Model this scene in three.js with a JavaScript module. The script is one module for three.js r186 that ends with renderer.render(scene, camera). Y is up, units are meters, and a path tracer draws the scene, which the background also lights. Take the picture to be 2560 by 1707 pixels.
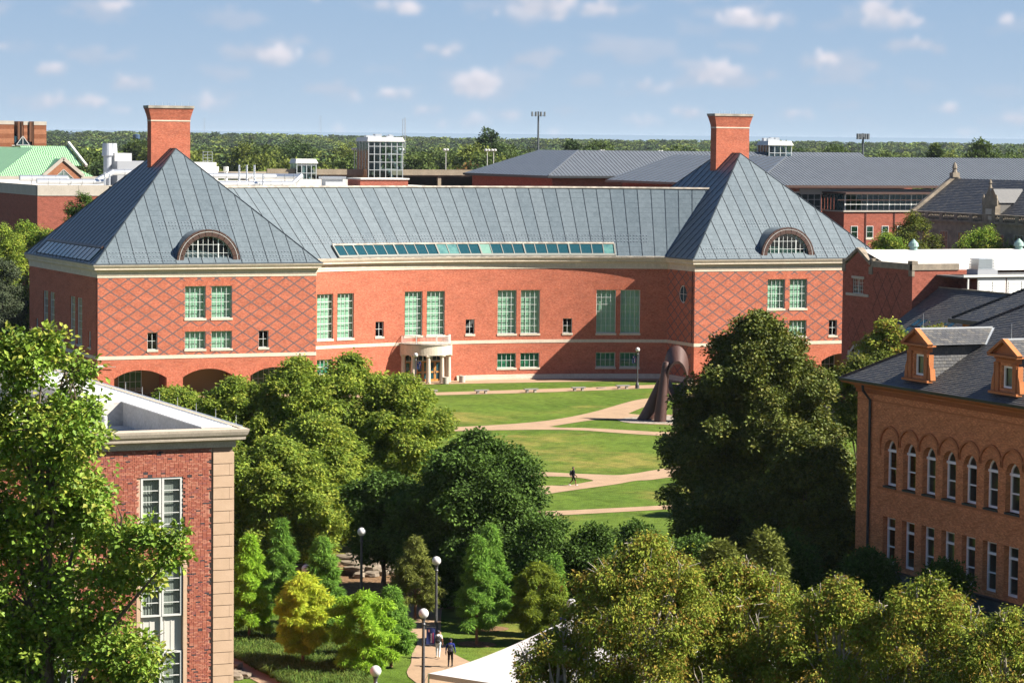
import * as THREE from 'three';
import { mergeGeometries } from 'three/addons/utils/BufferGeometryUtils.js';
import { MarchingCubes } from 'three/addons/objects/MarchingCubes.js';

// ---------------------------------------------------------------- camera, sky, sun, exposure
// metres; x east, y up, z south; the quadrangle lies at y = 0
const scene = new THREE.Scene();
const camera = new THREE.PerspectiveCamera(13.767, 1024 / 682, 1, 12000);
camera.position.set(0, 32, 0);
camera.rotation.set(-0.07032, -0.41092, 0.00965, 'YXZ');
const renderer = new THREE.WebGLRenderer({ antialias: true });
renderer.toneMapping = THREE.LinearToneMapping;
renderer.toneMappingExposure = 3.2;
renderer.shadowMap.enabled = true;
renderer.setSize(1024, 682);
const SUN = new THREE.Vector3(17.5, 16.6, 11).normalize();
const sun = new THREE.DirectionalLight(new THREE.Color(1, 0.93, 0.82), 5);
sun.position.copy(SUN).multiplyScalar(600).add(new THREE.Vector3(110, 0, -250));
sun.target.position.set(110, 0, -250);
sun.castShadow = true;
sun.shadow.radius = 1;
sun.shadow.mapSize.set(4096, 4096);
Object.assign(sun.shadow.camera, { left: -260, right: 260, top: 260, bottom: -260, near: 50, far: 1300 });
scene.add(sun, sun.target);

// ---------------------------------------------------------------- random numbers and noise
function rng(seed) {
  let a = (seed * 2654435761) >>> 0;
  return () => { a = (a + 0x6D2B79F5) >>> 0; let t = a; t = Math.imul(t ^ (t >>> 15), t | 1); t ^= t + Math.imul(t ^ (t >>> 7), t | 61); return ((t ^ (t >>> 14)) >>> 0) / 4294967296; };
}
const hash = (x, y, z = 0) => { let h = Math.imul(x | 0, 374761393) + Math.imul(y | 0, 668265263) + Math.imul(z | 0, 1442695041); h = Math.imul(h ^ (h >>> 13), 1274126177); return ((h ^ (h >>> 16)) >>> 0) / 4294967296; };
const sm = (t) => t * t * (3 - 2 * t), lerp = (a, b, t) => a + (b - a) * t, clamp = (v, a = 0, b = 1) => Math.min(b, Math.max(a, v));
const sstep = (a, b, v) => sm(clamp((v - a) / (b - a)));
const md = (a, n) => n ? ((a % n) + n) % n : a;
function noise2(x, y, w = 0, h = w, s = 0) {
  const i = Math.floor(x), j = Math.floor(y), u = sm(x - i), v = sm(y - j);
  const q = (a, b) => hash(md(a, w), md(b, h), s);
  return lerp(lerp(q(i, j), q(i + 1, j), u), lerp(q(i, j + 1), q(i + 1, j + 1), u), v);
}
function fbm2(x, y, o, w = 0, h = w, s = 0) { let a = 0, k = 0.5, t = 0; for (let i = 0; i < o; i++) { a += k * noise2(x, y, w, h, s + i); t += k; x *= 2; y *= 2; w *= 2; h *= 2; k *= 0.5; } return a / t; }
function noise3(x, y, z) {
  const i = Math.floor(x), j = Math.floor(y), k = Math.floor(z), u = sm(x - i), v = sm(y - j), w = sm(z - k);
  const p = (c) => lerp(lerp(hash(i, j, c), hash(i + 1, j, c), u), lerp(hash(i, j + 1, c), hash(i + 1, j + 1, c), u), v);
  return lerp(p(k), p(k + 1), w);
}

scene.fog = new THREE.FogExp2(new THREE.Color(0.72, 0.84, 1.0), 0.00002); // thin summer haze

// ---------------------------------------------------------------- the sky: air and small fair-weather clouds
{
  const W = 4096, H = 2048, d = new Float32Array(W * H * 4);
  for (let j = 0; j < H; j++) {
    const el = ((j + 0.5) / H - 0.5) * 180, e = Math.max(0, el); // row 0 is the bottom
    const t = 1 - Math.exp(-e / 5.5), t2 = sstep(6, 60, e);
    const c = [lerp(lerp(0.156, 0.044, t), 0.011, t2), lerp(lerp(0.2, 0.098, t), 0.033, t2), lerp(lerp(0.247, 0.186, t), 0.092, t2)];
    for (let i = 0; i < W; i++) { const o = (j * W + i) * 4; d[o] = c[0]; d[o + 1] = c[1]; d[o + 2] = c[2]; d[o + 3] = 1; }
  }
  // one puff: centre and half sizes in degrees; ragged edge, flatter base, brighter towards the sun
  const PX = W / 360, PY = H / 180, over = (i, j, c, a) => { const o = (j * W + md(i, W)) * 4; for (let k = 0; k < 3; k++) d[o + k] += (c[k] - d[o + k]) * a; };
  const puff = (az, el, w, h, seed, bright, body) => {
    const x0 = Math.floor((az + 180 - w * 1.7) * PX), x1 = Math.ceil((az + 180 + w * 1.7) * PX), y0 = Math.max(H / 2 + 1, Math.floor((el + 90 - h * 1.8) * PY)), y1 = Math.min(H - 1, Math.ceil((el + 90 + h * 1.9) * PY));
    for (let j = y0; j <= y1; j++) for (let i = x0; i <= x1; i++) {
      const u = ((i + 0.5) / PX - 180 - az) / w, v = ((j + 0.5) / PY - 90 - el) / h, n = fbm2(u * 2.1 + seed, v * 1.5 + seed * 1.7, 5) - 0.5, vv = v < 0 ? v * 1.45 : v, q = Math.hypot(u, vv) - n * 2.1;
      const a = sstep(1.0, 0.45, q) * body; if (a < 0.004) continue;
      const lit = clamp(0.42 + v * 0.42 + u * 0.1 + n * 1.1) * bright;
      over(i, j, [lerp(0.158, 0.30, lit), lerp(0.178, 0.283, lit), lerp(0.216, 0.296, lit)], a);
    }
  };
  const r = rng(4242);
  for (let row = 0; row < 26; row++) { // rows of a flat cloud layer: low rows are far and small
    const el = 0.35 + row * 0.36 + row * row * 0.045, h = 0.09 + 0.055 * Math.min(el, 14), n = Math.round(520 / (1.6 + el * 0.55));
    for (let k = 0; k < n; k++) { const az = (k + r()) / n * 360 - 180, e = el + (r() - 0.5) * 0.4, keep = r(), f = 0.55 + 0.9 * r() * r(), hz = sstep(0.0, 1.3, el); if (keep < 0.05) continue; puff(az - 0.3 * h, e - 0.1 * h, h * f * 5.4, h * f * 1.7, k * 3.7 + row * 11, 0.3, 0.6 * hz * (0.35 + 0.65 * r()));
      if (keep > 0.45) for (let c = 0, m = 1 + Math.floor(r() * 3.4); c < m; c++) { const g = 0.55 + 0.7 * r(); puff(az + (r() - 0.5) * h * f * 5.5, e + (r() - 0.4) * h * f * 1.2, h * f * 2.0 * g, h * f * 1.15 * g, k * 5.1 + row * 7 + c * 31, 0.75 + 0.4 * r(), (0.5 + 0.45 * r()) * (0.3 + 0.7 * hz)); } }
  }
  const t = new THREE.DataTexture(d, W, H, THREE.RGBAFormat, THREE.FloatType);
  t.mapping = THREE.EquirectangularReflectionMapping; t.magFilter = t.minFilter = THREE.LinearFilter; t.needsUpdate = true;
  scene.background = t; scene.environment = t;
}

// ---------------------------------------------------------------- things, parts and names
const taken = {};
const numbered = (n) => { const k = taken[n] = (taken[n] ?? -1) + 1; return k ? n + '_' + String(k).padStart(3, '0') : n; };
function thing(name, label, category, group, at) {
  const o = new THREE.Group(); o.name = numbered(name); scene.add(o);
  o.userData = { label, category }; if (group) o.userData.group = group;
  if (at) o.position.set(...at);
  return o;
}
function put(name, geo, mat, parent, kind) { // one named mesh under its thing
  const m = new THREE.Mesh(geo, mat); m.name = name; m.castShadow = m.receiveShadow = true;
  if (kind) m.userData.kind = kind;
  parent.add(m); return m;
}
function structure(name, geo, mat) { const m = put(numbered(name), geo, mat, scene); m.userData.kind = 'structure'; return m; }
function rebase(o, x, y, z) { o.position.set(x, y, z); for (const c of o.children) { c.position.x -= x; c.position.y -= y; c.position.z -= z; } return o; }
const V = (x, y, z) => new THREE.Vector3(x, y, z);

// ---------------------------------------------------------------- geometry: uv in metres on every face
function meterUV(g) {
  if (g.index) g = g.toNonIndexed();
  const p = g.attributes.position, uv = new Float32Array(p.count * 2), a = V(), b = V(), c = V(), n = V(), t = V(), s = V(), up = V(0, 1, 0);
  for (let i = 0; i < p.count; i += 3) {
    a.fromBufferAttribute(p, i); b.fromBufferAttribute(p, i + 1); c.fromBufferAttribute(p, i + 2);
    n.copy(b).sub(a).cross(s.copy(c).sub(a)).normalize();
    if (Math.abs(n.y) > 0.98) { t.set(1, 0, 0); s.set(0, 0, n.y > 0 ? -1 : 1); } else { t.copy(up).cross(n).normalize(); s.copy(n).cross(t); }
    [a, b, c].forEach((q, k) => { uv[(i + k) * 2] = q.dot(t); uv[(i + k) * 2 + 1] = q.dot(s); });
  }
  g.setAttribute('uv', new THREE.BufferAttribute(uv, 2));
  return g;
}
class B { // collects faces; build() gives one geometry with flat normals
  constructor() { this.p = []; }
  tri(a, b, c) { this.p.push(a.x, a.y, a.z, b.x, b.y, b.z, c.x, c.y, c.z); return this; }
  quad(a, b, c, d) { return this.tri(a, b, c).tri(a, c, d); }
  poly(l) { for (let i = 1; i < l.length - 1; i++) this.tri(l[0], l[i], l[i + 1]); return this; }
  box(x0, y0, z0, x1, y1, z1, f = (v) => v) {
    const q = [V(x0, y0, z0), V(x1, y0, z0), V(x1, y1, z0), V(x0, y1, z0), V(x0, y0, z1), V(x1, y0, z1), V(x1, y1, z1), V(x0, y1, z1)].map(f);
    return this.quad(q[4], q[5], q[6], q[7]).quad(q[1], q[0], q[3], q[2]).quad(q[5], q[1], q[2], q[6]).quad(q[0], q[4], q[7], q[3]).quad(q[7], q[6], q[2], q[3]).quad(q[0], q[1], q[5], q[4]);
  }
  bar(a, b, w, h = w, up = V(0, 1, 0)) { // box beam from a to b
    const d = b.clone().sub(a), L = d.length(); d.normalize();
    let s = d.clone().cross(up); if (s.lengthSq() < 1e-6) s = d.clone().cross(V(1, 0, 0)); s.normalize(); const u = s.clone().cross(d);
    return this.box(-w / 2, -h / 2, 0, w / 2, h / 2, L, (v) => a.clone().addScaledVector(s, -v.x).addScaledVector(u, v.y).addScaledVector(d, v.z));
  }
  tube(pts, radii, k = 7, cap = false) { // tapered tube through points
    const rings = pts.map((p, i) => {
      const d = (pts[i + 1] ?? p).clone().sub(pts[i - 1] ?? p).normalize();
      let s = d.clone().cross(Math.abs(d.y) > 0.9 ? V(1, 0, 0) : V(0, 1, 0)).normalize(); const u = s.clone().cross(d);
      return Array.from({ length: k }, (_, j) => { const a = j / k * 6.28318; return p.clone().addScaledVector(s, Math.cos(a) * radii[i]).addScaledVector(u, Math.sin(a) * radii[i]); });
    });
    for (let i = 0; i + 1 < rings.length; i++) for (let j = 0; j < k; j++) { const m = (j + 1) % k; this.quad(rings[i][m], rings[i][j], rings[i + 1][j], rings[i + 1][m]); }
    if (cap) { this.poly(rings[0]); this.poly([...rings[rings.length - 1]].reverse()); }
    return this;
  }
  cyl(x, y0, z, y1, r0, r1 = r0, k = 16) { return this.tube([V(x, y0, z), V(x, y1, z)], [r0, r1], k, true); }
  add(g) { if (g.index) g = g.toNonIndexed(); for (const v of g.attributes.position.array) this.p.push(v); return this; }
  prism(pts, y0, y1) { // vertical prism over a counter-clockwise (seen from above, x right z down reversed) outline [x, z]
    const sh = THREE.ShapeUtils, c = pts.map((q) => new THREE.Vector2(q[0], -q[1])); if (sh.area(c) < 0) { c.reverse(); pts = [...pts].reverse(); }
    for (const f of sh.triangulateShape(c, [])) { const [a, b, d] = f.map((i) => pts[i]); this.tri(V(a[0], y1, a[1]), V(b[0], y1, b[1]), V(d[0], y1, d[1])); this.tri(V(d[0], y0, d[1]), V(b[0], y0, b[1]), V(a[0], y0, a[1])); }
    for (let i = 0; i < pts.length; i++) { const a = pts[i], b = pts[(i + 1) % pts.length]; this.quad(V(a[0], y0, a[1]), V(b[0], y0, b[1]), V(b[0], y1, b[1]), V(a[0], y1, a[1])); }
    return this;
  }
  build() { const g = new THREE.BufferGeometry(); g.setAttribute('position', new THREE.Float32BufferAttribute(this.p, 3)); g.computeVertexNormals(); return meterUV(g); }
  put(name, mat, parent, kind) { return put(name, this.build(), mat, parent, kind); }
}
// wall slab with openings: outline and holes in (u, y); origin + u * dir, outward normal to the right-hand side, thickness inward
const UPV = V(0, 1, 0);
function wallGeo(o, dir, len, y0, y1, holes = [], th = 0.45, top = null) {
  const s = new THREE.Shape();
  s.moveTo(0, y0); s.lineTo(len, y0); s.lineTo(len, y1); if (top) for (const q of top) s.lineTo(q[0], q[1]); s.lineTo(0, y1); s.closePath();
  for (const h of holes) {
    const p = new THREE.Path();
    if (h.arc) { // flat-sided opening with a (segmental or round) arched head of rise h.arc
      const w = h.x1 - h.x0, R = (w * w / 4 + h.arc * h.arc) / (2 * h.arc), cy = h.y1 - R, a = Math.asin(clamp(w / 2 / R));
      const a1 = h.arc > w / 2 - 1e-6 ? Math.PI / 2 : a;
      p.moveTo(h.x0, h.y0); p.lineTo(h.x0, h.y1 - h.arc);
      for (let i = 0; i <= 14; i++) { const t = -a1 + 2 * a1 * i / 14; p.lineTo((h.x0 + h.x1) / 2 + R * Math.sin(t), cy + R * Math.cos(t)); }
      p.lineTo(h.x1, h.y0);
    } else if (h.oval) for (let i = 0; i < 28; i++) { const t = -i / 28 * 6.28318; p[i ? 'lineTo' : 'moveTo']((h.x0 + h.x1) / 2 + (h.x1 - h.x0) / 2 * Math.cos(t), (h.y0 + h.y1) / 2 + (h.y1 - h.y0) / 2 * Math.sin(t)); }
    else { p.moveTo(h.x0, h.y0); p.lineTo(h.x0, h.y1); p.lineTo(h.x1, h.y1); p.lineTo(h.x1, h.y0); }
    p.closePath(); s.holes.push(p);
  }
  let g = new THREE.ExtrudeGeometry(s, { depth: th, bevelEnabled: false, curveSegments: 12 });
  const n = dir.clone().cross(UPV); // outward
  g.applyMatrix4(new THREE.Matrix4().makeBasis(dir, UPV, n).setPosition(o.clone().addScaledVector(n, -th)));
  if (g.index) g = g.toNonIndexed(); g.computeVertexNormals(); return meterUV(g);
}
// a profile [out, y] swept along a horizontal path of [x, z] (outward is to the right of the path's direction)
function sweep(path, prof, closed = false) {
  const b = new B(), n = path.length, rows = path.map((p, i) => {
    const q = closed ? path[(i + n - 1) % n] : path[i - 1] ?? null, r = closed ? path[(i + 1) % n] : path[i + 1] ?? null;
    const nn = (a, c) => { const dx = c[0] - a[0], dz = c[1] - a[1], l = Math.hypot(dx, dz); return [-dz / l, dx / l]; };
    const a = q ? nn(q, p) : nn(p, r), c = r ? nn(p, r) : a, m = [a[0] + c[0], a[1] + c[1]], k = 2 / (m[0] * m[0] + m[1] * m[1]);
    return prof.map(([o, y]) => V(p[0] + m[0] * k * o, y, p[1] + m[1] * k * o));
  });
  for (let i = 0; i < (closed ? n : n - 1); i++) for (let j = 0; j + 1 < prof.length; j++) { const A = rows[i], C = rows[(i + 1) % n]; b.quad(A[j], C[j], C[j + 1], A[j + 1]); }
  if (!closed) { b.poly([...rows[0]].reverse()); b.poly(rows[n - 1]); }
  return b;
}

// ---------------------------------------------------------------- textures and materials
function tex(w, h, fn, size, srgb = true) { // fn(u, v) in 0..1 gives [r, g, b] linear 0..1; size: metres covered [x, y]
  const d = new Uint8Array(w * h * 4), enc = srgb ? (c) => 255 * (c <= 0.0031308 ? 12.92 * c : 1.055 * Math.pow(c, 1 / 2.4) - 0.055) : (c) => 255 * c;
  for (let j = 0; j < h; j++) for (let i = 0; i < w; i++) { const c = fn(i / w, j / h, i, j), o = (j * w + i) * 4; for (let k = 0; k < 3; k++) d[o + k] = clamp(enc(Math.max(0, c[k])), 0, 255); d[o + 3] = 255; }
  const t = new THREE.DataTexture(d, w, h, THREE.RGBAFormat, THREE.UnsignedByteType);
  if (srgb) t.colorSpace = THREE.SRGBColorSpace;
  t.wrapS = t.wrapT = THREE.RepeatWrapping; t.magFilter = THREE.LinearFilter; t.minFilter = THREE.LinearFilter; t.needsUpdate = true;
  t.repeat.set(1 / size[0], 1 / size[1]);
  return t;
}
const lin = (r, g, b) => new THREE.Color().setRGB(r, g, b);
const M = (o) => new THREE.MeshPhysicalMaterial({ roughness: 0.85, specularIntensity: (o.roughness ?? 0.85) > 0.7 ? 0.12 : 1, ...o });
const mul = (c, k) => [c[0] * k, c[1] * k, c[2] * k];
const mix = (a, b, t) => [lerp(a[0], b[0], t), lerp(a[1], b[1], t), lerp(a[2], b[2], t)];
// mottled surface: base colour with coarse and fine tone changes
function mottled(base, alt, size, { w = 512, coarse = 6, fine = 64, amt = 0.5, grain = 0.18, seed = 1, streak = 1 } = {}) {
  return tex(w, w, (u, v) => {
    const a = fbm2(u * coarse, v * coarse * streak, 4, coarse, coarse * streak, seed), f = fbm2(u * fine, v * fine, 2, fine, fine, seed + 9);
    return mul(mix(base, alt, clamp((a - 0.3) * 2.2) * amt), 1 + (f - 0.5) * 2 * grain);
  }, [size, size]);
}
// running-bond brick seen from afar
function brickTex({ w = 1024, h = 1024, cols, rows, size, a, b, c, mortar, joint = 0.13, lattice = null, seed = 3, dark = 0 }) {
  return tex(w, h, (u, v) => {
    const r = Math.floor(v * rows), fv = v * rows - r, off = (r % 2) * 0.5, x = u * cols + off, k = Math.floor(x), fx = x - k;
    const hsh = hash(k % cols, r, seed), h2 = hash(k % cols, r, seed + 5);
    const patch = fbm2(u * 7, v * 11, 4, 7, 11, seed + 2);
    let col = mix(mix(a, b, hsh), c, h2 * h2 * 0.6); col = mul(col, (0.8 + 0.4 * patch) * (0.8 + 0.4 * hash(k % cols * 7 + 3, r * 5 + 1, seed + 8)));
    if (dark && h2 < dark) col = mul(col, 0.3);
    if (lattice) {
      const half = Math.floor(x * 2) / 2 + 0.25 - off; // header resolution
      const uu = half / cols * size[0], vv = (r + 0.5) / rows * size[1];
      const p = uu / lattice[0], q = vv / lattice[1], f1 = Math.abs(p + q - Math.round(p + q)), f2 = Math.abs(p - q - Math.round(p - q));
      if (Math.min(f1, f2) < 0.047) col = mul([0.112, 0.073, 0.074], 0.8 + 0.5 * hsh);
    }
    if (fv < joint || (fx < joint * 0.36)) col = mix(col, mortar, 0.75);
    return col;
  }, size);
}
// ---------------------------------------------------------------- materials
const brickSet = { a: [0.375, 0.108, 0.062], b: [0.30, 0.08, 0.048], c: [0.44, 0.16, 0.1], mortar: [0.30, 0.16, 0.115], w: 1536, h: 1536, cols: 44, rows: 132, size: [9.04, 9] };
const brickMap = brickTex(brickSet), diaperMap = brickTex({ ...brickSet, lattice: [2.26, 1.5] });
const shifted = (t, x, y) => { const c = t.clone(); c.offset.set(-x * c.repeat.x, -y * c.repeat.y); c.needsUpdate = true; return c; };
const mBrick = M({ map: brickMap }), mDiaperL = M({ map: shifted(diaperMap, 95.09, 14.77) }), mDiaperR = M({ map: shifted(diaperMap, 175.85, 14.05) }), mDiaperW = M({ map: shifted(diaperMap, 340.3, 14.05) });
const mArch = M({ map: brickTex({ ...brickSet, w: 512, h: 512, cols: 30, rows: 10, size: [2.1, 2.1], joint: 0.06 }) });
const limeMap = mottled([0.54, 0.465, 0.375], [0.43, 0.37, 0.3], 5, { amt: 0.7, seed: 4 });
const mLime = M({ map: limeMap });
const limeDirty = M({ map: mottled([0.36, 0.32, 0.27], [0.19, 0.175, 0.155], 4, { amt: 0.9, seed: 8 }) });
const copperMap = mottled([0.105, 0.132, 0.15], [0.084, 0.108, 0.124], 9, { coarse: 9, amt: 0.85, grain: 0.14, seed: 12 });
const mCopper = M({ map: copperMap, roughness: 0.42, metalness: 0.1 }), mCopperB = M({ map: copperMap, color: lin(0.95, 0.96, 0.97), roughness: 0.4, metalness: 0.12 }), mCopperC = M({ map: copperMap, color: lin(1.04, 1.03, 1.03), roughness: 0.44, metalness: 0.12 });
const mSeam = M({ color: lin(0.03, 0.04, 0.048), roughness: 0.5 }), mUnder = M({ color: lin(0.035, 0.045, 0.052) });
const mBronze = M({ map: mottled([0.075, 0.04, 0.03], [0.05, 0.03, 0.026], 2, { seed: 15 }), roughness: 0.45, metalness: 0.2 });
const mWhite = M({ color: lin(0.46, 0.46, 0.44), roughness: 0.5 });
const mFrame = M({ color: lin(0.56, 0.58, 0.57), roughness: 0.45 });
const mPane = new THREE.MeshPhysicalMaterial({ color: lin(0.5, 0.675, 0.59), transmission: 1, thickness: 0, roughness: 0.02, ior: 1.5 });
const mPaneClear = new THREE.MeshPhysicalMaterial({ color: lin(0.75, 0.82, 0.8), transmission: 1, thickness: 0, roughness: 0.02, ior: 1.5 });
const mPaneDeep = new THREE.MeshPhysicalMaterial({ color: lin(0.16, 0.42, 0.32), transmission: 1, thickness: 0, roughness: 0.02, ior: 1.5 });
const mSkyPane = M({ color: lin(0.012, 0.05, 0.065), roughness: 0.06, metalness: 0 });
const mSkyPaleA = M({ map: mottled([0.09, 0.2, 0.185], [0.04, 0.11, 0.12], 2.4, { coarse: 4, amt: 1, seed: 31 }), roughness: 0.25 }), mSkyPaleB = M({ map: mottled([0.14, 0.25, 0.205], [0.1, 0.2, 0.17], 3, { seed: 33 }), roughness: 0.3 });
const mSkyPaneDark = mPaneClear;
const mBlind = M({ map: mottled([0.74, 0.77, 0.70], [0.66, 0.7, 0.64], 3, { grain: 0.05, seed: 17 }) });
const mPlaster = M({ color: lin(0.42, 0.4, 0.37) });
const mInner = M({ color: lin(0.1, 0.09, 0.08) });
const mConcrete = M({ map: mottled([0.31, 0.215, 0.14], [0.26, 0.18, 0.12], 7, { coarse: 7, amt: 0.8, grain: 0.1, seed: 21 }) });
const mGravel = M({ map: mottled([0.30, 0.265, 0.22], [0.16, 0.14, 0.12], 3, { coarse: 12, fine: 128, amt: 1, grain: 0.4, seed: 23 }) });
const mMetal = M({ color: lin(0.62, 0.64, 0.66), roughness: 0.32, metalness: 0.85 });
const mMembrane = M({ map: mottled([0.5, 0.485, 0.46], [0.4, 0.38, 0.35], 6, { amt: 0.8, seed: 25 }) });
const mGreyRoofing = M({ map: mottled([0.1, 0.1, 0.1], [0.065, 0.065, 0.068], 6, { seed: 27 }) });
const mPost = M({ map: mottled([0.055, 0.055, 0.06], [0.035, 0.035, 0.04], 1, { seed: 61 }), roughness: 0.5 });
const mGlobe = M({ color: lin(0.5, 0.49, 0.48), roughness: 0.3 });
// ---------------------------------------------------------------- ground, lawn and paths
const rise = (d) => 11 * sstep(520, 1000, d); // the land climbs gently beyond the campus
const YAW = 0.41092, FW = [Math.sin(YAW), -Math.cos(YAW)], RT = [Math.cos(YAW), Math.sin(YAW)];
{
  const b = new THREE.BufferGeometry(), pos = [], idx = [], ds = [-400, -100, 60, 200, 350, 500, 600, 700, 850, 1000, 1400, 2000, 3000, 3800, 4600, 5500, 9000], n = 40;
  ds.forEach((d) => { for (let i = 0; i <= n; i++) { const l = (i / n * 2 - 1) * (500 + Math.max(0, d) * 0.9), ridge = 17.5 * sstep(2600, 4300, d) * (0.72 + 0.28 * sstep(0, -0.12, l / Math.max(d, 1))); pos.push(FW[0] * d + RT[0] * l, rise(d) + ridge - 0.12, FW[1] * d + RT[1] * l); } });
  for (let j = 0; j + 1 < ds.length; j++) for (let i = 0; i < n; i++) { const a = j * (n + 1) + i, c = a + n + 1; idx.push(a, a + 1, c, c, a + 1, c + 1); }
  b.setAttribute('position', new THREE.Float32BufferAttribute(pos, 3)); b.setIndex(idx); b.computeVertexNormals();
  const g = b.toNonIndexed(), uv = []; for (let i = 0; i < g.attributes.position.count; i++) uv.push(g.attributes.position.getX(i), g.attributes.position.getZ(i)); g.setAttribute('uv', new THREE.Float32BufferAttribute(uv, 2));
  structure('ground', g, M({ map: mottled([0.05, 0.07, 0.022], [0.09, 0.085, 0.04], 40, { coarse: 8, amt: 1, grain: 0.3, seed: 51 }) }));
}
const flat = (pts, y, holes = []) => { // horizontal sheet over an outline of [x, z]
  const sh = new THREE.Shape(pts.map((p) => new THREE.Vector2(p[0], -p[1]))); for (const h of holes) sh.holes.push(new THREE.Path(h.map((p) => new THREE.Vector2(p[0], -p[1]))));
  const g = new THREE.ShapeGeometry(sh, 6); g.rotateX(-Math.PI / 2); g.translate(0, y, 0); const q = meterUV(g.toNonIndexed()); q.computeVertexNormals(); return q;
};
const smooth = (pts, n = 4) => { const c = new THREE.CatmullRomCurve3(pts.map((p) => V(p[0], 0, p[1])), false, 'centripetal'); return c.getPoints((pts.length - 1) * n).map((p) => [p.x, p.z]); };
const grassMap = tex(1024, 1024, (u, v) => {
  const a = fbm2(u * 5, v * 5, 4, 5, 5, 71), f = fbm2(u * 90, v * 90, 2, 90, 90, 73), m = fbm2(u * 22, v * 16, 3, 22, 16, 75), dry = sstep(0.48, 0.68, fbm2(u * 3, v * 4, 4, 3, 4, 77));
  let c = mix([0.058, 0.1, 0.014], [0.092, 0.13, 0.02], clamp(a * 1.4 - 0.2)); c = mix(c, [0.2, 0.155, 0.045], dry * 0.6 * clamp(m * 2.4 - 0.45));
  return mul(c, 0.5 + 0.62 * f + 0.36 * m);
}, [46, 46]);
const grassNormal = tex(512, 512, (u, v) => { const f = fbm2(u * 70, v * 70, 2, 70, 70, 83); return [f, f, f]; }, [6, 6], false);
const mGrass = M({ map: grassMap, bumpMap: grassNormal, bumpScale: 0.05, roughness: 0.95 });
structure('lawn', flat([[30, -130], [140, -110], [215, -200], [215, -345], [60, -345], [30, -200]], 0), mGrass);
structure('library_apron', flat([[82, -330], [119.6, -330.5], [119.8, -340], [135.7, -345.7], [145.6, -344.7], [156.8, -343.7], [170.3, -341.6], [172.8, -334], [205, -332], [205, -352], [82, -352]], 0.03), mConcrete);
const P1 = 0.035;
structure('bench_path', flat([...smooth([[100, -334.5], [118, -333.9], [132, -333.8], [146.8, -334.2], [158.7, -335.1], [167.3, -335.9], [182, -336]]), ...smooth([[182, -331], [164.9, -331.2], [156.5, -330.4], [144.9, -329.8], [130.6, -330.1], [118, -330], [100, -330.2]])], 0.034), mConcrete);
const isl1 = smooth([[130.8, -289.5], [133.8, -291.6], [138.5, -294.7], [141.1, -295.4], [141.7, -294], [141.4, -290.6], [144.4, -287.4], [146.5, -284.5]]).concat(smooth([[144, -279], [140.3, -280.2], [137.8, -283.1], [134.1, -286.9], [131.5, -288.2]]));
const isl2 = smooth([[146.1, -300.6], [150.1, -305.7], [153.4, -309.5], [158.8, -314.4], [164, -316]]).concat([[166, -300], [150.6, -298], [148.5, -298.4], [146.9, -299.1]]);
structure('quad_path', flat([...smooth([[96, -293.5], [108, -292.4], [118.9, -292.3], [123.3, -292.7], [128.4, -293.8], [133.4, -295.9], [138.3, -299.5], [143.6, -304.4], [149.5, -310.8], [154.8, -316.3], [157.5, -318.2], [164, -320.6], [175, -321]]), [176, -300], [170, -268], ...smooth([[146, -269], [138.5, -276.8], [137.1, -278.4], [135.2, -281], [132.3, -284.9], [128.5, -286.8], [125.6, -287.4], [121.4, -288.2], [117.6, -288.2], [108, -288.2], [96, -288.8]])], P1, [isl1, isl2, [[152, -294], [168, -296], [165, -274], [150, -273]]]), mConcrete);
structure('sculpture_pad', flat(Array.from({ length: 30 }, (_, i) => [147.6 + 6.4 * Math.cos(i / 30 * 6.2832), -292.4 + 4.6 * Math.sin(i / 30 * 6.2832)]), 0.045), mGravel);
const isl3 = smooth([[104, -248], [111.3, -246.2], [113.1, -244.8], [113.9, -241.7], [112.4, -240.5], [110.2, -239.2], [109.1, -239.3], [103, -240]]);
structure('lower_quad_path', flat([...smooth([[96, -254], [104, -252], [112.3, -249.4], [114.4, -247.5], [116.4, -246], [117.9, -244.9], [120.3, -245.7], [122.1, -246.8], [134, -254]]), ...smooth([[136, -250], [119.2, -240.3], [117.9, -240.3], [114.8, -238.4], [110.5, -236.3], [108.1, -235.1], [104, -233], [97, -230]]), [94, -234], ...smooth([[102, -238.6], [103, -240]])], P1, [isl3]), mConcrete);
structure('south_quad_path', flat([[80, -224], [102.9, -222.6], [109.1, -222.7], [130, -224], [130, -221.4], [108.1, -220.2], [101.6, -219.9], [80, -220]], P1), mConcrete);
const walk = structure('walkway', flat([...smooth([[66.7, -158.5], [66.9, -162.6], [67.9, -166.5], [70, -172], [72.5, -178]]), [74.8, -178.4], [78, -176], [92, -170], [93, -172.5], [79, -179], [74.8, -180.4], [69, -181.1], [55, -183], [55, -181.2], [68.6, -179.9], ...smooth([[69.7, -179.2], [67.4, -172], [66.3, -166.9], [64.4, -163], [63.2, -160.1], [61.4, -156], [60.5, -140]]), [64.6, -140], [65.4, -150]], P1), mConcrete);
for (let i = 0; i < 9; i++) { const z = -141 - i * 2.1, q = new B(), cx = 62.7 + i * 0.28; q.box(cx - 1.9, 0.036, z - 0.018, cx + 1.9, 0.041, z + 0.018); q.put('paving_joint', mGravel, walk); }
structure('corner_path', flat([...smooth([[44, -172], [53.5, -165.4], [54.8, -161], [54.2, -156.9], [53, -148]]), ...smooth([[51, -148], [52.4, -157.3], [51.6, -161.3], [43, -166]])], P1), mConcrete);
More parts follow.
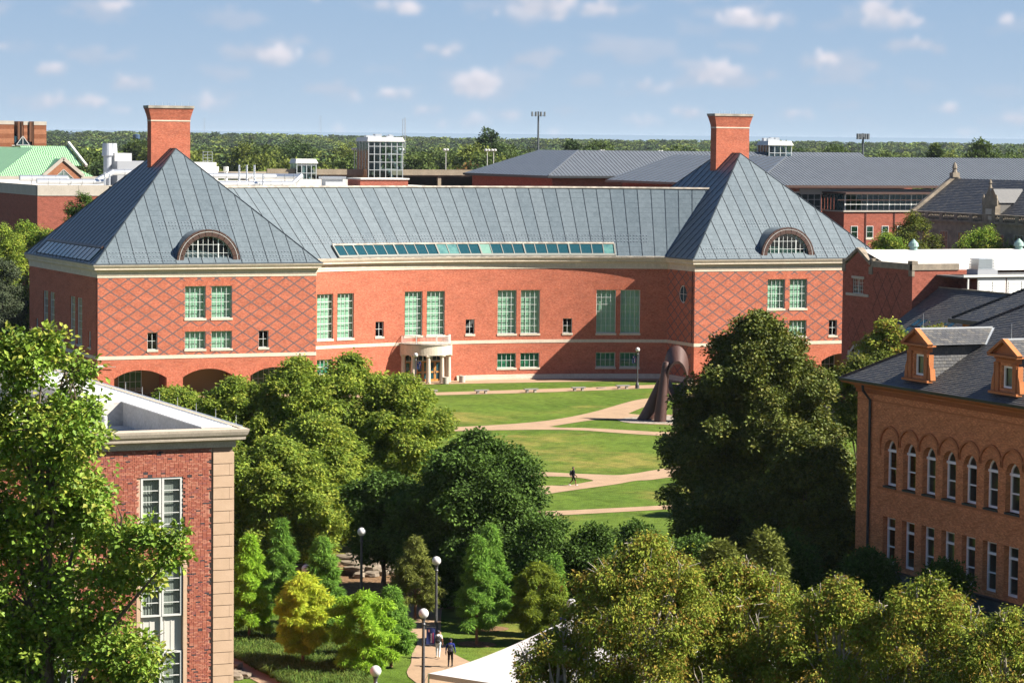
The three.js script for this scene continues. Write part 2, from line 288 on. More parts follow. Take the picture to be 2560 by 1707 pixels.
// ---------------------------------------------------------------- the brick library with two pavilions
// roof sheets: a face given by a 2D outline (u along the eave, v up the slope) and a map to space; each bay between standing seams is a panel
function clipPoly(poly, inside, cut) { const out = []; for (let i = 0; i < poly.length; i++) { const a = poly[i], b = poly[(i + 1) % poly.length], ia = inside(a), ib = inside(b); if (ia) out.push(a); if (ia !== ib) out.push(cut(a, b)); } return out; }
function clipBox(poly, u0, u1, v0, v1) {
  const at = (k, w) => (a, b) => { const t = (w - a[k]) / (b[k] - a[k]); return [lerp(a[0], b[0], t), lerp(a[1], b[1], t)]; };
  for (const [k, w, s] of [[0, u0, 1], [0, u1, -1], [1, v0, 1], [1, v1, -1]]) { if (!poly.length) return poly; poly = clipPoly(poly, (p) => (p[k] - w) * s >= 0, at(k, w)); }
  return poly;
}
function roofFace(parent, outline, at, { bay = 1.7, phase = 0, sheetL = 0.92, mats, seed = 1, plain = false, seamMat = mSeam, skip = null, seamH = 0.07, seamW = 0.045, split = 2, gap = 0.005 }) {
  const r = rng(seed), us = outline.map((p) => p[0]), vs = outline.map((p) => p[1]), u0 = Math.min(...us), u1 = Math.max(...us), v0 = Math.min(...vs), v1 = Math.max(...vs);
  const k0 = Math.floor((u0 - phase) / bay), k1 = Math.ceil((u1 - phase) / bay);
  for (let k = k0; k < k1; k++) {
    const a = phase + k * bay, b = a + bay, panel = new B();
    let poly = clipBox(outline, a, b, v0, v1); if (poly.length < 3) continue;
    panel.poly(poly.map(([u, v]) => at(u, v, 0)));
    if (!plain) {
      const rows = Math.ceil((v1 - v0) / sheetL), w = bay / split;
      for (let j = 0; j < rows; j++) for (let i = -1; i < split; i++) {
        const off = (j % 2) * w * 0.5, a0 = Math.max(a, a + i * w + off), b0 = Math.min(b, a + (i + 1) * w + off); if (b0 - a0 < 0.03) continue;
        const va = v0 + j * sheetL, vb = va + sheetL, q = clipBox(outline, a0 + gap, b0 - gap, va + gap, vb); if (q.length < 3) continue;
        if (skip && skip((a0 + b0) / 2, (va + vb) / 2)) continue;
        const lift = 0.008 + r() * 0.012, tilt = (r() - 0.5) * 0.012;
        panel.poly(q.map(([u, v]) => at(u, v, 0.004 + lift * (1 - (v - va) / sheetL) + tilt * (u - a0))));
        const lowest = q.filter((p) => p[1] < va + gap + 1e-4); // the turned-down lower edge
        if (lowest.length === 2) { const [p, s] = lowest[0][0] < lowest[1][0] ? lowest : [lowest[1], lowest[0]], h = 0.004 + lift; panel.quad(at(p[0], p[1], 0), at(s[0], s[1], 0), at(s[0], s[1], h), at(p[0], p[1], h)); }
      }
    }
    panel.put('roof_panel', mats[Math.floor(r() * mats.length)], parent);
    const line = clipBox(outline, a - 0.001, a + 0.001, v0, v1);
    if (line.length > 2) {
      const lo = Math.min(...line.map((p) => p[1])), hi = Math.max(...line.map((p) => p[1]));
      if (hi - lo > 0.2) { const s = new B(), n = Math.max(1, Math.round((hi - lo) / 4)); for (let i = 0; i < n; i++) { const f = lerp(lo, hi, i / n), g = lerp(lo, hi, (i + 1) / n); s.box(a - seamW / 2, 0, f, a + seamW / 2, seamH, g, (q) => at(q.x, q.z, q.y)); } s.put('seam', seamMat, parent); }
    }
  }
}
// a glazed window: frame mesh carrying panes, muntins, sill and (if any) a blind. frame(x, y, depth) maps to space: x right, y up, depth outward
function windowPart(parent, f, x0, x1, y0, y1, cols, rows, { pane = mPane, frame = mFrame, blind = mBlind, sill = mLime, set = -0.22, bar = 0.045, edge = 0.07, name = 'window', merge = false, sillOut = 0.07, blindGap = 0.3, dark = false } = {}) {
  const b = new B(), bx = (q, a, c, d, e, g, h) => q.box(a, c, d, e, g, h, (v) => f(v.x, v.y, v.z)), s = set;
  bx(b, x0, y0, s - 0.06, x0 + edge, y1, s + 0.06); bx(b, x1 - edge, y0, s - 0.06, x1, y1, s + 0.06);
  bx(b, x0 + edge, y0, s - 0.06, x1 - edge, y0 + edge, s + 0.06); bx(b, x0 + edge, y1 - edge, s - 0.06, x1 - edge, y1, s + 0.06);
  const win = b.put(name, frame, parent), w = (x1 - x0 - 2 * edge) / cols, h = (y1 - y0 - 2 * edge) / rows, bars = new B();
  for (let i = 1; i < cols; i++) bx(bars, x0 + edge + i * w - bar / 2, y0 + edge, s - 0.03, x0 + edge + i * w + bar / 2, y1 - edge, s + 0.035);
  for (let j = 1; j < rows; j++) bx(bars, x0 + edge, y0 + edge + j * h - bar / 2, s - 0.028, x1 - edge, y0 + edge + j * h + bar / 2, s + 0.033);
  if (cols * rows > 1) bars.put('muntins', frame, win);
  const all = new B();
  for (let i = 0; i < cols; i++) for (let j = 0; j < rows; j++) {
    const p = merge ? all : new B(), t = (hash(i * 7 + Math.round(x0 * 10), j * 13, 5) - 0.5) * 0.006, a = x0 + edge + i * w + bar / 2, c = y0 + edge + j * h + bar / 2, e = x0 + edge + (i + 1) * w - bar / 2, g = y0 + edge + (j + 1) * h - bar / 2;
    p.quad(f(a, c, s + t), f(e, c, s - t), f(e, g, s - t), f(a, g, s + t));
    if (!merge) p.put('pane', pane, win);
  }
  if (merge) all.put('pane', pane, win);
  if (blind) { const q = new B(), n = 14, k0 = Math.round(x0 * 5), amp = 0.02 + 0.09 * hash(k0, 7, 3) ** 2; const D = (i, t) => s - blindGap - amp * (hash(i, k0, 2) * 0.7 + (i % 2) * 0.5) * (0.4 + 0.6 * t); for (let i = 0; i < n; i++) { const a = lerp(x0, x1, i / n), c = lerp(x0, x1, (i + 1) / n); q.quad(f(a, y0, D(i, 1)), f(c, y0, D(i + 1, 1)), f(c, y1, D(i + 1, 0)), f(a, y1, D(i, 0))); } q.put('blind', blind, win); }
  if (sill) { const q = new B(); bx(q, x0 - 0.08, y0 - 0.28, s - 0.05, x1 + 0.08, y0, sillOut); q.put('sill', sill, win); }
  return win;
}
const mSkyWest = mSkyPane, mSkyBar = M({ color: lin(0.17, 0.175, 0.155), roughness: 0.5 });
const CORNICE = [[0, 14.99], [0.05, 14.99], [0.05, 15.24], [0.03, 15.26], [0.09, 15.28], [0.09, 15.69], [0.16, 15.72], [0.22, 15.92], [0.52, 15.98], [0.52, 16.2], [0.57, 16.22], [0.70, 16.46], [0.72, 16.56], [0, 16.6]];
const STRING = [[-0.05, 4.93], [0.045, 4.93], [0.045, 5.345], [-0.05, 5.37]], PLINTH = [[-0.1, 0], [0.34, 0], [0.34, 0.3], [0.2, 0.32], [0.2, 0.64], [-0.1, 0.68]];
const EAVE = 16.58, ZF = -336.28, PW = 14.125, PD = 34.4;
const lib = thing('library', 'long red brick library with two pyramid roofed pavilions and curved middle', 'building');
{
  // --- pavilions
  for (const [cx, side] of [[105.36, 0], [187.24, 1]]) {
    const xl = cx - PW, xr = cx + PW, zb = ZF - PD, dia = side ? mDiaperR : mDiaperL, E = V(1, 0, 0);
    const rect = (a, b, c, d) => ({ x0: a + PW, x1: b + PW, y0: c, y1: d });
    const up = [[-3.05, -0.37], [0.37, 3.05]], sm_ = [[-7.85, -6.55], [6.55, 7.85]];
    const archs = [[-12.07, -5.38], [-3.3, 3.37], [5.47, 12.1]].map(([a, b]) => ({ x0: a + PW, x1: b + PW, y0: 0.02, y1: 3.58, arc: 1.0 }));
    // front wall: patterned above the string course, plain with arches below
    put('front_wall', wallGeo(V(xl, 0, ZF), E, 2 * PW, 5.1, 15.5, [...up.flatMap(([a, b]) => [rect(a, b, 9.87, 13.86), rect(a, b, 6.05, 8.25)]), ...sm_.map(([a, b]) => rect(a, b, 6.08, 8.2))], 0.5), dia, lib);
    put('arcade_wall', wallGeo(V(xl, 0, ZF), E, 2 * PW, 0, 5.1, archs, 0.9), mBrick, lib);
    const ff = (x, y, d) => V(cx + x, y, ZF + d);
    for (const [a, b] of up) { windowPart(lib, ff, a, b, 9.87, 13.86, 4, 4); windowPart(lib, ff, a, b, 6.05, 8.25, 4, 2); }
    for (const [a, b] of sm_) windowPart(lib, ff, a, b, 6.08, 8.2, 2, 2, { pane: mPaneClear, blind: null, dark: true });
    // soldier-course flat arches over the windows, and brick voussoirs round the arcade
    for (const [y, hgt] of [[13.86, 0.62], [8.25, 0.62]]) { const q = new B(); q.box(cx - 3.35, y, ZF - 0.1, cx + 3.35, y + hgt, ZF + 0.012); q.put('flat_arch', mArch, lib); }
    for (const h of archs) {
      const q = new B(), w = h.x1 - h.x0, R = (w * w / 4 + 1) / 2, m = xl + (h.x0 + h.x1) / 2, cy = h.y1 - R, a = Math.asin(w / 2 / R);
      for (let i = 0; i < 16; i++) { const t0 = -a + 2 * a * i / 16, t1 = -a + 2 * a * (i + 1) / 16, P = (t, r, d) => V(m + r * Math.sin(t), cy + r * Math.cos(t), ZF + d); q.quad(P(t0, R, 0.012), P(t1, R, 0.012), P(t1, R + 0.75, 0.012), P(t0, R + 0.75, 0.012)); }
      q.put('arch_ring', mArch, lib);
    }
    // arcade behind the arches
    { const q = new B(); q.box(xl + 0.6, 0, ZF - 5.2, xr - 0.6, 4.6, ZF - 5.0); q.put('arcade_back_wall', M({ color: lin(0.3, 0.2, 0.09) }), lib); const c = new B(); c.box(xl + 0.6, 4.6, ZF - 5.2, xr - 0.6, 4.75, ZF - 0.5); c.put('arcade_ceiling', mLime, lib);
      for (const x of [-4.35, 4.4]) { const d = new B(); d.box(cx + x - 0.5, 0, ZF - 5, cx + x + 0.5, 4.6, ZF - 0.9); d.put('arcade_pier', mBrick, lib); }
      for (const x of [-8.7, 8.8]) windowPart(lib, (a, b, d) => V(cx + x + a, b, ZF - 4.9 + d), -1.5, 1.5, 0.5, 4.2, 4, 3, { blind: null, sill: null, pane: mPaneDeep, set: 0.05 }); }
    // west wall
    if (!side) {
      const W = V(0, 0, 1), u = (z) => z - zb, hs = [], wins = [[-363.3, -360.7], [-359.9, -357.3], [-349.6, -347.0], [-346.2, -343.6]], sms = [[-367.3, -366.05], [-354.1, -352.85], [-340.75, -339.5]];
      for (const [a, b] of wins) hs.push({ x0: u(a), x1: u(b), y0: 6.25, y1: 12.1 }); for (const [a, b] of sms) hs.push({ x0: u(a), x1: u(b), y0: 6.25, y1: 8.22 });
      put('west_wall', wallGeo(V(xl + 0.004, 0, zb), W, PD - 0.902, 0, 15.5, hs, 0.5), mBrick, lib);
      const wf = (x, y, d) => V(xl - d, y, x);
      for (const [a, b] of wins) windowPart(lib, wf, a, b, 6.25, 12.1, 4, 6, { merge: true, pane: mPaneClear, blind: null, dark: true }); for (const [a, b] of sms) windowPart(lib, wf, a, b, 6.25, 8.22, 2, 2, { merge: true, pane: mPaneClear, blind: null, dark: true });
    } else {
      const W = V(0, 0, 1), L = 8.6, z1 = ZF - L;
      put('west_wall', wallGeo(V(xl + 0.004, 0, z1), W, L - 0.902, 0, 15.5, [{ x0: -340.95 - z1, x1: -338.6 - z1, y0: 10.6, y1: 13.0, oval: true }], 0.5), mDiaperW, lib);
      // oval window
      const P = (t, k, d) => V(xl - d, 11.8 + 1.2 * k * Math.sin(t), -339.775 + 1.175 * k * Math.cos(t)), fr = new B(), pn = new B(), n = 28;
      for (let i = 0; i < n; i++) { const a = i / n * 6.28318, b = (i + 1) / n * 6.28318; fr.quad(P(a, 0.9, -0.12), P(b, 0.9, -0.12), P(b, 1, -0.12), P(a, 1, -0.12)); pn.tri(P(a, 0.9, -0.16), P(b, 0.9, -0.16), V(xl + 0.16, 11.8, -339.775)); }
      fr.box(xl + 0.1, 10.7, -339.8, xl + 0.14, 12.9, -339.75); fr.box(xl + 0.1, 11.775, -340.9, xl + 0.14, 11.825, -338.65);
      const ov = fr.put('oval_window', mFrame, lib); pn.put('pane', mSkyPane, ov);
    }
    { const q = new B(); q.box(xl + 0.5, 0, zb, xr - 0.5, 15.5, zb + 0.5); q.box(xr - 0.5, 0, zb, xr, 15.5, ZF - (side ? 0.5 : 8.2)); if (!side) q.box(xr - 0.5, 0, ZF - 8.2, xr, 15.5, ZF - 0.9); else q.box(xl, 0, zb, xl + 0.5, 15.5, ZF - 8.6); q.put('rear_wall', mBrick, lib); }
    { const q = new B(); q.box(xl + 0.5, 14.6, zb + 0.5, xr - 0.5, 14.8, ZF - 0.5); q.box(xl + 0.5, 4.85, zb + 0.5, xr - 0.5, 4.95, ZF - 0.9); q.put('floor_slab', mInner, lib); }
    const loop = [[xl, zb], [xl, ZF], [xr, ZF], [xr, zb]];
    sweep(loop, CORNICE).put('cornice', mLime, lib); sweep(loop, STRING).put('string_course', mLime, lib);
    sweep([[xl, zb], [xl, ZF]], PLINTH).put('plinth', mLime, lib);
    sweep(loop, [[0.5, 16.58], [0.72, 16.58], [0.70, 16.7], [0.56, 16.74], [0.5, 16.70]]).put('gutter', mSeam, lib);
    // pyramid roof with a short ridge
    const o = 0.5, e0 = xl - o, e1 = xr + o, f0 = ZF + o, f1 = zb - o, run = PW + o, top = EAVE + 14.15, k = 14.15 / run, len = Math.hypot(14.15, run);
    const up_ = (v) => EAVE + 0.06 + v / len * 14.15, inn = (v) => v / len * run, nv = run / len, ny = 14.15 / len;
    const S = (u, v, h) => V(u, up_(v) + h * nv, f0 - inn(v) + h * ny), Wf = (u, v, h) => V(e0 + inn(v) - h * ny, up_(v) + h * nv, u), Ef = (u, v, h) => V(e1 - inn(v) + h * ny, up_(v) + h * nv, -u), Nf = (u, v, h) => V(-u, up_(v) + h * nv, f1 + inn(v) - h * ny);
    const lun = 3.95, mats = [mCopper, mCopper, mCopperB, mCopperC];
    roofFace(lib, [[e0, 0], [e1, 0], [cx, len]], S, { phase: cx - 0.85, mats, seed: 5 + side });
    roofFace(lib, [[f1, 0], [f0, 0], [f0 - run, len], [f1 + run, len]], Wf, { phase: ZF, mats, seed: 7 + side });
    roofFace(lib, [[-f0, 0], [-f1, 0], [-f1 - run, len], [-f0 + run, len]], Ef, { mats, seed: 9 + side, plain: true });
    roofFace(lib, [[-e1, 0], [-e0, 0], [-cx, len]], Nf, { mats, seed: 11 + side, plain: true });
    { const q = new B(), A = V(cx, top + 0.06, f0 - run), A2 = V(cx, top + 0.06, f1 + run); for (const [p, t] of [[V(e0, EAVE + 0.1, f0), A], [V(e1, EAVE + 0.1, f0), A], [V(e0, EAVE + 0.1, f1), A2], [V(e1, EAVE + 0.1, f1), A2], [A, A2]]) q.bar(p, t, 0.16, 0.1); q.put('hip_cap', mSeam, lib); }
    { const q = new B(), r = rng(40 + side); // snow guards: small raised knobs in rows
      for (const v of [0.55, 1.25, 1.95]) for (let u = e0 + 1; u < e1 - 1; u += 0.42) { if (Math.abs(u - cx) < 4.3 || u - e0 < v * 0.75 + 0.4 || e1 - u < v * 0.75 + 0.4) continue; q.box(u - 0.045, v - 0.045, 0.02, u + 0.045, v + 0.045, 0.11, (p) => S(p.x, p.y, p.z)); }
      for (const v of [6.1, 6.6, 7.1]) for (let u = cx - 5; u < cx + 5; u += 0.42) q.box(u - 0.045, v - 0.045, 0.02, u + 0.045, v + 0.045, 0.11, (p) => S(p.x, p.y, p.z));
      q.put('snow_guards', mMetal, lib, 'stuff'); }
    // chimney
    { const z1 = -352.7, z0 = -354.4, h = 2.61, body = new B(); body.box(cx - h, 26, z0, cx + h, 34.26, z1); body.put('chimney_shaft', mBrick, lib);
      const band = new B(); band.box(cx - h - 0.04, 34.26, z0 - 0.04, cx + h + 0.04, 34.42, z1 + 0.04); band.put('chimney_band', mLime, lib);
      const fl = new B(); const steps = 9; for (let i = 0; i < steps; i++) { const t = i / steps, d = 0.42 * Math.pow(t, 1.25) + 0.02, y = 34.42 + 1.53 * t; fl.box(cx - h - d, y, z0 - d * 0.7, cx + h + d, y + 1.53 / steps, z1 + d * 0.7); } fl.put('chimney_flare', mBrick, lib);
      const cap = new B(); cap.box(cx - h - 0.46, 35.95, z0 - 0.36, cx + h + 0.46, 36.28, z1 + 0.36); cap.put('chimney_cap', limeDirty, lib);
      const fs = new B(); for (let i = 0; i < 9; i++) { const t = i / 9; fs.box(cx - h - 0.03 + t * 2.6, 27.75 + t * 2.6, z1 - 0.05, cx - h + 0.32 + t * 2.6, 28.35 + t * 2.6, z1 + 0.02); } fs.put('stepped_flashing', mSeam, lib);
      for (let i = 0; i < 7; i++) { const rod = new B(); rod.cyl(cx - h + i * h / 3, 36.28, (z0 + z1) / 2, 36.75, 0.02, 0.012, 5); rod.put('lightning_rod', mMetal, lib); } }
    // half-round dormer
    { const zc = ZF - 0.25, y0 = 16.78, n = 28, ro = 4.0, ri = 3.22, P = (t, r, z) => V(cx - r * Math.cos(t), y0 + r * Math.sin(t), z), shell = new B(), face = new B(), glass = [], bars = new B(), inner = new B();
      for (let i = 0; i < n; i++) { const a = i / n * Math.PI, b = (i + 1) / n * Math.PI, back = (t) => zc - Math.max(0.4, ro * Math.sin(t) + 0.6);
        shell.quad(P(a, ro, zc), P(b, ro, zc), P(b, ro, back(b)), P(a, ro, back(a))); inner.quad(P(b, ri, zc - 0.1), P(a, ri, zc - 0.1), P(a, ri, back(a) - 2), P(b, ri, back(b) - 2)); }
      shell.put('dormer_shell', mCopper, lib); inner.put('dormer_soffit', M({ color: lin(0.09, 0.13, 0.12) }), lib);
      const stones = 13; for (let i = 0; i < stones; i++) { const f = new B(), a = Math.PI * i / stones + 0.008, b = Math.PI * (i + 1) / stones - 0.008, m = 3; for (let j = 0; j < m; j++) { const s = lerp(a, b, j / m), t = lerp(a, b, (j + 1) / m); f.quad(P(s, ri, zc + 0.3), P(t, ri, zc + 0.3), P(t, ro + 0.1, zc + 0.3), P(s, ro + 0.1, zc + 0.3)); f.quad(P(s, ri, zc + 0.3), P(s, ri, zc - 0.3), P(t, ri, zc - 0.3), P(t, ri, zc + 0.3)); f.quad(P(t, ro + 0.1, zc + 0.3), P(t, ro + 0.1, zc - 0.1), P(s, ro + 0.1, zc - 0.1), P(s, ro + 0.1, zc + 0.3)); } f.put('dormer_surround_panel', mBronze, lib); }
      { const f = new B(); for (let i = 0; i < n; i++) { const a = i / n * Math.PI, b = (i + 1) / n * Math.PI; f.quad(P(a, 3.78, zc + 0.31), P(b, 3.78, zc + 0.31), P(b, 3.82, zc + 0.31), P(a, 3.82, zc + 0.31)); f.quad(P(a, ri, zc), P(b, ri, zc), P(b, ri - 0.08, zc), P(a, ri - 0.08, zc)); } f.box(cx - ri, y0, zc - 0.06, cx + ri, y0 + 0.1, zc + 0.05); const win = f.put('lunette_window', mFrame, lib);
        const xs = [-3.14, -2.6, -1.98, -1.32, -0.66, 0, 0.66, 1.32, 1.98, 2.6, 3.14], hh = [0.1, 1.15, 2.2, 3.2];
        for (let i = 1; i < xs.length - 1; i++) { const w = Math.abs(Math.abs(xs[i]) - 1.32) < 0.01 ? 0.12 : 0.045, h = Math.sqrt(ri * ri - xs[i] * xs[i]); bars.box(cx + xs[i] - w / 2, y0 + 0.1, zc - 0.04, cx + xs[i] + w / 2, y0 + h, zc + 0.05); }
        for (const h of hh.slice(1, 3)) { const w = Math.sqrt(ri * ri - h * h); bars.box(cx - w, y0 + h - 0.022, zc - 0.038, cx + w, y0 + h + 0.022, zc + 0.046); }
        bars.put('muntins', mFrame, win);
        for (let i = 0; i + 1 < xs.length; i++) for (let j = 0; j < 3; j++) { const o_ = [[xs[i], hh[j]], [xs[i + 1], hh[j]], [xs[i + 1], hh[j + 1]], [xs[i], hh[j + 1]]].filter(([x, y]) => x * x + y * y < ri * ri * 1.0); const all = [[xs[i], hh[j]], [xs[i + 1], hh[j]], [xs[i + 1], hh[j + 1]], [xs[i], hh[j + 1]]].map(([x, y]) => { const l = Math.hypot(x, y); return l > ri ? [x * ri / l, y * ri / l] : [x, y]; }); if (!o_.length) continue; const p = new B(); p.poly(all.map(([x, y]) => V(cx + x, y0 + y, zc))); p.put('pane', side ? mPane : mPaneClear, win); }
        if (side) { const q = new B(); q.box(cx - 3.2, y0 + 1.1, zc - 3.4, cx + 3.2, y0 + 3.2, zc - 3.3); q.put('blind', mBlind, win); } } }
    // skylight band low on the west slope
    if (!side) { const n = 13; for (let i = 0; i < n; i++) { const a = lerp(-365.5, -339.1, i / n), b = lerp(-365.5, -339.1, (i + 1) / n), p = new B(); p.box(a + 0.06, 0.4, 0.1, b - 0.06, 2.5, 0.16, (q) => Wf(q.x, q.y, q.z)); p.put('skylight_pane', mSkyWest, lib); const c = new B(); c.box(a - 0.05, 0.3, 0.02, a + 0.05, 2.55, 0.2, (q) => Wf(q.x, q.y, q.z)); c.put('skylight_bar', mSeam, lib); }
      const h = new B(); h.box(-365.8, 2.5, 0.02, -338.9, 2.85, 0.26, (q) => Wf(q.x, q.y, q.z)); h.put('skylight_head', mBronze, lib); }
  }
  // --- curved middle: arc about (146.3, -282.43)
  const AC = [146.3, -282.43], AR = 67.48, half = 23.45 * Math.PI / 180;
  const F = (s, y, d = 0) => V(AC[0] + (AR - d) * Math.sin(s / AR), y, AC[1] - (AR - d) * Math.cos(s / AR)); // d is outward (towards the quad)
  const tall = [[-23.78, -21.08], [-20.42, -17.72], [-9.77, -7.07], [-6.43, -3.73], [3.96, 6.66], [7.26, 9.96], [17.83, 20.53], [21.15, 23.85]], small = [[-14.28, -12.98], [-0.65, 0.65], [13.2, 14.5]], low = [0, 1, 4, 5, 6, 7].map((i) => tall[i]);
  const holes = [...tall.map(([a, b]) => [a, b, 6.2, 12.1]), ...small.map(([a, b]) => [a, b, 6.23, 8.22]), ...low.map(([a, b]) => [a, b, 1.58, 3.57]), [-9.55, -4.1, 0, 3.7]];
  const S0 = -half * AR, cuts = (l, a, b, st) => { const q = new Set([a, b]); l.forEach((v) => v > a && v < b && q.add(v)); for (let v = a + st; v < b; v += st) q.add(v); return [...q].sort((x, y) => x - y); };
  const us = cuts(holes.flatMap((h) => [h[0], h[1]]), S0, -S0, 1.5), ys = cuts(holes.flatMap((h) => [h[2], h[3]]), 0, 15.5, 20), inH = (u, y) => holes.some((h) => u > h[0] && u < h[1] && y > h[2] && y < h[3]);
  { const w = new B(); for (let i = 0; i + 1 < us.length; i++) for (let j = 0; j + 1 < ys.length; j++) { const a = us[i], b = us[i + 1], c = ys[j], d = ys[j + 1]; if (inH((a + b) / 2, (c + d) / 2)) continue; w.quad(F(a, c), F(b, c), F(b, d), F(a, d)); w.quad(F(b, c, -0.5), F(a, c, -0.5), F(a, d, -0.5), F(b, d, -0.5)); }
    for (const [a, b, c, d] of holes) { w.quad(F(a, c), F(a, d), F(a, d, -0.5), F(a, c, -0.5)); w.quad(F(b, c, -0.5), F(b, d, -0.5), F(b, d), F(b, c)); w.quad(F(a, d), F(b, d), F(b, d, -0.5), F(a, d, -0.5)); w.quad(F(a, c, -0.5), F(b, c, -0.5), F(b, c), F(a, c)); }
    const g = w.build(), p = g.attributes.position, uv = g.attributes.uv; for (let i = 0; i < p.count; i++) { const x = p.getX(i) - AC[0], z = AC[1] - p.getZ(i); uv.setXY(i, Math.atan2(x, z) * AR, p.getY(i)); } put('curved_wall', g, mBrick, lib); }
  for (const [a, b] of tall) windowPart(lib, F, a, b, 6.2, 12.1, 4, 6); for (const [a, b] of small) windowPart(lib, F, a, b, 6.23, 8.22, 2, 2, { pane: mPaneClear, blind: null, dark: true }); for (const [a, b] of low) windowPart(lib, F, a, b, 1.58, 3.57, 4, 2, { pane: mPaneDeep });
  for (const [a, b, y] of [[-24.1, -17.4, 12.1], [-10.1, -3.4, 12.1], [3.65, 10.3, 12.1], [17.5, 24.2, 12.1], [3.65, 10.3, 3.57], [17.5, 24.2, 3.57], [-24.1, -17.4, 3.57]]) { const q = new B(); for (let i = 0; i < 6; i++) { const u = lerp(a, b, i / 6), v = lerp(a, b, (i + 1) / 6); q.quad(F(u, y, 0.012), F(v, y, 0.012), F(v, y + 0.66, 0.012), F(u, y + 0.66, 0.012)); } q.put('flat_arch', mArch, lib); }
  const arcPath = Array.from({ length: 29 }, (_, i) => { const q = F(S0 + i / 28 * -2 * S0, 0); return [q.x, q.z]; });
  sweep(arcPath, CORNICE).put('cornice', mLime, lib); sweep(arcPath, STRING).put('string_course', mLime, lib);
  for (const [i0, i1] of [[0, 9], [13, 28]]) sweep(arcPath.slice(i0, i1 + 1), PLINTH).put('plinth', mLime, lib);
  sweep(arcPath, [[0.5, 16.58], [0.72, 16.58], [0.70, 16.7], [0.56, 16.74], [0.5, 16.70]]).put('gutter', limeDirty, lib);
  // conical roof of the middle
  const rl = 9.07 * Math.SQRT2, K = (u, v, h) => { const r = AR - 0.45 + v * Math.SQRT1_2 - h * Math.SQRT1_2, t = u / AR; return V(AC[0] + r * Math.sin(t), EAVE + 0.05 + v * Math.SQRT1_2 + h * Math.SQRT1_2, AC[1] - r * Math.cos(t)); };
  const sk0 = -17.4 * Math.PI / 180 * AR, sk1 = 17.25 * Math.PI / 180 * AR;
  roofFace(lib, [[-33, 0], [33, 0], [33, rl], [-33, rl]], K, { bay: 1.7, phase: 0.3, mats: [mCopper, mCopper, mCopperB, mCopperC], seed: 21, skip: (u, v) => u > sk0 && u < sk1 && v < 2.2 });
  { const q = new B(); for (const v0 of [2.75, 3.35, 3.95]) for (let u = -25; u < 25; u += 0.43) q.box(u - 0.045, v0 - 0.045, 0.02, u + 0.045, v0 + 0.045, 0.11, (p) => K(p.x, p.y, p.z)); q.put('snow_guards', mMetal, lib, 'stuff'); }
  { const q = new B(); for (let i = 0; i < 40; i++) { const a = -33 + i * 1.65, b = a + 1.65; q.box(a, rl - 0.05, -0.1, b, rl + 0.25, 0.16, (p) => K(p.x, p.y, p.z)); } q.put('ridge_cap', limeDirty, lib); }
  { const n = 26, bold = new Set([0, 2, 6, 10, 14, 18, 22, 26].map((k) => Math.min(n, k))); 
    for (let i = 0; i <= n; i++) { const u = lerp(sk0, sk1, i / n), q = new B(), w = bold.has(i) ? 0.1 : 0.055; q.box(u - w, 0.05, 0.02, u + w, 2.2, bold.has(i) ? 0.3 : 0.26, (p) => K(p.x, p.y, p.z)); q.put('skylight_bar', mSkyBar, lib);
      if (i < n) { const v = lerp(sk0, sk1, (i + 1) / n), p = new B(); p.box(u + 0.06, 0.35, 0.1, v - 0.06, 2.12, 0.2, (s) => K(s.x, s.y, s.z)); p.put('skylight_pane', i === 10 || i === 11 || i === 25 ? mSkyPaleA : i === 14 ? mSkyPaleB : mSkyPane, lib); } }
    for (const [a, b, h, m] of [[0.0, 0.36, 0.28, mSkyBar], [2.12, 2.42, 0.3, limeDirty]]) { const q = new B(); for (let i = 0; i < n; i++) q.box(lerp(sk0, sk1, i / n), a, 0.02, lerp(sk0, sk1, (i + 1) / n), b, h, (p) => K(p.x, p.y, p.z)); q.put(a ? 'skylight_head' : 'skylight_sill', m, lib); } }
  { const q = new B(); q.prism([...Array.from({ length: 21 }, (_, i) => { const t = (i / 20 - 0.5) * 0.98; return [AC[0] + 76.3 * Math.sin(t), AC[1] - 76.3 * Math.cos(t)]; }), [186, -392], [108, -392]], 24.9, 25.2); q.box(108, 0, -392.5, 186, 24.9, -392); q.box(108, 0, -392, 108.4, 24.9, -371); q.box(185.6, 0, -392, 186, 24.9, -371); q.put('flat_roof', mGreyRoofing, lib); const s = new B(); s.box(119.6, 14.5, -371, 173, 14.7, -351); s.put('floor_slab', mInner, lib); }
  // --- round entrance porch
  const ps = -6.75, pc = F(ps, 0, 0), ax = ps / AR, R2 = 3.72, Q = (a, r, y) => V(pc.x + r * Math.sin(a - ax), y, pc.z + r * Math.cos(a - ax)), N = 32;
  const ring = (r0, r1, y0, y1) => { const b = new B(); for (let i = 0; i < N; i++) { const a = -Math.PI / 2 + Math.PI * i / N, c = -Math.PI / 2 + Math.PI * (i + 1) / N; b.quad(Q(a, r1, y0), Q(c, r1, y0), Q(c, r1, y1), Q(a, r1, y1)); b.quad(Q(c, r0, y0), Q(a, r0, y0), Q(a, r0, y1), Q(c, r0, y1)); b.quad(Q(a, r1, y1), Q(c, r1, y1), Q(c, r0, y1), Q(a, r0, y1)); b.quad(Q(a, r0, y0), Q(c, r0, y0), Q(c, r1, y0), Q(a, r1, y0)); } return b; };
  ring(2.9, R2, 3.75, 5.1).put('porch_entablature', mLime, lib); ring(2.9, R2 + 0.12, 5.1, 5.26).put('porch_cornice', limeDirty, lib);
  ring(0.02, R2 - 0.05, 5.0, 5.2).put('porch_roof', mLime, lib);
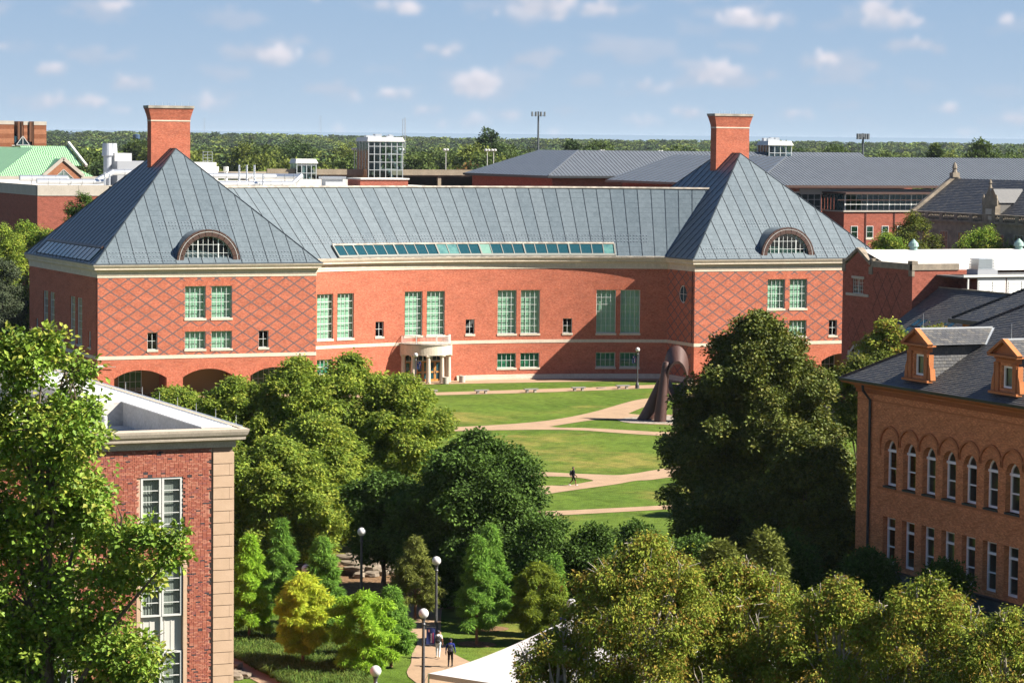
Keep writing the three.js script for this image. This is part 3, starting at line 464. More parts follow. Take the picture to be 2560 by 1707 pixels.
  for (const a of [-1.5, -0.942, -0.314, 0.314, 0.942, 1.5]) { const c = Q(a, 3.3, 0), b = new B(); b.tube([V(c.x, 0.12, c.z), V(c.x, 1.3, c.z), V(c.x, 3.4, c.z), V(c.x, 3.46, c.z), V(c.x, 3.6, c.z)], [0.31, 0.305, 0.255, 0.27, 0.36], 20, true); b.box(c.x - 0.38, 3.6, c.z - 0.38, c.x + 0.38, 3.75, c.z + 0.38); b.cyl(c.x, 0, c.z, 0.12, 0.36, 0.36, 20); b.put('column', mLime, lib); }
  { const n = 60, rail = new B(); for (const y of [5.38, 6.28]) for (let i = 0; i < n; i++) rail.bar(Q(-1.57 + 3.14 * i / n, 3.5, y), Q(-1.57 + 3.14 * (i + 1) / n, 3.5, y), 0.06, 0.06); rail.put('balcony_rail', mWhite, lib);
    for (let i = 0; i <= n; i++) { const a = -1.57 + 3.14 * i / n, q = Q(a, 3.5, 0), p = new B(), post = i % 15 === 0; p.box(q.x - (post ? 0.07 : 0.018), 5.26, q.z - (post ? 0.07 : 0.018), q.x + (post ? 0.07 : 0.018), post ? 6.42 : 6.27, q.z + (post ? 0.07 : 0.018)); p.put(post ? 'balcony_post' : 'baluster', mWhite, lib); } }
  const mOak = M({ map: mottled([0.42, 0.2, 0.045], [0.32, 0.14, 0.03], 1.2, { streak: 4, seed: 44 }), roughness: 0.45 });
  { const dw = 5.45 / 6; for (let i = 0; i < 6; i++) { const a = -9.55 + i * dw, d = new B(), f = (v) => F(v.x, v.y, v.z); for (const [x0, x1, y0, y1] of [[0.03, 0.16, 0.02, 2.7], [dw - 0.16, dw - 0.03, 0.02, 2.7], [0.16, dw - 0.16, 0.02, 0.3], [0.16, dw - 0.16, 1.15, 1.35], [0.16, dw - 0.16, 2.55, 2.7]]) d.box(a + x0, y0, -0.34, a + x1, y1, -0.26, f); const door = d.put('door', mOak, lib);
      const g = new B(); g.quad(F(a + 0.16, 0.3, -0.3), F(a + dw - 0.16, 0.3, -0.3), F(a + dw - 0.16, 2.55, -0.3), F(a + 0.16, 2.55, -0.3)); g.put('glass', mSkyPane, door); const h = new B(); h.box(a + (i % 2 ? 0.1 : dw - 0.14), 1.0, -0.26, a + (i % 2 ? 0.14 : dw - 0.1), 1.4, -0.2, f); h.put('handle', mMetal, door); }
    for (let i = 0; i < 4; i++) windowPart(lib, F, -9.55 + i * 5.45 / 4, -9.55 + (i + 1) * 5.45 / 4, 2.74, 3.7, 2, 1, { blind: null, sill: null, pane: mPaneDeep, name: 'transom_window', set: -0.3 }); }
  { const q = new B(); q.box(131, 0, -354, 150, 4.6, -353.8); q.put('lobby_wall', mPlaster, lib); }
  rebase(lib, 146.3, 0, -350);
}
// ---------------------------------------------------------------- brick hall at the left with stone quoins
const mBrickWarm = [0, 1, 2, 3, 4].map((i) => M({ map: mottled([[0.32, 0.115, 0.075], [0.28, 0.092, 0.062], [0.37, 0.155, 0.105], [0.25, 0.092, 0.075], [0.06, 0.05, 0.054]][i], [[0.26, 0.085, 0.06], [0.22, 0.07, 0.052], [0.31, 0.12, 0.085], [0.19, 0.072, 0.065], [0.042, 0.036, 0.039]][i], 0.7, { w: 128, seed: 90 + i }) }));
const mMortar = M({ map: mottled([0.42, 0.30, 0.22], [0.34, 0.24, 0.18], 2, { seed: 97 }) });
const mSand = M({ map: mottled([0.42, 0.30, 0.21], [0.36, 0.25, 0.17], 1.6, { seed: 98, grain: 0.08 }) }), mSandB = M({ map: mottled([0.38, 0.27, 0.185], [0.44, 0.31, 0.22], 1.3, { seed: 99, grain: 0.08 }) });
const mSpandrel = M({ color: lin(0.42, 0.41, 0.38), roughness: 0.6 }), mShade = M({ map: mottled([0.27, 0.265, 0.25], [0.22, 0.215, 0.205], 2, { grain: 0.05, seed: 101 }) });
{
  const h = thing('brick_hall', 'red brick hall with tan stone corner blocks behind the big leafy tree', 'building');
  const x1 = 41.12, z = -127.16, x0 = 18, top = 17.55, bays = [[36.55, 38.6], [31.3, 33.35], [26.05, 28.1], [20.8, 22.85]];
  // openings: upper window and the tall framed bay below
  const holes = bays.flatMap(([a, b]) => [{ x0: a - x0, x1: b - x0, y0: 13.35, y1: 16.2 }, { x0: a - x0 - 0.16, x1: b - x0 + 0.16, y0: 0, y1: 12.2 }]);
  put('wall_core', wallGeo(V(x0, 0, z - 0.05), V(1, 0, 0), x1 - x0 - 1.06, 0, top, holes, 0.4), mMortar, h);
  { const q = new B(); q.box(x0, 0, z - 40, x0 + 0.4, top, z - 0.5); q.box(x1 - 0.5, 0, z - 40, x1 - 0.08, top, z - 0.5); q.box(x0, 0, z - 40.4, x1, top, z - 40); q.put('side_wall', mBrick, h); }
  // every brick of the front: the ones in the open part of the wall singly, the rest as one
  const bw = 0.2135, bh = 0.0678, rows = Math.floor(top / bh), rest = [[], [], [], [], []], geo = new B(); geo.box(-0.0985, -0.0285, -0.06, 0.0985, 0.0285, 0.008); const bg = geo.build(); const half = new B(); half.box(-0.0455, -0.0285, -0.06, 0.0455, 0.0285, 0.008); const hg = half.build();
  const restHalf = [[], [], [], [], []]; let single = 0;
  for (let r = 0; r < rows; r++) { const y = (r + 0.5) * bh; let x = x0 + ((r % 2) ? bw / 2 : 0), i = 0;
    while (x < x1 - 1.12) { const header = hash(i, r, 201) < 0.16, w = header ? bw / 2 : bw, cx = x + w / 2; x += w; i++;
      if (cx + w / 2 > x1 - 1.07) break; if (holes.some((o) => cx + x0 * 0 > o.x0 + x0 - w / 2 && cx < o.x1 + x0 + w / 2 && y > o.y0 - 0.03 && y < o.y1 + 0.03)) continue;
      const k = hash(i, r, 203), t = k < 0.045 ? 4 : k < 0.36 ? 0 : k < 0.62 ? 1 : k < 0.86 ? 2 : 3, zz = z + (hash(i, r, 205) - 0.5) * 0.006;
      if (!header && single < 300 && y > 13.1 && y < 17.4 && cx > 38.75 && cx < 40.05) { const m = put('brick', bg, mBrickWarm[t], h); m.position.set(cx, y, zz); single++; }
      else (header ? restHalf : rest)[t].push(cx, y, zz); } }
  const mx = new THREE.Matrix4();
  for (const [list, g] of [[rest, bg], [restHalf, hg]]) list.forEach((l, t) => { const im = new THREE.InstancedMesh(g, mBrickWarm[t], l.length / 3); for (let i = 0; i < l.length / 3; i++) im.setMatrixAt(i, mx.makeTranslation(l[i * 3], l[i * 3 + 1], l[i * 3 + 2])); im.name = 'brickwork'; im.userData.kind = 'stuff'; im.castShadow = im.receiveShadow = true; h.add(im); });
  // quoins
  { const back = new B(); back.box(x1 - 1.07, 0, z - 0.6, x1 - 0.08, top, z - 0.02); back.put('quoin_backing', M({ color: lin(0.2, 0.15, 0.11) }), h);
    for (let i = 0; i * 0.562 < top - 0.1; i++) { const q = new B(), y = top - 0.27 - i * 0.562, s = i % 2 ? 0.24 : 0; q.box(x1 - 1.04, Math.max(0, y - 0.53), z - 0.55, x1 - (s || 0.02) - (s ? 0.01 : 0), y, z + 0.05); q.put('quoin', i % 3 ? mSand : mSandB, h); if (s) { const e = new B(); e.box(x1 - s, Math.max(0, y - 0.53), z - 0.55, x1 - 0.02, y, z + 0.05); e.put('quoin', i % 3 ? mSandB : mSand, h); } } }
  // cornice in stone lengths
  { const prof = [[-0.2, 17.52], [0.06, 17.52], [0.06, 17.8], [0.14, 17.84], [0.42, 17.9], [0.44, 18.0], [0.4, 18.02], [0.5, 18.12], [0.56, 18.28], [0.58, 18.4], [-0.2, 18.42]];
    sweep([[x0, z], [x1, z], [x1, z - 40]], prof).put('cornice', M({ map: mottled([0.4, 0.345, 0.28], [0.3, 0.26, 0.21], 3, { seed: 103 }) }), h); }
  // flat roof with deep parapet along the east side
  { const r = new B(); r.box(x0, 17.1, z - 40, x1 - 0.4, 17.25, z - 0.3); r.put('roof_deck', mMembrane, h);
    const p = new B(); p.box(x1 - 1.5, 17.25, z - 14, x1 - 0.2, 18.44, z - 0.2); p.box(x1 - 2.8, 17.25, z - 40, x1 - 0.2, 18.44, z - 14); p.put('parapet', mMembrane, h);
    const c = new B(); c.box(x1 - 1.58, 18.44, z - 14, x1 - 0.1, 18.5, z - 0.1); c.box(x1 - 2.9, 18.44, z - 40, x1 - 0.1, 18.5, z - 14); c.put('parapet_coping', M({ color: lin(0.62, 0.61, 0.59), roughness: 0.5 }), h);
    const e = new B(); e.bar(V(x1 + 0.3, 18.5, z + 0.2), V(x1 + 0.3, 18.5, z - 40), 0.12, 0.05); e.bar(V(x1 - 0.2, 18.52, z - 0.4), V(x1 - 0.2, 18.52, z - 40), 0.04, 0.04); e.put('coping_cable', mMetal, h);
    for (let i = 0; i < 7; i++) { const q = new B(); q.cyl(x1 + 0.35, 18.44, z - 0.8 - i * 3.2, 18.95, 0.018, 0.01, 5); q.put('lightning_rod', mMetal, h); }
    const v = new B(); v.cyl(x1 - 4.1, 17.25, z - 8, 18.35, 0.13, 0.13, 12); v.cyl(x1 - 4.1, 17.25, z - 8, 17.4, 0.24, 0.14, 12); v.put('vent_pipe', mWhite, h); }
  // windows
  for (const [a, b] of bays) {
    const f = (x, y, d) => V(x, y, z + d), m = (a + b) / 2;
    for (const [p, q] of [[a, m], [m, b]]) windowPart(h, f, p + 0.02, q - 0.02, 13.35, 16.2, 1, 5, { pane: mPaneClear, blind: mShade, frame: mWhite, sill: null, edge: 0.1, set: -0.09, blindGap: 0.12, bar: 0.035 });
    { const s = new B(); s.box(a - 0.12, 13.15, z - 0.3, b + 0.12, 13.35, z + 0.06); s.put('window_sill', mSand, h); }
    for (const [y0, y1, rows] of [[9.62, 12.05, 4], [5.1, 7.95, 5], [0.9, 3.4, 4]]) for (const [p, q] of [[a, m], [m, b]]) windowPart(h, f, p + 0.02, q - 0.02, y0, y1, 1, rows, { pane: mPaneClear, blind: mShade, frame: mWhite, sill: null, edge: 0.085, set: -0.09, blindGap: 0.12, bar: 0.035 });
    for (const [y0, y1] of [[7.95, 9.62], [3.4, 5.1]]) { const s = new B(); s.box(a, y0, z - 0.26, b, y1, z - 0.2); const pn = s.put('spandrel_panel', mSpandrel, h); for (const [p, q] of [[a, m], [m, b]]) for (let i = 0; i < 3; i++) { const t = new B(), x = lerp(p + 0.2, q - 0.2, i / 2); t.box(x - 0.025, y0 + 0.05, z - 0.2, x + 0.025, y1 - 0.05, z - 0.18); t.put('batten', mSpandrel, pn); } }
    { const s = new B(); s.box(a - 0.2, 0, z - 0.3, a - 0.02, 12.25, z + 0.03); s.box(b + 0.02, 0, z - 0.3, b + 0.2, 12.25, z + 0.03); s.box(a - 0.2, 12.06, z - 0.3, b + 0.2, 12.25, z + 0.05); s.put('bay_surround', mSand, h); const d = new B(); d.box(m - 0.05, 0, z - 0.26, m + 0.05, 12.06, z - 0.05); d.put('mullion', mWhite, h); }
  }
  rebase(h, x1, 0, z);
  // roof-top air handler behind
  const ah = thing('air_handler', 'white louvred air handling unit on the roof at the far left edge', 'air handler');
  { const c = new B(); c.box(18.6, 17.25, -163, 31.8, 23.6, -152.5); c.put('casing', M({ color: lin(0.5, 0.5, 0.51), roughness: 0.5 }), ah); for (let i = 0; i < 12; i++) { const s = new B(), y = 20.2 + i * 0.25; s.quad(V(20, y, -152.3), V(29.4, y, -152.3), V(29.4, y + 0.2, -152.45), V(20, y + 0.2, -152.45)); s.put('louvre', mWhite, ah); } const t = new B(); t.box(18.4, 23.6, -163.2, 32, 23.75, -152.2); t.box(29.6, 17.25, -152.5, 29.75, 23.6, -152.3); t.put('trim', mWhite, ah); rebase(ah, 25, 17.25, -157); }
}
// ---------------------------------------------------------------- orange brick hall at the right with slate roof and dormers
const mPaint = M({ color: lin(0.78, 0.77, 0.75), roughness: 0.5 });
const orangeSet = { a: [0.54, 0.21, 0.085], b: [0.44, 0.165, 0.067], c: [0.6, 0.265, 0.12], mortar: [0.36, 0.175, 0.095], cols: 20, rows: 60, size: [4.1, 4.1], joint: 0.11, seed: 7 };
const mOrange = M({ map: brickTex(orangeSet) }), mTerra = M({ map: mottled([0.4, 0.155, 0.064], [0.33, 0.125, 0.052], 2.5, { seed: 111 }) });
const slateMat = (k, c, seed) => M({ map: mottled(c, [c[0] * 0.66, c[1] * 0.67, c[2] * 0.72], 2.2, { w: 256, seed }), roughness: k });
const mSlateA = slateMat(0.6, [0.074, 0.074, 0.076], 113), mSlateB = slateMat(0.62, [0.1, 0.095, 0.088], 115), mSlateC = slateMat(0.56, [0.058, 0.059, 0.064], 117);
const mGutterDark = M({ color: lin(0.02, 0.022, 0.026), roughness: 0.45 });
// slates: rows of single pieces on a planar face; the biggest ones singly, the rest as one
function slates(parent, outline, at, { w = 0.27, row = 0.2, mats, seed, single = 0, far = false, skip = null, name = 'slate' }) {
  const us = outline.map((p) => p[0]), vs = outline.map((p) => p[1]), u0 = Math.min(...us), u1 = Math.max(...us), v0 = Math.min(...vs), v1 = Math.max(...vs), bulk = mats.map(() => new B());
  { const q = new B(); q.poly(outline.map(([u, v]) => at(u, v, -0.01))); q.put('roof_deck', mUnder, parent); }
  let n = 0;
  for (let j = 0; v0 + j * row < v1; j++) for (let i = -1; u0 + i * w < u1; i++) {
    const a = u0 + i * w + (j % 2) * w * 0.5, v = v0 + j * row, q = clipBox(outline, a + 0.008, a + w - 0.008, v, v + row + 0.02); if (q.length < 3) continue; if (skip && skip(a + w / 2, v + row / 2)) continue;
    const k = Math.floor(hash(i, j, seed) * mats.length), lift = 0.022 + 0.012 * hash(i, j, seed + 3), P = ([u, s]) => at(u, s, 0.006 + lift * (1 - (s - v) / row)), one = n < single ? new B() : bulk[k];
    one.poly(q.map(P)); const lo = q.filter((p) => p[1] < v + 1e-4); if (lo.length === 2) { const [c, d] = lo[0][0] < lo[1][0] ? lo : [lo[1], lo[0]]; one.quad(at(c[0], c[1], -0.005), at(d[0], d[1], -0.005), P(d), P(c)); }
    if (n < single) one.put(name, mats[k], parent); n++;
  }
  bulk.forEach((b, k) => b.p.length && b.put(name + '_courses', mats[k], parent, 'stuff'));
}
{
  const o = thing('orange_brick_hall', 'tall orange brick hall with arched windows and dark slate dormered roof', 'building'), X = 103.92, zn = -176.0, zs = -128;
  const f = (z, y, d) => V(X - d, y, z), W = V(0, 0, 1), n = 18, wz = (i) => -172.2 + i * 2.573, holes = [];
  for (let i = 0; i < n; i++) { holes.push({ x0: wz(i) - zn, x1: wz(i) + 1.66 - zn, y0: 8.0, y1: 11.32, arc: 0.829 }); holes.push({ x0: wz(i) - zn, x1: wz(i) + 1.66 - zn, y0: 2.4, y1: 5.8 }); }
  put('west_wall', wallGeo(V(X, 0, zn), W, zs - zn, 2.0, 15.0, holes, 0.55), mOrange, o);
  { const q = new B(); q.box(X + 0.004, 2, zn - 0.0, X + 22, 15, zn + 0.5); q.box(X + 21.5, 2, zn + 0.5, X + 22, 15, zs); q.box(X, 2, zs, X + 22, 15, zs + 0.5); q.put('side_wall', mOrange, o); const b = new B(); b.box(X - 0.28, 0, zn - 0.28, X + 22.2, 2.0, zs + 0.3); b.put('stone_base', M({ map: mottled([0.11, 0.125, 0.13], [0.07, 0.08, 0.085], 3, { seed: 131 }) }), o); }
  { const q = new B(); for (const y of [0.55, 1.05, 1.55]) q.box(X - 0.3, y, zn - 0.3, X - 0.27, y + 0.03, zs); q.box(X - 0.36, 1.98, zn - 0.36, X + 0.02, 2.12, zs); q.put('base_moulding', mGutterDark, o); }
  for (let i = 0; i < n; i++) {
    const a = wz(i), b = a + 1.66, m = (a + b) / 2;
    // arched sash: frame with panes
    const fr = new B(), P = (t, r, d) => f(m - r * Math.cos(t), 10.49 + r * Math.sin(t), d), s = -0.45;
    for (let k = 0; k < 12; k++) { const t0 = k / 12 * Math.PI, t1 = (k + 1) / 12 * Math.PI; fr.quad(P(t0, 0.68, s + 0.05), P(t1, 0.68, s + 0.05), P(t1, 0.83, s + 0.05), P(t0, 0.83, s + 0.05)); fr.quad(P(t1, 0.68, s - 0.05), P(t0, 0.68, s - 0.05), P(t0, 0.68, s + 0.05), P(t1, 0.68, s + 0.05)); }
    const bx = (q, z0, y0, d0, z1, y1, d1) => q.box(z0, y0, d0, z1, y1, d1, (v) => f(v.x, v.y, v.z));
    for (const [z0, y0, z1, y1] of [[a, 8.0, a + 0.17, 10.49], [b - 0.17, 8.0, b, 10.49], [a + 0.17, 8.0, b - 0.17, 8.16]]) bx(fr, z0, y0, s - 0.06, z1, y1, s + 0.06);
    bx(fr, a, 10.4, s - 0.06, b, 10.58, s + 0.14); bx(fr, a + 0.17, 9.2, s - 0.05, b - 0.17, 9.29, s + 0.07);
    const w = fr.put('arched_window', mPaint, o);
    for (const [y0, y1] of [[8.16, 9.2], [9.29, 10.4]]) { const p = new B(); p.quad(f(a + 0.17, y0, s), f(b - 0.17, y0, s), f(b - 0.17, y1, s), f(a + 0.17, y1, s)); p.put('pane', mSkyPaneDark, w); }
    { const p = new B(); for (let k = 0; k < 12; k++) { const t0 = k / 12 * Math.PI, t1 = (k + 1) / 12 * Math.PI; p.tri(P(t0, 0.68, s), f(m, 10.55, s), P(t1, 0.68, s)); } p.put('pane', mSkyPaneDark, w); }
    { const sl = new B(); bx(sl, a - 0.05, 7.86, -0.5, b + 0.05, 8.0, 0.05); sl.put('sill', mGutterDark, w); }
    // hood mould over the arch
    const hd = new B(), R0 = 1.26, pr = 0.13; for (let k = 0; k < 14; k++) { const A = (k) => Math.PI * clamp(k / 14), t0 = A(k), t1 = A(k + 1); const q = (t, r, d) => f(m - r * Math.cos(t), 10.9 + r * Math.sin(t), d); hd.quad(q(t0, R0, pr), q(t1, R0, pr), q(t1, R0 + 0.15, pr), q(t0, R0 + 0.15, pr)); hd.quad(q(t1, R0, 0.0), q(t0, R0, 0.0), q(t0, R0, pr), q(t1, R0, pr)); hd.quad(q(t0, R0 + 0.15, pr), q(t1, R0 + 0.15, pr), q(t1, R0 + 0.15, 0), q(t0, R0 + 0.15, 0)); } hd.put('hood_mould', mTerra, o);
    if (!i) { const e = new B(); bx(e, m - 1.4, 10.2, 0, m - 1.3, 10.9, 0.05); bx(e, m - 1.45, 10.1, 0, m - 1.2, 10.25, 0.09); e.put('hood_stop', mTerra, o); }
    // lower sash
    windowPart(o, f, a, b, 2.4, 5.8, 1, 1, { pane: mSkyPaneDark, frame: mPaint, blind: null, sill: null, edge: 0.17, set: -0.45, name: 'sash_window' });
    const lw = o.children[o.children.length - 1], bars = new B(); bx(bars, a + 0.1, 4.88, -0.5, b - 0.1, 5.04, -0.32); bx(bars, a + 0.1, 3.62, -0.49, b - 0.1, 3.71, -0.37); bars.put('sash_bar', mPaint, lw);
  }
  { const q = new B(); q.box(X + 9, 0.1, zn + 0.6, X + 9.2, 14.8, zs); q.box(X + 0.56, 6.7, zn + 0.5, X + 21.4, 7.0, zs); q.box(X + 0.56, 14.7, zn + 0.5, X + 21.4, 14.95, zs); q.box(X + 0.56, 2.01, zn + 0.5, X + 21.4, 2.05, zs); for (let i = 0; i < 6; i++) q.box(X + 0.56, 2.1, -168 + i * 7.72, X + 9, 14.6, -167.85 + i * 7.72); q.put('inner_wall', mPlaster, o); }
  { const q = new B(); q.box(X - 0.05, 7.7, zn + 3, X + 0.1, 7.84, zs); q.box(X - 0.045, 13.85, zn - 0.05, X + 0.1, 13.95, zs); q.put('brick_band', mTerra, o); }
  // dentils and cornice
  { const g = new B(); g.box(-0.16, -0.17, -0.055, 0, 0.1, 0.055); const dg = g.build(); for (let z = zn, i = 0; z < zs; z += 0.2, i++) if (z < -146) { const m = put('dentil', dg, mTerra, o); m.position.set(X, 14.55, z + 0.05); }
    sweep([[X + 22, zn], [X, zn], [X, zs]].map((p) => p), [[0, 14.66], [0.18, 14.66], [0.2, 14.8], [0.5, 14.92], [0.85, 15.0], [0.95, 15.12], [0, 15.14]]).put('cornice', mTerra, o);
    sweep([[X + 22, zn], [X, zn], [X, zs]], [[0.3, 15.13], [1.0, 15.13], [1.05, 15.32], [0.95, 15.36], [0.3, 15.3]]).put('gutter', mGutterDark, o); }
  { const q = new B(); q.tube([V(X - 0.75, 15.0, zn + 1.9), V(X - 0.7, 14.6, zn + 1.9), V(X - 0.14, 13.9, zn + 1.95), V(X - 0.14, 0.2, zn + 1.95)], [0.1, 0.1, 0.1, 0.1], 8); q.put('downpipe', mGutterDark, o); }
  // roof: hipped at the north end
  const e0 = X - 0.9, pitch = 0.6, len = 12.6, ny = Math.cos(Math.atan(pitch)), nx = Math.sin(Math.atan(pitch));
  const RW = (u, v, h) => V(e0 + v * ny - h * nx, 15.3 + v * nx + h * ny, u), nn = zn - 0.9, RN = (u, v, h) => V(u, 15.3 + v * nx + h * ny, nn + v * ny - h * nx);
  const dorm = [-167.5, -156.6, -145.7], hipZ = nn + len * ny;
  slates(o, [[nn, 0], [zs, 0], [zs, len], [hipZ, len]], RW, { mats: [mSlateA, mSlateA, mSlateB, mSlateC], seed: 140, single: 300, skip: (u, v) => u < -176.4 && false });
  { const q = new B(), mz = e0 + len * ny; q.poly([V(e0, 15.3, nn), V(mz, 15.3 + len * nx, hipZ), V(mz + 1, 15.3 + len * nx, hipZ), V(X + 22.9, 15.3, nn)]); q.poly([V(mz, 15.3 + len * nx, hipZ), V(mz, 15.3 + len * nx, zs), V(X + 22.9, 15.3, zs), V(X + 22.9, 15.3, nn), V(mz + 1, 15.3 + len * nx, hipZ)]); q.put('rear_slope', mSlateA, o);
    const hp = new B(); hp.bar(V(e0, 15.36, nn), V(mz, 15.36 + len * nx, hipZ), 0.3, 0.12); hp.put('hip_roll', mGutterDark, o); }
  for (const dz of dorm) {
    const xf = X - 0.2, y0 = 15.95, w = 1.22, H = 2.3, eav = y0 + H, apex = eav + 1.02, back = (y) => e0 + (y - 15.3) / pitch;
    const fr = (z, y, d) => V(xf - d, y, dz + z);
    put('dormer_front', wallGeo(V(xf, 0, dz - w), W, 2 * w, y0, eav, [{ x0: w - 0.62, x1: w + 0.62, y0: y0 + 0.22, y1: y0 + 1.72 }], 0.35), mOrange, o);
    for (const s of [-1, 1]) { const c = new B(), u = s * (w - 0.2); c.box(Math.min(u - 0.2, u + 0.2), y0, 0, Math.max(u - 0.2, u + 0.2), y0 + 1.8, 0.12, (v) => fr(v.x, v.y, v.z)); c.box(u - 0.26, y0 + 1.74, 0, u + 0.26, y0 + 1.92, 0.2, (v) => fr(v.x, v.y, v.z)); const g = s * (w + 0.1); c.poly([fr(g, y0, 0.1), fr(g + s * 0.42, y0, 0.1), fr(g + s * 0.3, y0 + 0.8, 0.1), fr(g + s * 0.06, y0 + 1.3, 0.1), fr(g, y0 + 1.75, 0.1)]); c.poly([fr(g + s * 0.42, y0, 0.1), fr(g + s * 0.42, y0, -0.3), fr(g + s * 0.3, y0 + 0.8, -0.3), fr(g + s * 0.3, y0 + 0.8, 0.1)]); c.box(Math.min(g, g + s * 0.12), y0, -0.3, Math.max(g, g + s * 0.12), y0 + 1.75, 0.09, (v) => fr(v.x, v.y, v.z)); c.put('dormer_pilaster', mTerra, o); }
    windowPart(o, fr, -0.6, 0.6, y0 + 0.24, y0 + 1.7, 1, 1, { pane: mPaneClear, blind: mShade, frame: mPaint, sill: null, edge: 0.13, set: -0.24, name: 'dormer_window', blindGap: 0.2 });
    { const c = new B(); c.box(-w - 0.45, y0 - 0.16, -0.1, w + 0.45, y0, 0.36, (v) => fr(v.x, v.y, v.z)); c.put('dormer_sill', mTerra, o);
      const d = new B(); d.box(-w - 0.06, y0 + 1.92, -0.3, w + 0.06, eav, 0.06, (v) => fr(v.x, v.y, v.z)); d.box(-w - 0.5, eav, -0.3, w + 0.5, eav + 0.14, 0.42, (v) => fr(v.x, v.y, v.z)); d.put('dormer_entablature', mTerra, o);
      for (let i = 0; i < 13; i++) { const t = new B(); t.box(-w - 0.1 + i * 0.23, eav - 0.15, 0.06, -w + 0.02 + i * 0.23, eav, 0.16, (v) => fr(v.x, v.y, v.z)); t.put('dentil', mTerra, o); }
      const g = new B(); g.tri(fr(-w - 0.3, eav + 0.14, 0.05), fr(w + 0.3, eav + 0.14, 0.05), fr(0, apex, 0.05)); g.put('pediment_panel', mTerra, o);
      for (const s of [-1, 1]) { const r = new B(); r.bar(fr(s * (w + 0.55), eav + 0.12, 0.22), fr(0, apex + 0.12, 0.22), 0.4, 0.2); r.put('raking_cornice', mTerra, o); } }
    // cheeks and gable roof running back into the slope
    for (const s of [-1, 1]) { const c = new B(), pt = (x, y) => V(x, y, dz + s * w); const l = [pt(xf + 0.1, y0), pt(xf + 0.1, eav), pt(back(eav), eav), pt(back(y0), y0)]; c.poly(s > 0 ? l : l.reverse()); c.put('cheek_backing', mUnder, o);
      if (s > 0) { const CH = (u, v, h) => V(u, v, dz + w + h + 0.004); slates(o, [[xf + 0.1, y0], [back(y0), y0], [back(eav) , eav], [xf + 0.1, eav]], CH, { w: 0.3, row: 0.22, mats: [mSlateA, mSlateA, mSlateB, mSlateC], seed: 150 + dz, name: 'cheek_slate' }); } }
    for (const s of [-1, 1]) { const sl = Math.hypot(w + 0.5, apex - eav), cx = (w + 0.5) / sl, sy = (apex - eav) / sl, G = (u, v, h) => V(s > 0 ? u : u, eav + v * sy + h * cx + 0.12, dz + s * (w + 0.5 - v * cx + h * sy)); const b0 = back(eav), b1 = back(apex), xs = xf - 0.4; const out = s > 0 ? [[xs, 0], [b0, 0], [b1, sl], [xs, sl]] : [[xs, 0], [b0, 0], [b1, sl], [xs, sl]];
      const GG = s > 0 ? G : (u, v, h) => G(xs + b1 - u, v, h); slates(o, s > 0 ? out : out.map(([u, v]) => [xs + b1 - u, v]), GG, { w: 0.34, row: 0.26, mats: [mSlateA, mSlateA, mSlateB, mSlateC], seed: 160 + dz + s, name: 'dormer_slate' }); }
    { const r = new B(); r.bar(V(xf - 0.4, apex + 0.16, dz), V(back(apex), apex + 0.16, dz), 0.14, 0.1); r.bar(V(back(apex) + 0.1, apex + 0.1, dz), V(back(eav) + 0.2, eav + 0.1, dz + w + 0.5), 0.35, 0.06); r.put('lead_flashing', M({ color: lin(0.4, 0.42, 0.44), roughness: 0.45, metalness: 0.3 }), o); const d = new B(); d.cyl(xf + 0.3, apex + 0.1, dz, apex + 1.2, 0.02, 0.01, 5); d.put('lightning_rod', mMetal, o); }
  }
  // copper hood and further roofs of the same hall rising behind
  { const q = new B(); q.box(X + 15, 22.6, -170, X + 22, 23.1, -150); q.put('roof_hood', M({ map: mottled([0.07, 0.115, 0.1], [0.05, 0.085, 0.075], 4, { seed: 170 }) }), o); }
  rebase(o, X, 0, -152);
}
// ---------------------------------------------------------------- buildings behind and beside the library
const mStoneOld = M({ map: mottled([0.25, 0.21, 0.165], [0.15, 0.13, 0.105], 4, { amt: 0.9, seed: 301 }) }), mStoneBand = M({ map: mottled([0.4, 0.36, 0.31], [0.32, 0.29, 0.25], 4, { seed: 302 }) });
const mBrickDull = M({ map: brickTex({ w: 512, h: 512, a: [0.25, 0.075, 0.05], b: [0.2, 0.06, 0.042], c: [0.3, 0.1, 0.07], mortar: [0.24, 0.12, 0.09], cols: 20, rows: 58, size: [4.2, 4.2], seed: 13 }) });
const mBrickTan = M({ map: brickTex({ w: 512, h: 512, a: [0.3, 0.13, 0.07], b: [0.24, 0.1, 0.055], c: [0.34, 0.16, 0.09], mortar: [0.26, 0.14, 0.09], cols: 20, rows: 58, size: [4.2, 4.2], seed: 17 }) }), mBrickTanDark = M({ color: lin(0.13, 0.065, 0.04) });
const mZinc = M({ map: mottled([0.13, 0.145, 0.165], [0.1, 0.112, 0.13], 8, { seed: 305 }), roughness: 0.4, metalness: 0.25 }), mZincSeam = M({ color: lin(0.05, 0.055, 0.065), roughness: 0.5 }), mZincDark = M({ map: mottled([0.05, 0.052, 0.058], [0.035, 0.037, 0.042], 6, { seed: 306 }), roughness: 0.55 });
const mGreenRoof = M({ map: mottled([0.25, 0.46, 0.25], [0.21, 0.4, 0.22], 9, { seed: 307, grain: 0.06 }), roughness: 0.6 }), mGreenSeam = M({ color: lin(0.1, 0.19, 0.12) });
const mConcreteOld = M({ map: mottled([0.24, 0.2, 0.15], [0.17, 0.145, 0.11], 6, { seed: 309 }) }), mGlassBlue = new THREE.MeshPhysicalMaterial({ color: lin(0.5, 0.66, 0.68), transmission: 1, thickness: 0, roughness: 0.03 });
const mGlassWall = M({ color: lin(0.02, 0.04, 0.045), roughness: 0.06 });
const mDuctBand = M({ color: lin(0.4, 0.41, 0.42), roughness: 0.4, metalness: 0.7 });
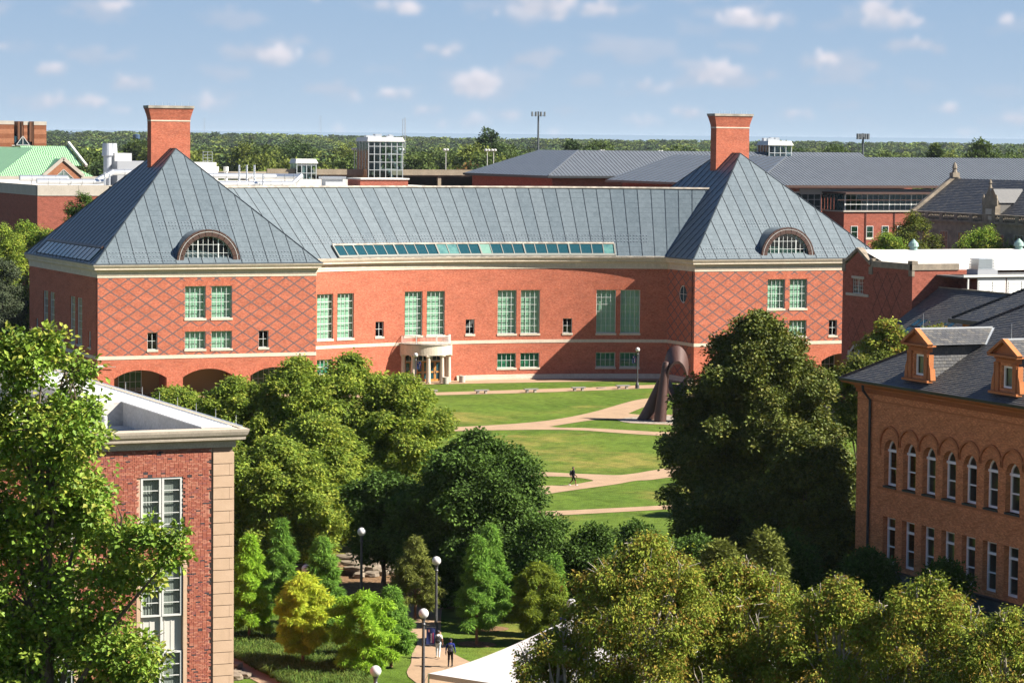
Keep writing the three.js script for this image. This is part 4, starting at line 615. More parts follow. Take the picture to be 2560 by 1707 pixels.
const boxes = (parent, name, mat, list) => { for (const l of list) { const b = new B(); b.box(...l); b.put(name, mat, parent); } };
// the gymnasium group is modelled at 1 : 0.93 and stands on slightly higher ground
const nearer = (o) => { o.scale.setScalar(0.93); o.position.set(o.position.x * 0.93, 2.24 + o.position.y * 0.93, o.position.z * 0.93); };
// --- gymnasium with the diamond-patterned gable wall
{
  const g = thing('gymnasium', 'dark red brick gymnasium with small gable, diamond pattern wall and white roof', 'building'), X = 192.04, zn = -329.74, zs = -312.1, W = V(0, 0, 1), u = (z) => z - zn;
  put('gable_wall', wallGeo(V(X, 0, zn), W, zs - zn - 0.45, -3, 16.1, [{ x0: u(-327.1), x1: u(-324.3), y0: 12.4, y1: 14.4 }, { x0: u(-327.4), x1: u(-323.7), y0: 2.0, y1: 5.3, arc: 0.9 }], 0.45, [[u(-322.4), 16.1], [u(-325.7), 18.0], [u(-329.0), 16.1]]), mBrickDull, g);
  { const q = new B(); q.box(X, -3, zs - 0.45, 204, 16.1, zs); q.put('south_wall', mBrickDull, g); const r = new B(); r.box(X + 0.5, -3, zn, 245, 15.4, zn + 0.4); r.box(204, -3, -316, 245, 15.4, -315.6); r.put('rear_wall', mBrickDull, g); }
  for (const [a, b, y] of [[-322.4, zs, 16.1], [zn, -329.0, 16.1]]) { const q = new B(); q.box(X - 0.12, y, a, X + 0.6, y + 0.8, b + 0.1); q.put('parapet', mStoneOld, g); }
  { const q = new B(); q.box(X - 0.12, 16.1, zs - 0.5, 199, 16.9, zs + 0.12); q.put('parapet', mStoneOld, g); const c = new B(); for (const s of [-1, 1]) c.bar(V(X + 0.2, 16.5, -325.7 + s * 3.4), V(X + 0.2, 18.35, -325.7), 0.9, 0.4); c.put('gable_coping', mStoneOld, g); }
  boxes(g, 'corner_stone', mStoneOld, [[X - 0.1, 15.1, -322.9, X + 0.3, 16.1, -322.0], [X - 0.1, 15.3, zs - 0.8, X + 0.3, 16.1, zs + 0.06], [X - 0.1, 15.2, zn - 0.1, X + 0.3, 16.1, zn + 0.7], [X - 0.16, 16.9, -322.6, X + 0.7, 17.2, -321.8], [X - 0.16, 16.9, zs - 0.9, X + 0.7, 17.3, zs + 0.16]]);
  const f = (z, y, d) => V(X - d, y, z);
  for (const [a, b] of [[-327.1, -325.7], [-325.7, -324.3]]) windowPart(g, f, a, b, 12.4, 14.4, 3, 4, { frame: mWhite, pane: mSkyPaneDark, blind: null, sill: null, merge: true, set: -0.15 });
  boxes(g, 'window_stone', mStoneBand, [[X - 0.1, 14.4, -327.3, X + 0.1, 14.7, -324.1], [X - 0.14, 12.05, -328.7, X + 0.1, 12.4, -322.9]]);
  for (const [a, b] of [[-327.3, -325.6], [-325.5, -323.8]]) windowPart(g, f, a, b, 2.0, 5.0, 3, 6, { frame: mWhite, pane: mSkyPaneDark, blind: null, sill: null, merge: true, set: -0.2 });
  { const q = new B(), m = -325.55, R = 2.35; for (let i = 0; i < 12; i++) { const t0 = 0.62 + i / 12 * 1.9, t1 = 0.62 + (i + 1) / 12 * 1.9, p = (t, r, d) => f(m - r * Math.cos(t), 3.35 + r * Math.sin(t), d); q.quad(p(t0, 1.95, 0.06), p(t1, 1.95, 0.06), p(t1, R, 0.06), p(t0, R, 0.06)); } q.box(X - 0.08, 2, -328.0, X + 0.05, 4.7, -327.4); q.box(X - 0.08, 2, -323.7, X + 0.05, 4.7, -323.1); q.put('arch_surround', mStoneBand, g); }
  { const q = new B(), dark = M({ color: lin(0.085, 0.04, 0.035) }); const bar = (z0, y0, z1, y1) => { const n = 9; for (let i = 0; i < n; i++) { const a = lerp(z0, z1, i / n), b = lerp(z0, z1, (i + 1) / n), c = lerp(y0, y1, i / n), d = lerp(y0, y1, (i + 1) / n); q.quad(f(a, c - 0.09, 0.012), f(b, d - 0.09, 0.012), f(b, d + 0.09, 0.012), f(a, c + 0.09, 0.012)); } };
    const nodes = []; for (const [z0, z1, ya, yb] of [[-321.9, -312.9, 5.6, 15.6], [-328.2, -322.6, 5.8, 11.6]]) for (let z = z0, k = 0; z + 2.4 <= z1 + 0.01; z += 2.4) for (let y = ya; y + 3.3 <= yb; y += 3.3) { bar(z, y + 1.65, z + 1.2, y); bar(z + 1.2, y, z + 2.4, y + 1.65); bar(z, y + 1.65, z + 1.2, y + 3.3); bar(z + 1.2, y + 3.3, z + 2.4, y + 1.65); } q.put('dark_brick_pattern', dark, g); }
  { const q = new B(); q.quad(V(X + 0.5, 15.8, -316), V(250, 15.8, -316), V(250, 18.2, -325.7), V(X + 0.5, 18.2, -325.7)); q.quad(V(250, 15.8, -335), V(X + 0.5, 15.8, -329.7), V(X + 0.5, 18.2, -325.7), V(250, 18.2, -325.7)); q.put('white_roof', mMembrane, g);
    for (const x of [200.5, 217.2]) { const v = new B(); v.tube([V(x, 18.1, -325.7), V(x, 18.5, -325.7), V(x, 18.6, -325.7), V(x, 19.05, -325.7), V(x, 19.6, -325.7)], [0.55, 0.5, 0.72, 0.62, 0.05], 14, true); v.put('roof_ventilator', M({ color: lin(0.2, 0.3, 0.27), roughness: 0.5, metalness: 0.3 }), g); } }
  // flat-roofed annex with white louvred panels
  { const q = new B(); q.box(199, -3, -316, 245, 15.3, -306); q.put('annex_wall', mBrickDull, g); const r = new B(); r.box(195.6, 15.3, -316, 245, 15.5, -305.7); r.put('annex_roof', mGreyRoofing, g); const b = new B(); b.box(195.6, 15.45, -305.75, 245, 15.75, -305.55); b.box(196.3, 10, -305.9, 196.5, 15.4, -305.7); b.put('annex_fascia', mWhite, g);
    for (let i = 0; i < 9; i++) { const x = 197.9 + i * 4.4, p = new B(); p.box(x, 12.9, -306, x + 4.2, 15.3, -305.85); const pn = p.put('louvre_panel', M({ color: lin(0.55, 0.54, 0.52) }), g); for (let k = 0; k < 9; k++) { const s = new B(); for (let c = 0; c < 2; c++) s.quad(V(x + 0.2 + c * 2, 13.1 + k * 0.21, -305.78), V(x + 2.0 + c * 2, 13.1 + k * 0.21, -305.78), V(x + 2.0 + c * 2, 13.27 + k * 0.21, -305.84), V(x + 0.2 + c * 2, 13.27 + k * 0.21, -305.84)); s.put('louvre', mWhite, pn); } } }
  rebase(g, X, 0, -320); nearer(g);
  const ac = thing('air_conditioner', 'grey slatted air conditioning unit on the flat annex roof beside the gymnasium', 'air conditioner');
  boxes(ac, 'casing', M({ color: lin(0.3, 0.31, 0.33), roughness: 0.45 }), [[199, 15.5, -310.2, 202, 16.3, -307.6]]); for (let i = 0; i < 7; i++) boxes(ac, 'slat', mMetal, [[199.15 + 0.02 * i, 16.34 + i * 0.2, -310, 201.7 - 0.02 * i, 16.47 + i * 0.2, -307.8]]); boxes(ac, 'inner_box', mMetal, [[199.4, 16.3, -309.8, 201.4, 17.7, -308]]); rebase(ac, 200.5, 15.5, -309); nearer(ac);
  const wing = thing('slate_wing', 'low wing with dark slate slope and skylights in front of the gymnasium', 'building');
  { const RW = (p, v, h) => V(184 + v * 0.827 - h * 0.562, 5.7 + v * 0.562 + h * 0.827, p); slates(wing, [[-311.9, 0], [-280, 0], [-280, 14.5], [-311.9, 14.5]], RW, { w: 0.5, row: 0.36, mats: [mSlateA, mSlateA, mSlateB, mSlateC], seed: 310, single: 0 });
    for (const z of [-307.6, -306.3, -301.2, -299.9]) for (const v of [4.4, 6.2]) { const q = new B(); q.box(z, v, 0.03, z + 1.1, v + 1.6, 0.16, (p) => RW(p.x, p.y, p.z)); const s = q.put('skylight', mGutterDark, wing); const p = new B(); p.quad(RW(z + 0.12, v + 0.12, 0.17), RW(z + 0.98, v + 0.12, 0.17), RW(z + 0.98, v + 1.48, 0.17), RW(z + 0.12, v + 1.48, 0.17)); p.put('pane', mSkyWest, s); }
    const q = new B(); q.box(184.6, -3, -311.9, 208, 5.7, -280); q.put('wall', mBrickDull, wing); const e = new B(); e.quad(V(196, 13.85, -280), V(208, 5.7, -280), V(208, 5.7, -311.9), V(196, 13.85, -311.9)); e.tri(V(184, 5.7, -280), V(208, 5.7, -280), V(196, 13.85, -280)); e.put('rear_slope', mSlateA, wing); const r = new B(); r.bar(V(196, 13.9, -311.9), V(196, 13.9, -280), 0.3, 0.15); r.put('ridge', mStoneOld, wing); rebase(wing, 196, 0, -296); nearer(wing); }
  const bk = thing('slate_block', 'dark slate hipped roof block rising behind the orange brick hall', 'building');
  { const RW = (p, v, h) => V(146.5 + v * 0.857 - h * 0.514, 15.6 + v * 0.514 + h * 0.857, p); slates(bk, [[-230.8, 0], [-196, 0], [-196, 17], [-216.2, 17]], RW, { w: 0.45, row: 0.32, mats: [mSlateA, mSlateA, mSlateB, mSlateC], seed: 312 }); const q = new B(); q.box(147.2, 0, -230, 176, 15.5, -196); q.put('wall', mOrange, bk); const g2 = new B(); g2.box(146.2, 15.2, -231, 147.2, 15.6, -196); g2.put('gutter', mGutterDark, bk); const h = new B(); h.bar(V(146.5, 15.7, -230.8), V(161.1, 24.4, -216.2), 0.3, 0.15); h.put('hip_roll', mGutterDark, bk); const n = new B(); n.poly([V(146.5, 15.6, -230.8), V(161.1, 24.34, -216.2), V(176, 24.34, -216.2), V(176, 15.6, -230.8)]); n.poly([V(161.1, 24.34, -216.2), V(161.1, 24.34, -196), V(176, 24.34, -196), V(176, 24.34, -216.2)]); n.put('rear_slope', mSlateA, bk); rebase(bk, 160, 0, -213); }
}
// --- hall with standing-seam roof and band of windows (behind the right pavilion)
{
  const h = thing('metal_roofed_hall', 'brick hall with long grey standing seam roof and ribbon windows', 'building');
  const sl = Math.hypot(13.2, 4.5), a = 13.2 / sl, b = 4.5 / sl, S = (u, v, k) => V(u, 25.6 + v * b + k * a, -396 - v * a + k * b), W = (u, v, k) => V(214 + v * a - k * b, 25.6 + v * b + k * a, u);
  roofFace(h, [[214, 0], [300, 0], [300, sl], [227.2, sl]], S, { bay: 0.62, plain: true, mats: [mZinc], seamMat: mZincSeam, seed: 71, seamH: 0.06, seamW: 0.05 });
  roofFace(h, [[-450, 0], [-396, 0], [-409.2, sl], [-450, sl]], W, { bay: 2.4, plain: true, mats: [mZinc], seamMat: mZincSeam, seed: 72 });
  { const q = new B(); q.quad(V(227.2, 30.1, -409.2), V(300, 30.1, -409.2), V(300, 25.6, -422), V(240, 25.6, -422)); q.poly([V(227.2, 30.1, -409.2), V(240, 25.6, -422), V(240, 25.6, -450), V(227.2, 30.1, -450)]); q.put('rear_slope', mZinc, h); const e = new B(); e.box(213.7, 25.2, -396.1, 300, 25.6, -395.7); e.box(213.7, 25.2, -450, 214.1, 25.6, -395.7); e.box(214, 25.2, -404, 300, 25.3, -396); e.put('eave', mBronze, h); const c = new B(); c.bar(V(214, 25.7, -396), V(227.2, 30.15, -409.2), 0.35, 0.12); c.put('hip_cap', mZinc, h); }
  { const q = new B(); q.box(217, 0, -450, 217.4, 25.2, -399); q.box(217.4, 0, -399.4, 300, 21, -399); q.put('wall', mBrickDull, h); const f = new B(); f.box(224, 24.1, -398.9, 300, 25.0, -398.6); f.put('fascia', M({ color: lin(0.45, 0.46, 0.47) }), h); }
  for (let i = 0; i < 9; i++) for (let j = 0; j < 4; j++) { const p = new B(), x = 217.5 + i * 1.15; p.quad(V(x + 0.05, 20 + j * 1.1, -398.8), V(x + 1.1, 20 + j * 1.1, -398.8), V(x + 1.1, 21.02 + j * 1.1, -398.8), V(x + 0.05, 21.02 + j * 1.1, -398.8)); p.put('curtain_wall_pane', mGlassWall, h); }
  { const q = new B(); q.box(217.4, 19.5, -398.85, 228, 24.5, -398.82); q.put('curtain_wall_frame', mFrame, h); }
  { const q = new B(); q.box(228.3, 0, -399, 262, 21.45, -392); q.put('front_block', mBrickDull, h); const c = new B(); c.box(228.1, 21.45, -399, 262, 21.65, -391.8); c.put('coping', mStoneBand, h);
    const fr = new B(); for (let i = 0; i <= 24; i++) { const x = 228.5 + i * 1.02; fr.box(x - (i % 4 ? 0.03 : 0.1), 21.65, -392.2, x + (i % 4 ? 0.03 : 0.1), 24.3, -392.0); } for (const y of [21.65, 22.6, 23.3, 24.2]) fr.box(228.5, y, -392.2, 253, y + 0.08, -392.02); fr.put('ribbon_window_frame', mFrame, h);
    for (let i = 0; i < 24; i++) { const p = new B(), x = 228.5 + i * 1.02; p.quad(V(x, 21.7, -392.1), V(x + 1.0, 21.7, -392.1), V(x + 1.0, 24.25, -392.1), V(x, 24.25, -392.1)); p.put('ribbon_window_pane', mPaneDeep, h); if (hash(i, 3, 9) > 0.35) { const s = new B(); s.box(x + 0.05, 22.1 + hash(i, 1, 2) * 0.8, -392.6, x + 0.95, 24.2, -392.55); s.put('shade', mShade, h); } }
    for (let i = 0; i < 7; i++) { const p = new B(); p.quad(V(228.15, 21.7, -398.9 + i), V(228.15, 21.7, -398 + i), V(228.15, 24.25, -398 + i), V(228.15, 24.25, -398.9 + i)); p.put('ribbon_window_pane', mGlassWall, h); }
    const r = new B(); r.box(228, 24.3, -399, 262, 24.55, -391); r.box(226.5, 23.3, -391.4, 255, 23.4, -390.9); r.put('canopy', mBronze, h); boxes(h, 'inner_wall', mPlaster, [[228.6, 21.65, -395, 262, 24.3, -394.9]]);
    for (let i = 0; i < 5; i++) windowPart(h, (x, y, d) => V(x, y, -392 + d), 229.6 + i * 2.85, 230.85 + i * 2.85, 17.3, 19.2, 1, 2, { pane: mPaneDeep, blind: mShade, frame: mFrame, merge: true, set: 0.02, blindGap: 0.01 });
    for (const x of [232.3, 237.6]) { const d = new B(); d.cyl(x, 10, -391.9, 21.4, 0.06, 0.06, 6); d.put('downpipe', mGutterDark, h); } }
  rebase(h, 228, 0, -400);
  // hall with the dark hipped roof further left
  const k = thing('hip_roofed_hall', 'wide hall with dark hipped roof left of the right chimney', 'building');
  const s2 = Math.hypot(11, 4.6), c2 = 11 / s2, d2 = 4.6 / s2, W2 = (u, v, q) => V(211.7 + v * c2 - q * d2, 26 + v * d2 + q * c2, u), S2 = (u, v, q) => V(u, 26 + v * d2 + q * c2, -470 - v * c2 + q * d2);
  roofFace(k, [[-510, 0], [-470, 0], [-481, s2], [-499, s2]], W2, { bay: 1.6, plain: true, mats: [mZinc], seamMat: mZincSeam, seed: 75, seamH: 0.03 });
  roofFace(k, [[211.7, 0], [233.7, 0], [222.7, s2]], S2, { bay: 0.75, plain: true, mats: [mZinc], seamMat: mZincSeam, seed: 76, seamH: 0.06, seamW: 0.06 });
  const S3 = (u, v, q) => V(u, 26 + v * d2 + q * c2, -481 - v * c2 + q * d2);
  roofFace(k, [[222.7, 0], [290, 0], [290, s2], [222.7, s2]], S3, { bay: 0.75, plain: true, mats: [mZinc], seamMat: mZincSeam, seed: 77, seamH: 0.06, seamW: 0.06 });
  { const q = new B(); q.poly([V(222.7, 30.6, -481), V(233.7, 26, -470), V(233.7, 26, -510), V(222.7, 30.6, -499)]); q.tri(V(211.7, 26, -510), V(222.7, 30.6, -499), V(233.7, 26, -510)); q.put('rear_slope', mZinc, k); const e = new B(); e.box(211.4, 25.6, -510, 211.8, 26, -469.6); e.box(211.8, 25.6, -470.1, 290, 26, -469.6); e.box(211.8, 25.5, -510, 290, 25.6, -470.1); e.put('eave', mGutterDark, k); const w = new B(); w.box(213.4, 0, -510, 290, 25.5, -472); w.put('wall', mBrickDull, k); const hc = new B(); hc.bar(V(211.7, 26.1, -470), V(222.7, 30.65, -481), 0.3, 0.1); hc.put('hip_cap', mZinc, k); rebase(k, 222, 0, -490); }
}
// --- old stone hall with balustrade, far right
{
  const g = thing('stone_hall', 'old grey stone hall with steep slate roof, finials and balustrade', 'building'), X = 229.1, zn = -372, zs = -322;
  const sl = Math.hypot(7, 5), a = 7 / sl, b = 5 / sl, W = (u, v, h) => V(X + v * a - h * b, 22.1 + v * b + h * a, u);
  slates(g, [[zn, 0], [zs, 0], [zs, sl], [zn, sl]], W, { w: 0.55, row: 0.4, mats: [mSlateC, mSlateA, mSlateC, mSlateB], seed: 320 });
  { const q = new B(); q.box(X - 0.5, 0, zn, X, 20.8, zs); q.box(X, 0, zn, X + 14, 22, zn + 0.6); q.box(X + 13.5, 0, zn, X + 14, 22, zs); q.put('wall', mStoneOld, g); const e = new B(); e.quad(V(X + 7, 27.1, zs), V(X + 14, 22.1, zs), V(X + 14, 22.1, zn), V(X + 7, 27.1, zn)); e.tri(V(X, 22, zn), V(X + 14, 22, zn), V(X + 7, 27.1, zn)); e.put('rear_slope', mSlateA, g);
    const c = new B(); for (const s of [-1, 1]) c.bar(V(X + 7 + s * 7.4, 22.1, zn), V(X + 7, 27.5, zn), 0.7, 0.5); c.put('gable_coping', mStoneOld, g); const f = new B(); f.box(X + 6.4, 27.3, zn - 0.5, X + 7.6, 28, zn + 0.5); f.tube([V(X + 7, 28, zn), V(X + 7, 28.5, zn), V(X + 7, 28.7, zn), V(X + 7, 29.2, zn), V(X + 7, 29.6, zn)], [0.45, 0.3, 0.42, 0.3, 0.08], 8, true); f.put('finial', mStoneOld, g);
    const p = new B(); p.box(X - 0.9, 20.8, zn, X + 0.2, 21.1, zs); p.box(X - 0.8, 22.0, zn, X - 0.3, 22.2, zs); p.put('balustrade_rail', mStoneOld, g); for (let z = zn + 0.4, i = 0; z < zs; z += 0.45, i++) { const q2 = new B(), pier = i % 9 < 2; if (pier) q2.box(X - 0.82, 21.1, z - 0.24, X - 0.28, 22.05, z + 0.24); else q2.tube([V(X - 0.55, 21.1, z), V(X - 0.55, 21.4, z), V(X - 0.55, 22, z)], [0.08, 0.15, 0.08], 6); q2.put(pier ? 'balustrade_pier' : 'baluster', mStoneOld, g); } }
  for (const dz of [-350.5, -336]) { const q = new B(), w = 1.7; q.box(X - 0.7, 20.5, dz - w, X + 0.2, 24, dz + w); q.poly([V(X - 0.7, 24, dz - w), V(X - 0.7, 24, dz + w), V(X - 0.7, 26.1, dz)]); q.poly([V(X - 0.1, 24, dz + w), V(X - 0.1, 24, dz - w), V(X - 0.1, 26.1, dz)]); q.put('dormer_front', mStoneOld, g); const r = new B(); r.quad(V(X - 0.1, 23.9, dz + w + 0.2), V(X + 5, 23.9, dz + w + 0.2), V(X + 5, 25.9, dz), V(X - 0.1, 25.9, dz)); r.quad(V(X + 5, 23.9, dz - w - 0.2), V(X - 0.1, 23.9, dz - w - 0.2), V(X - 0.1, 25.9, dz), V(X + 5, 25.9, dz)); r.put('dormer_roof', mSlateA, g); const fi = new B(); fi.tube([V(X - 0.5, 26.0, dz), V(X - 0.5, 26.6, dz), V(X - 0.5, 26.75, dz), V(X - 0.5, 27.3, dz)], [0.3, 0.14, 0.28, 0.06], 8, true); for (const s of [-1, 1]) fi.tube([V(X - 0.5, 23.6, dz + s * w), V(X - 0.5, 24.6, dz + s * w), V(X - 0.5, 25.1, dz + s * w)], [0.25, 0.2, 0.04], 6, true); fi.put('finial', mStoneOld, g); boxes(g, 'carved_panel', mStoneBand, [[X - 0.75, 21.4, dz - 0.8, X - 0.7, 23, dz + 0.8]]); boxes(g, 'dormer_side', mSlateB, [[X + 0.2, 22, dz + w - 0.1, X + 4, 23.9, dz + w]]); }
  for (let i = 0; i < 9; i++) windowPart(g, (z, y, d) => V(X - 0.5 - d, y, z), zn + 3 + i * 5, zn + 5.4 + i * 5, 15.5, 19.4, 3, 3, { pane: mSkyPaneDark, frame: mStoneBand, blind: null, sill: null, merge: true, set: 0.03 });
  rebase(g, X + 7, 0, -347);
}
// --- laboratory with ductwork on its roof (behind the library)
{
  const l = thing('laboratory', 'brick laboratory with pale stone parapet and flat roof behind the library', 'building'), x0 = 107.85, z1 = -432.96;
  { const q = new B(); q.box(x0, 0, -520, 186, 23, z1); q.put('wall', mBrickDull, l); const n = 12; for (let i = 0; i < n; i++) { const p = new B(), a = lerp(x0, 186, i / n), b = lerp(x0, 186, (i + 1) / n); p.box(a + 0.02, 23, z1 - 0.4, b - 0.02, 24.65, z1 + 0.08); p.put('parapet_panel', mStoneBand, l); } for (let i = 0; i < 6; i++) { const p = new B(), a = z1 - 0.42 - i * 5.6; p.box(x0 - 0.08, 23, a - 5.56, x0 + 0.4, 24.65, a); p.put('parapet_panel', mStoneBand, l); } const r = new B(); r.box(x0, 23.2, -520, 186, 24.2, z1 - 0.4); r.put('roof', mMembrane, l);
    boxes(l, 'roof_penthouse', mBrickDull, [[164, 24.2, -446, 172.5, 25.6, -440]]); boxes(l, 'roof_upstand', mMembrane, [[147.5, 24.2, -449, 165, 25.5, -448.4], [164, 25.6, -446.2, 172.7, 25.85, -439.8]]); rebase(l, x0, 0, z1); }
  const duct = (name, label, pts, r, extra) => { const d = thing(name, label, 'duct', 'silver ducts on the laboratory roof'); const b = new B(); b.tube(pts.map((p) => V(...p)), pts.map(() => r), 12, true); b.put('pipe', mMetal, d); const mBand = mDuctBand; for (let i = 0; i + 1 < pts.length; i++) { const A = V(...pts[i]), C = V(...pts[i + 1]), n = Math.floor(A.distanceTo(C) / 2.2); for (let k = 1; k <= n; k++) { const m = A.clone().lerp(C, k / (n + 1)), e = C.clone().sub(A).normalize().multiplyScalar(0.06); const bd = new B(); bd.tube([m.clone().sub(e), m.clone().add(e)], [r * 1.06, r * 1.06], 12); bd.put('band', mBand, d); if (k % 3 === 1) { const lg = new B(); lg.box(m.x - 0.06, 24.2, m.z - 0.06, m.x + 0.06, m.y - r, m.z + 0.06); lg.put('leg', mBand, d); } } }  rebase(d, pts[0][0], 24.2, pts[0][2]); };
  duct('roof_duct', 'long low silver duct along the laboratory parapet, right of the left chimney', [[122, 24.9, -438], [140, 24.9, -438], [151.5, 24.95, -438], [153.5, 26.2, -439.5]], 0.4);
  duct('roof_duct', 'raised silver duct behind the longest duct on the laboratory roof', [[135.8, 26.1, -445], [151, 26, -445], [155, 26, -443]], 0.45);
  duct('roof_duct', 'silver duct nearest the left edge above the laboratory parapet', [[110, 25.1, -442], [121, 25.1, -442]], 0.42);
  duct('roof_duct', 'short silver duct at the laboratory corner in front of the green gable', [[109.2, 25.5, -450], [117, 25.5, -450], [117.6, 24.4, -450]], 0.48);
  duct('roof_duct', 'bent silver duct rising beside the grey rooftop cabin', [[121, 25.1, -447], [124, 26.5, -448], [128, 26.6, -448], [128.2, 25, -448]], 0.5);
  for (const [x, z, h, where] of [[143, -440, 27.9, 'left one of the three tall roof stacks'], [144.3, -440, 27.9, 'middle one of the three tall roof stacks'], [145.6, -440, 27.9, 'right one of the three tall roof stacks'], [135.6, -437, 26.6, 'short one by the pavilion hip, right of the chimney'], [146.1, -437, 26.4, 'short one in front of the three tall stacks'], [120.8, -441, 26.6, 'left one of two before the green gable'], [121.6, -441, 26.4, 'right one of two before the green gable']]) { const s = thing('exhaust_stack', 'silver exhaust stack, ' + where, 'exhaust stack', 'exhaust stacks on the laboratory roof'); const b = new B(); b.cyl(x, 24.2, z, h, 0.16, 0.16, 8); b.put('pipe', mMetal, s); const f = new B(); f.cyl(x, 24.2, z, 24.45, 0.3, 0.26, 8); f.put('flange', mMetal, s); rebase(s, x, 24.2, z); }
  const cab = thing('rooftop_cabin', 'grey metal rooftop plant cabin beside the tall twin vents', 'plant cabin'); boxes(cab, 'cabin', M({ color: lin(0.3, 0.31, 0.33), roughness: 0.5, metalness: 0.3 }), [[125.4, 24.2, -458, 132, 28.3, -450]]); boxes(cab, 'upper_box', M({ color: lin(0.42, 0.42, 0.42) }), [[125.5, 28.3, -457, 128.4, 29.6, -452]]); boxes(cab, 'vent_hood', mMetal, [[127, 24.8, -449.9, 128.6, 26.3, -449], [129.2, 24.8, -449.9, 130.6, 26, -449.2]]); rebase(cab, 128, 24.2, -454);
  const v = thing('vent_towers', 'pair of tall grey flared vents left of the rooftop cabin', 'vent'); for (const [x, z, h] of [[124.3, -452, 31.2], [125.6, -454, 31.2]]) { const b = new B(); b.tube([V(x, 24.2, z), V(x, h - 2.2, z), V(x, h - 2.0, z), V(x, h, z)], [0.66, 0.66, 0.95, 0.8], 16, true); b.put('vent_pipe', M({ color: lin(0.4, 0.42, 0.45), roughness: 0.4, metalness: 0.5 }), v); } rebase(v, 125, 24.2, -453);
  const wb = thing('white_rooftop_cabin', 'white rooftop cabin with a stair ladder right of the left chimney', 'plant cabin'); boxes(wb, 'cabin', M({ color: lin(0.55, 0.55, 0.53) }), [[137, 24.2, -455, 142.3, 28.2, -450]]); boxes(wb, 'intake_hood', mMetal, [[138, 24.4, -449.9, 140, 26.6, -448.5]]); { const b = new B(); for (let i = 0; i < 4; i++) b.bar(V(140.6, 28.4 + i * 0.5, -452), V(142.2, 28.4 + i * 0.5, -452), 0.06); for (const x of [140.6, 141.4, 142.2]) b.bar(V(x, 28.2, -452), V(x, 30, -452), 0.06); b.put('guard_rail', mMetal, wb); } rebase(wb, 139.6, 24.2, -452);
  const w2 = thing('white_vents', 'two small white roof vents right of the white rooftop cabin', 'vent'); for (const x of [142.9, 144.6]) { const b = new B(); b.tube([V(x, 24.2, -452), V(x, 26.6, -452), V(x, 26.7, -452), V(x, 27.5, -452)], [0.3, 0.3, 0.42, 0.42], 10, true); b.put('vent_pipe', mWhite, w2); } rebase(w2, 143.7, 24.2, -452);
  const bx = thing('roof_hatch_unit', 'small grey roof unit in front of the glass stair tower', 'roof unit'); boxes(bx, 'casing', M({ color: lin(0.42, 0.44, 0.46), metalness: 0.3, roughness: 0.5 }), [[157.2, 24.2, -440, 160.2, 25.7, -438]]); boxes(bx, 'lid', mMetal, [[156.8, 25.7, -440.3, 160.7, 26.1, -437.7]]); rebase(bx, 158.7, 24.2, -439);
}
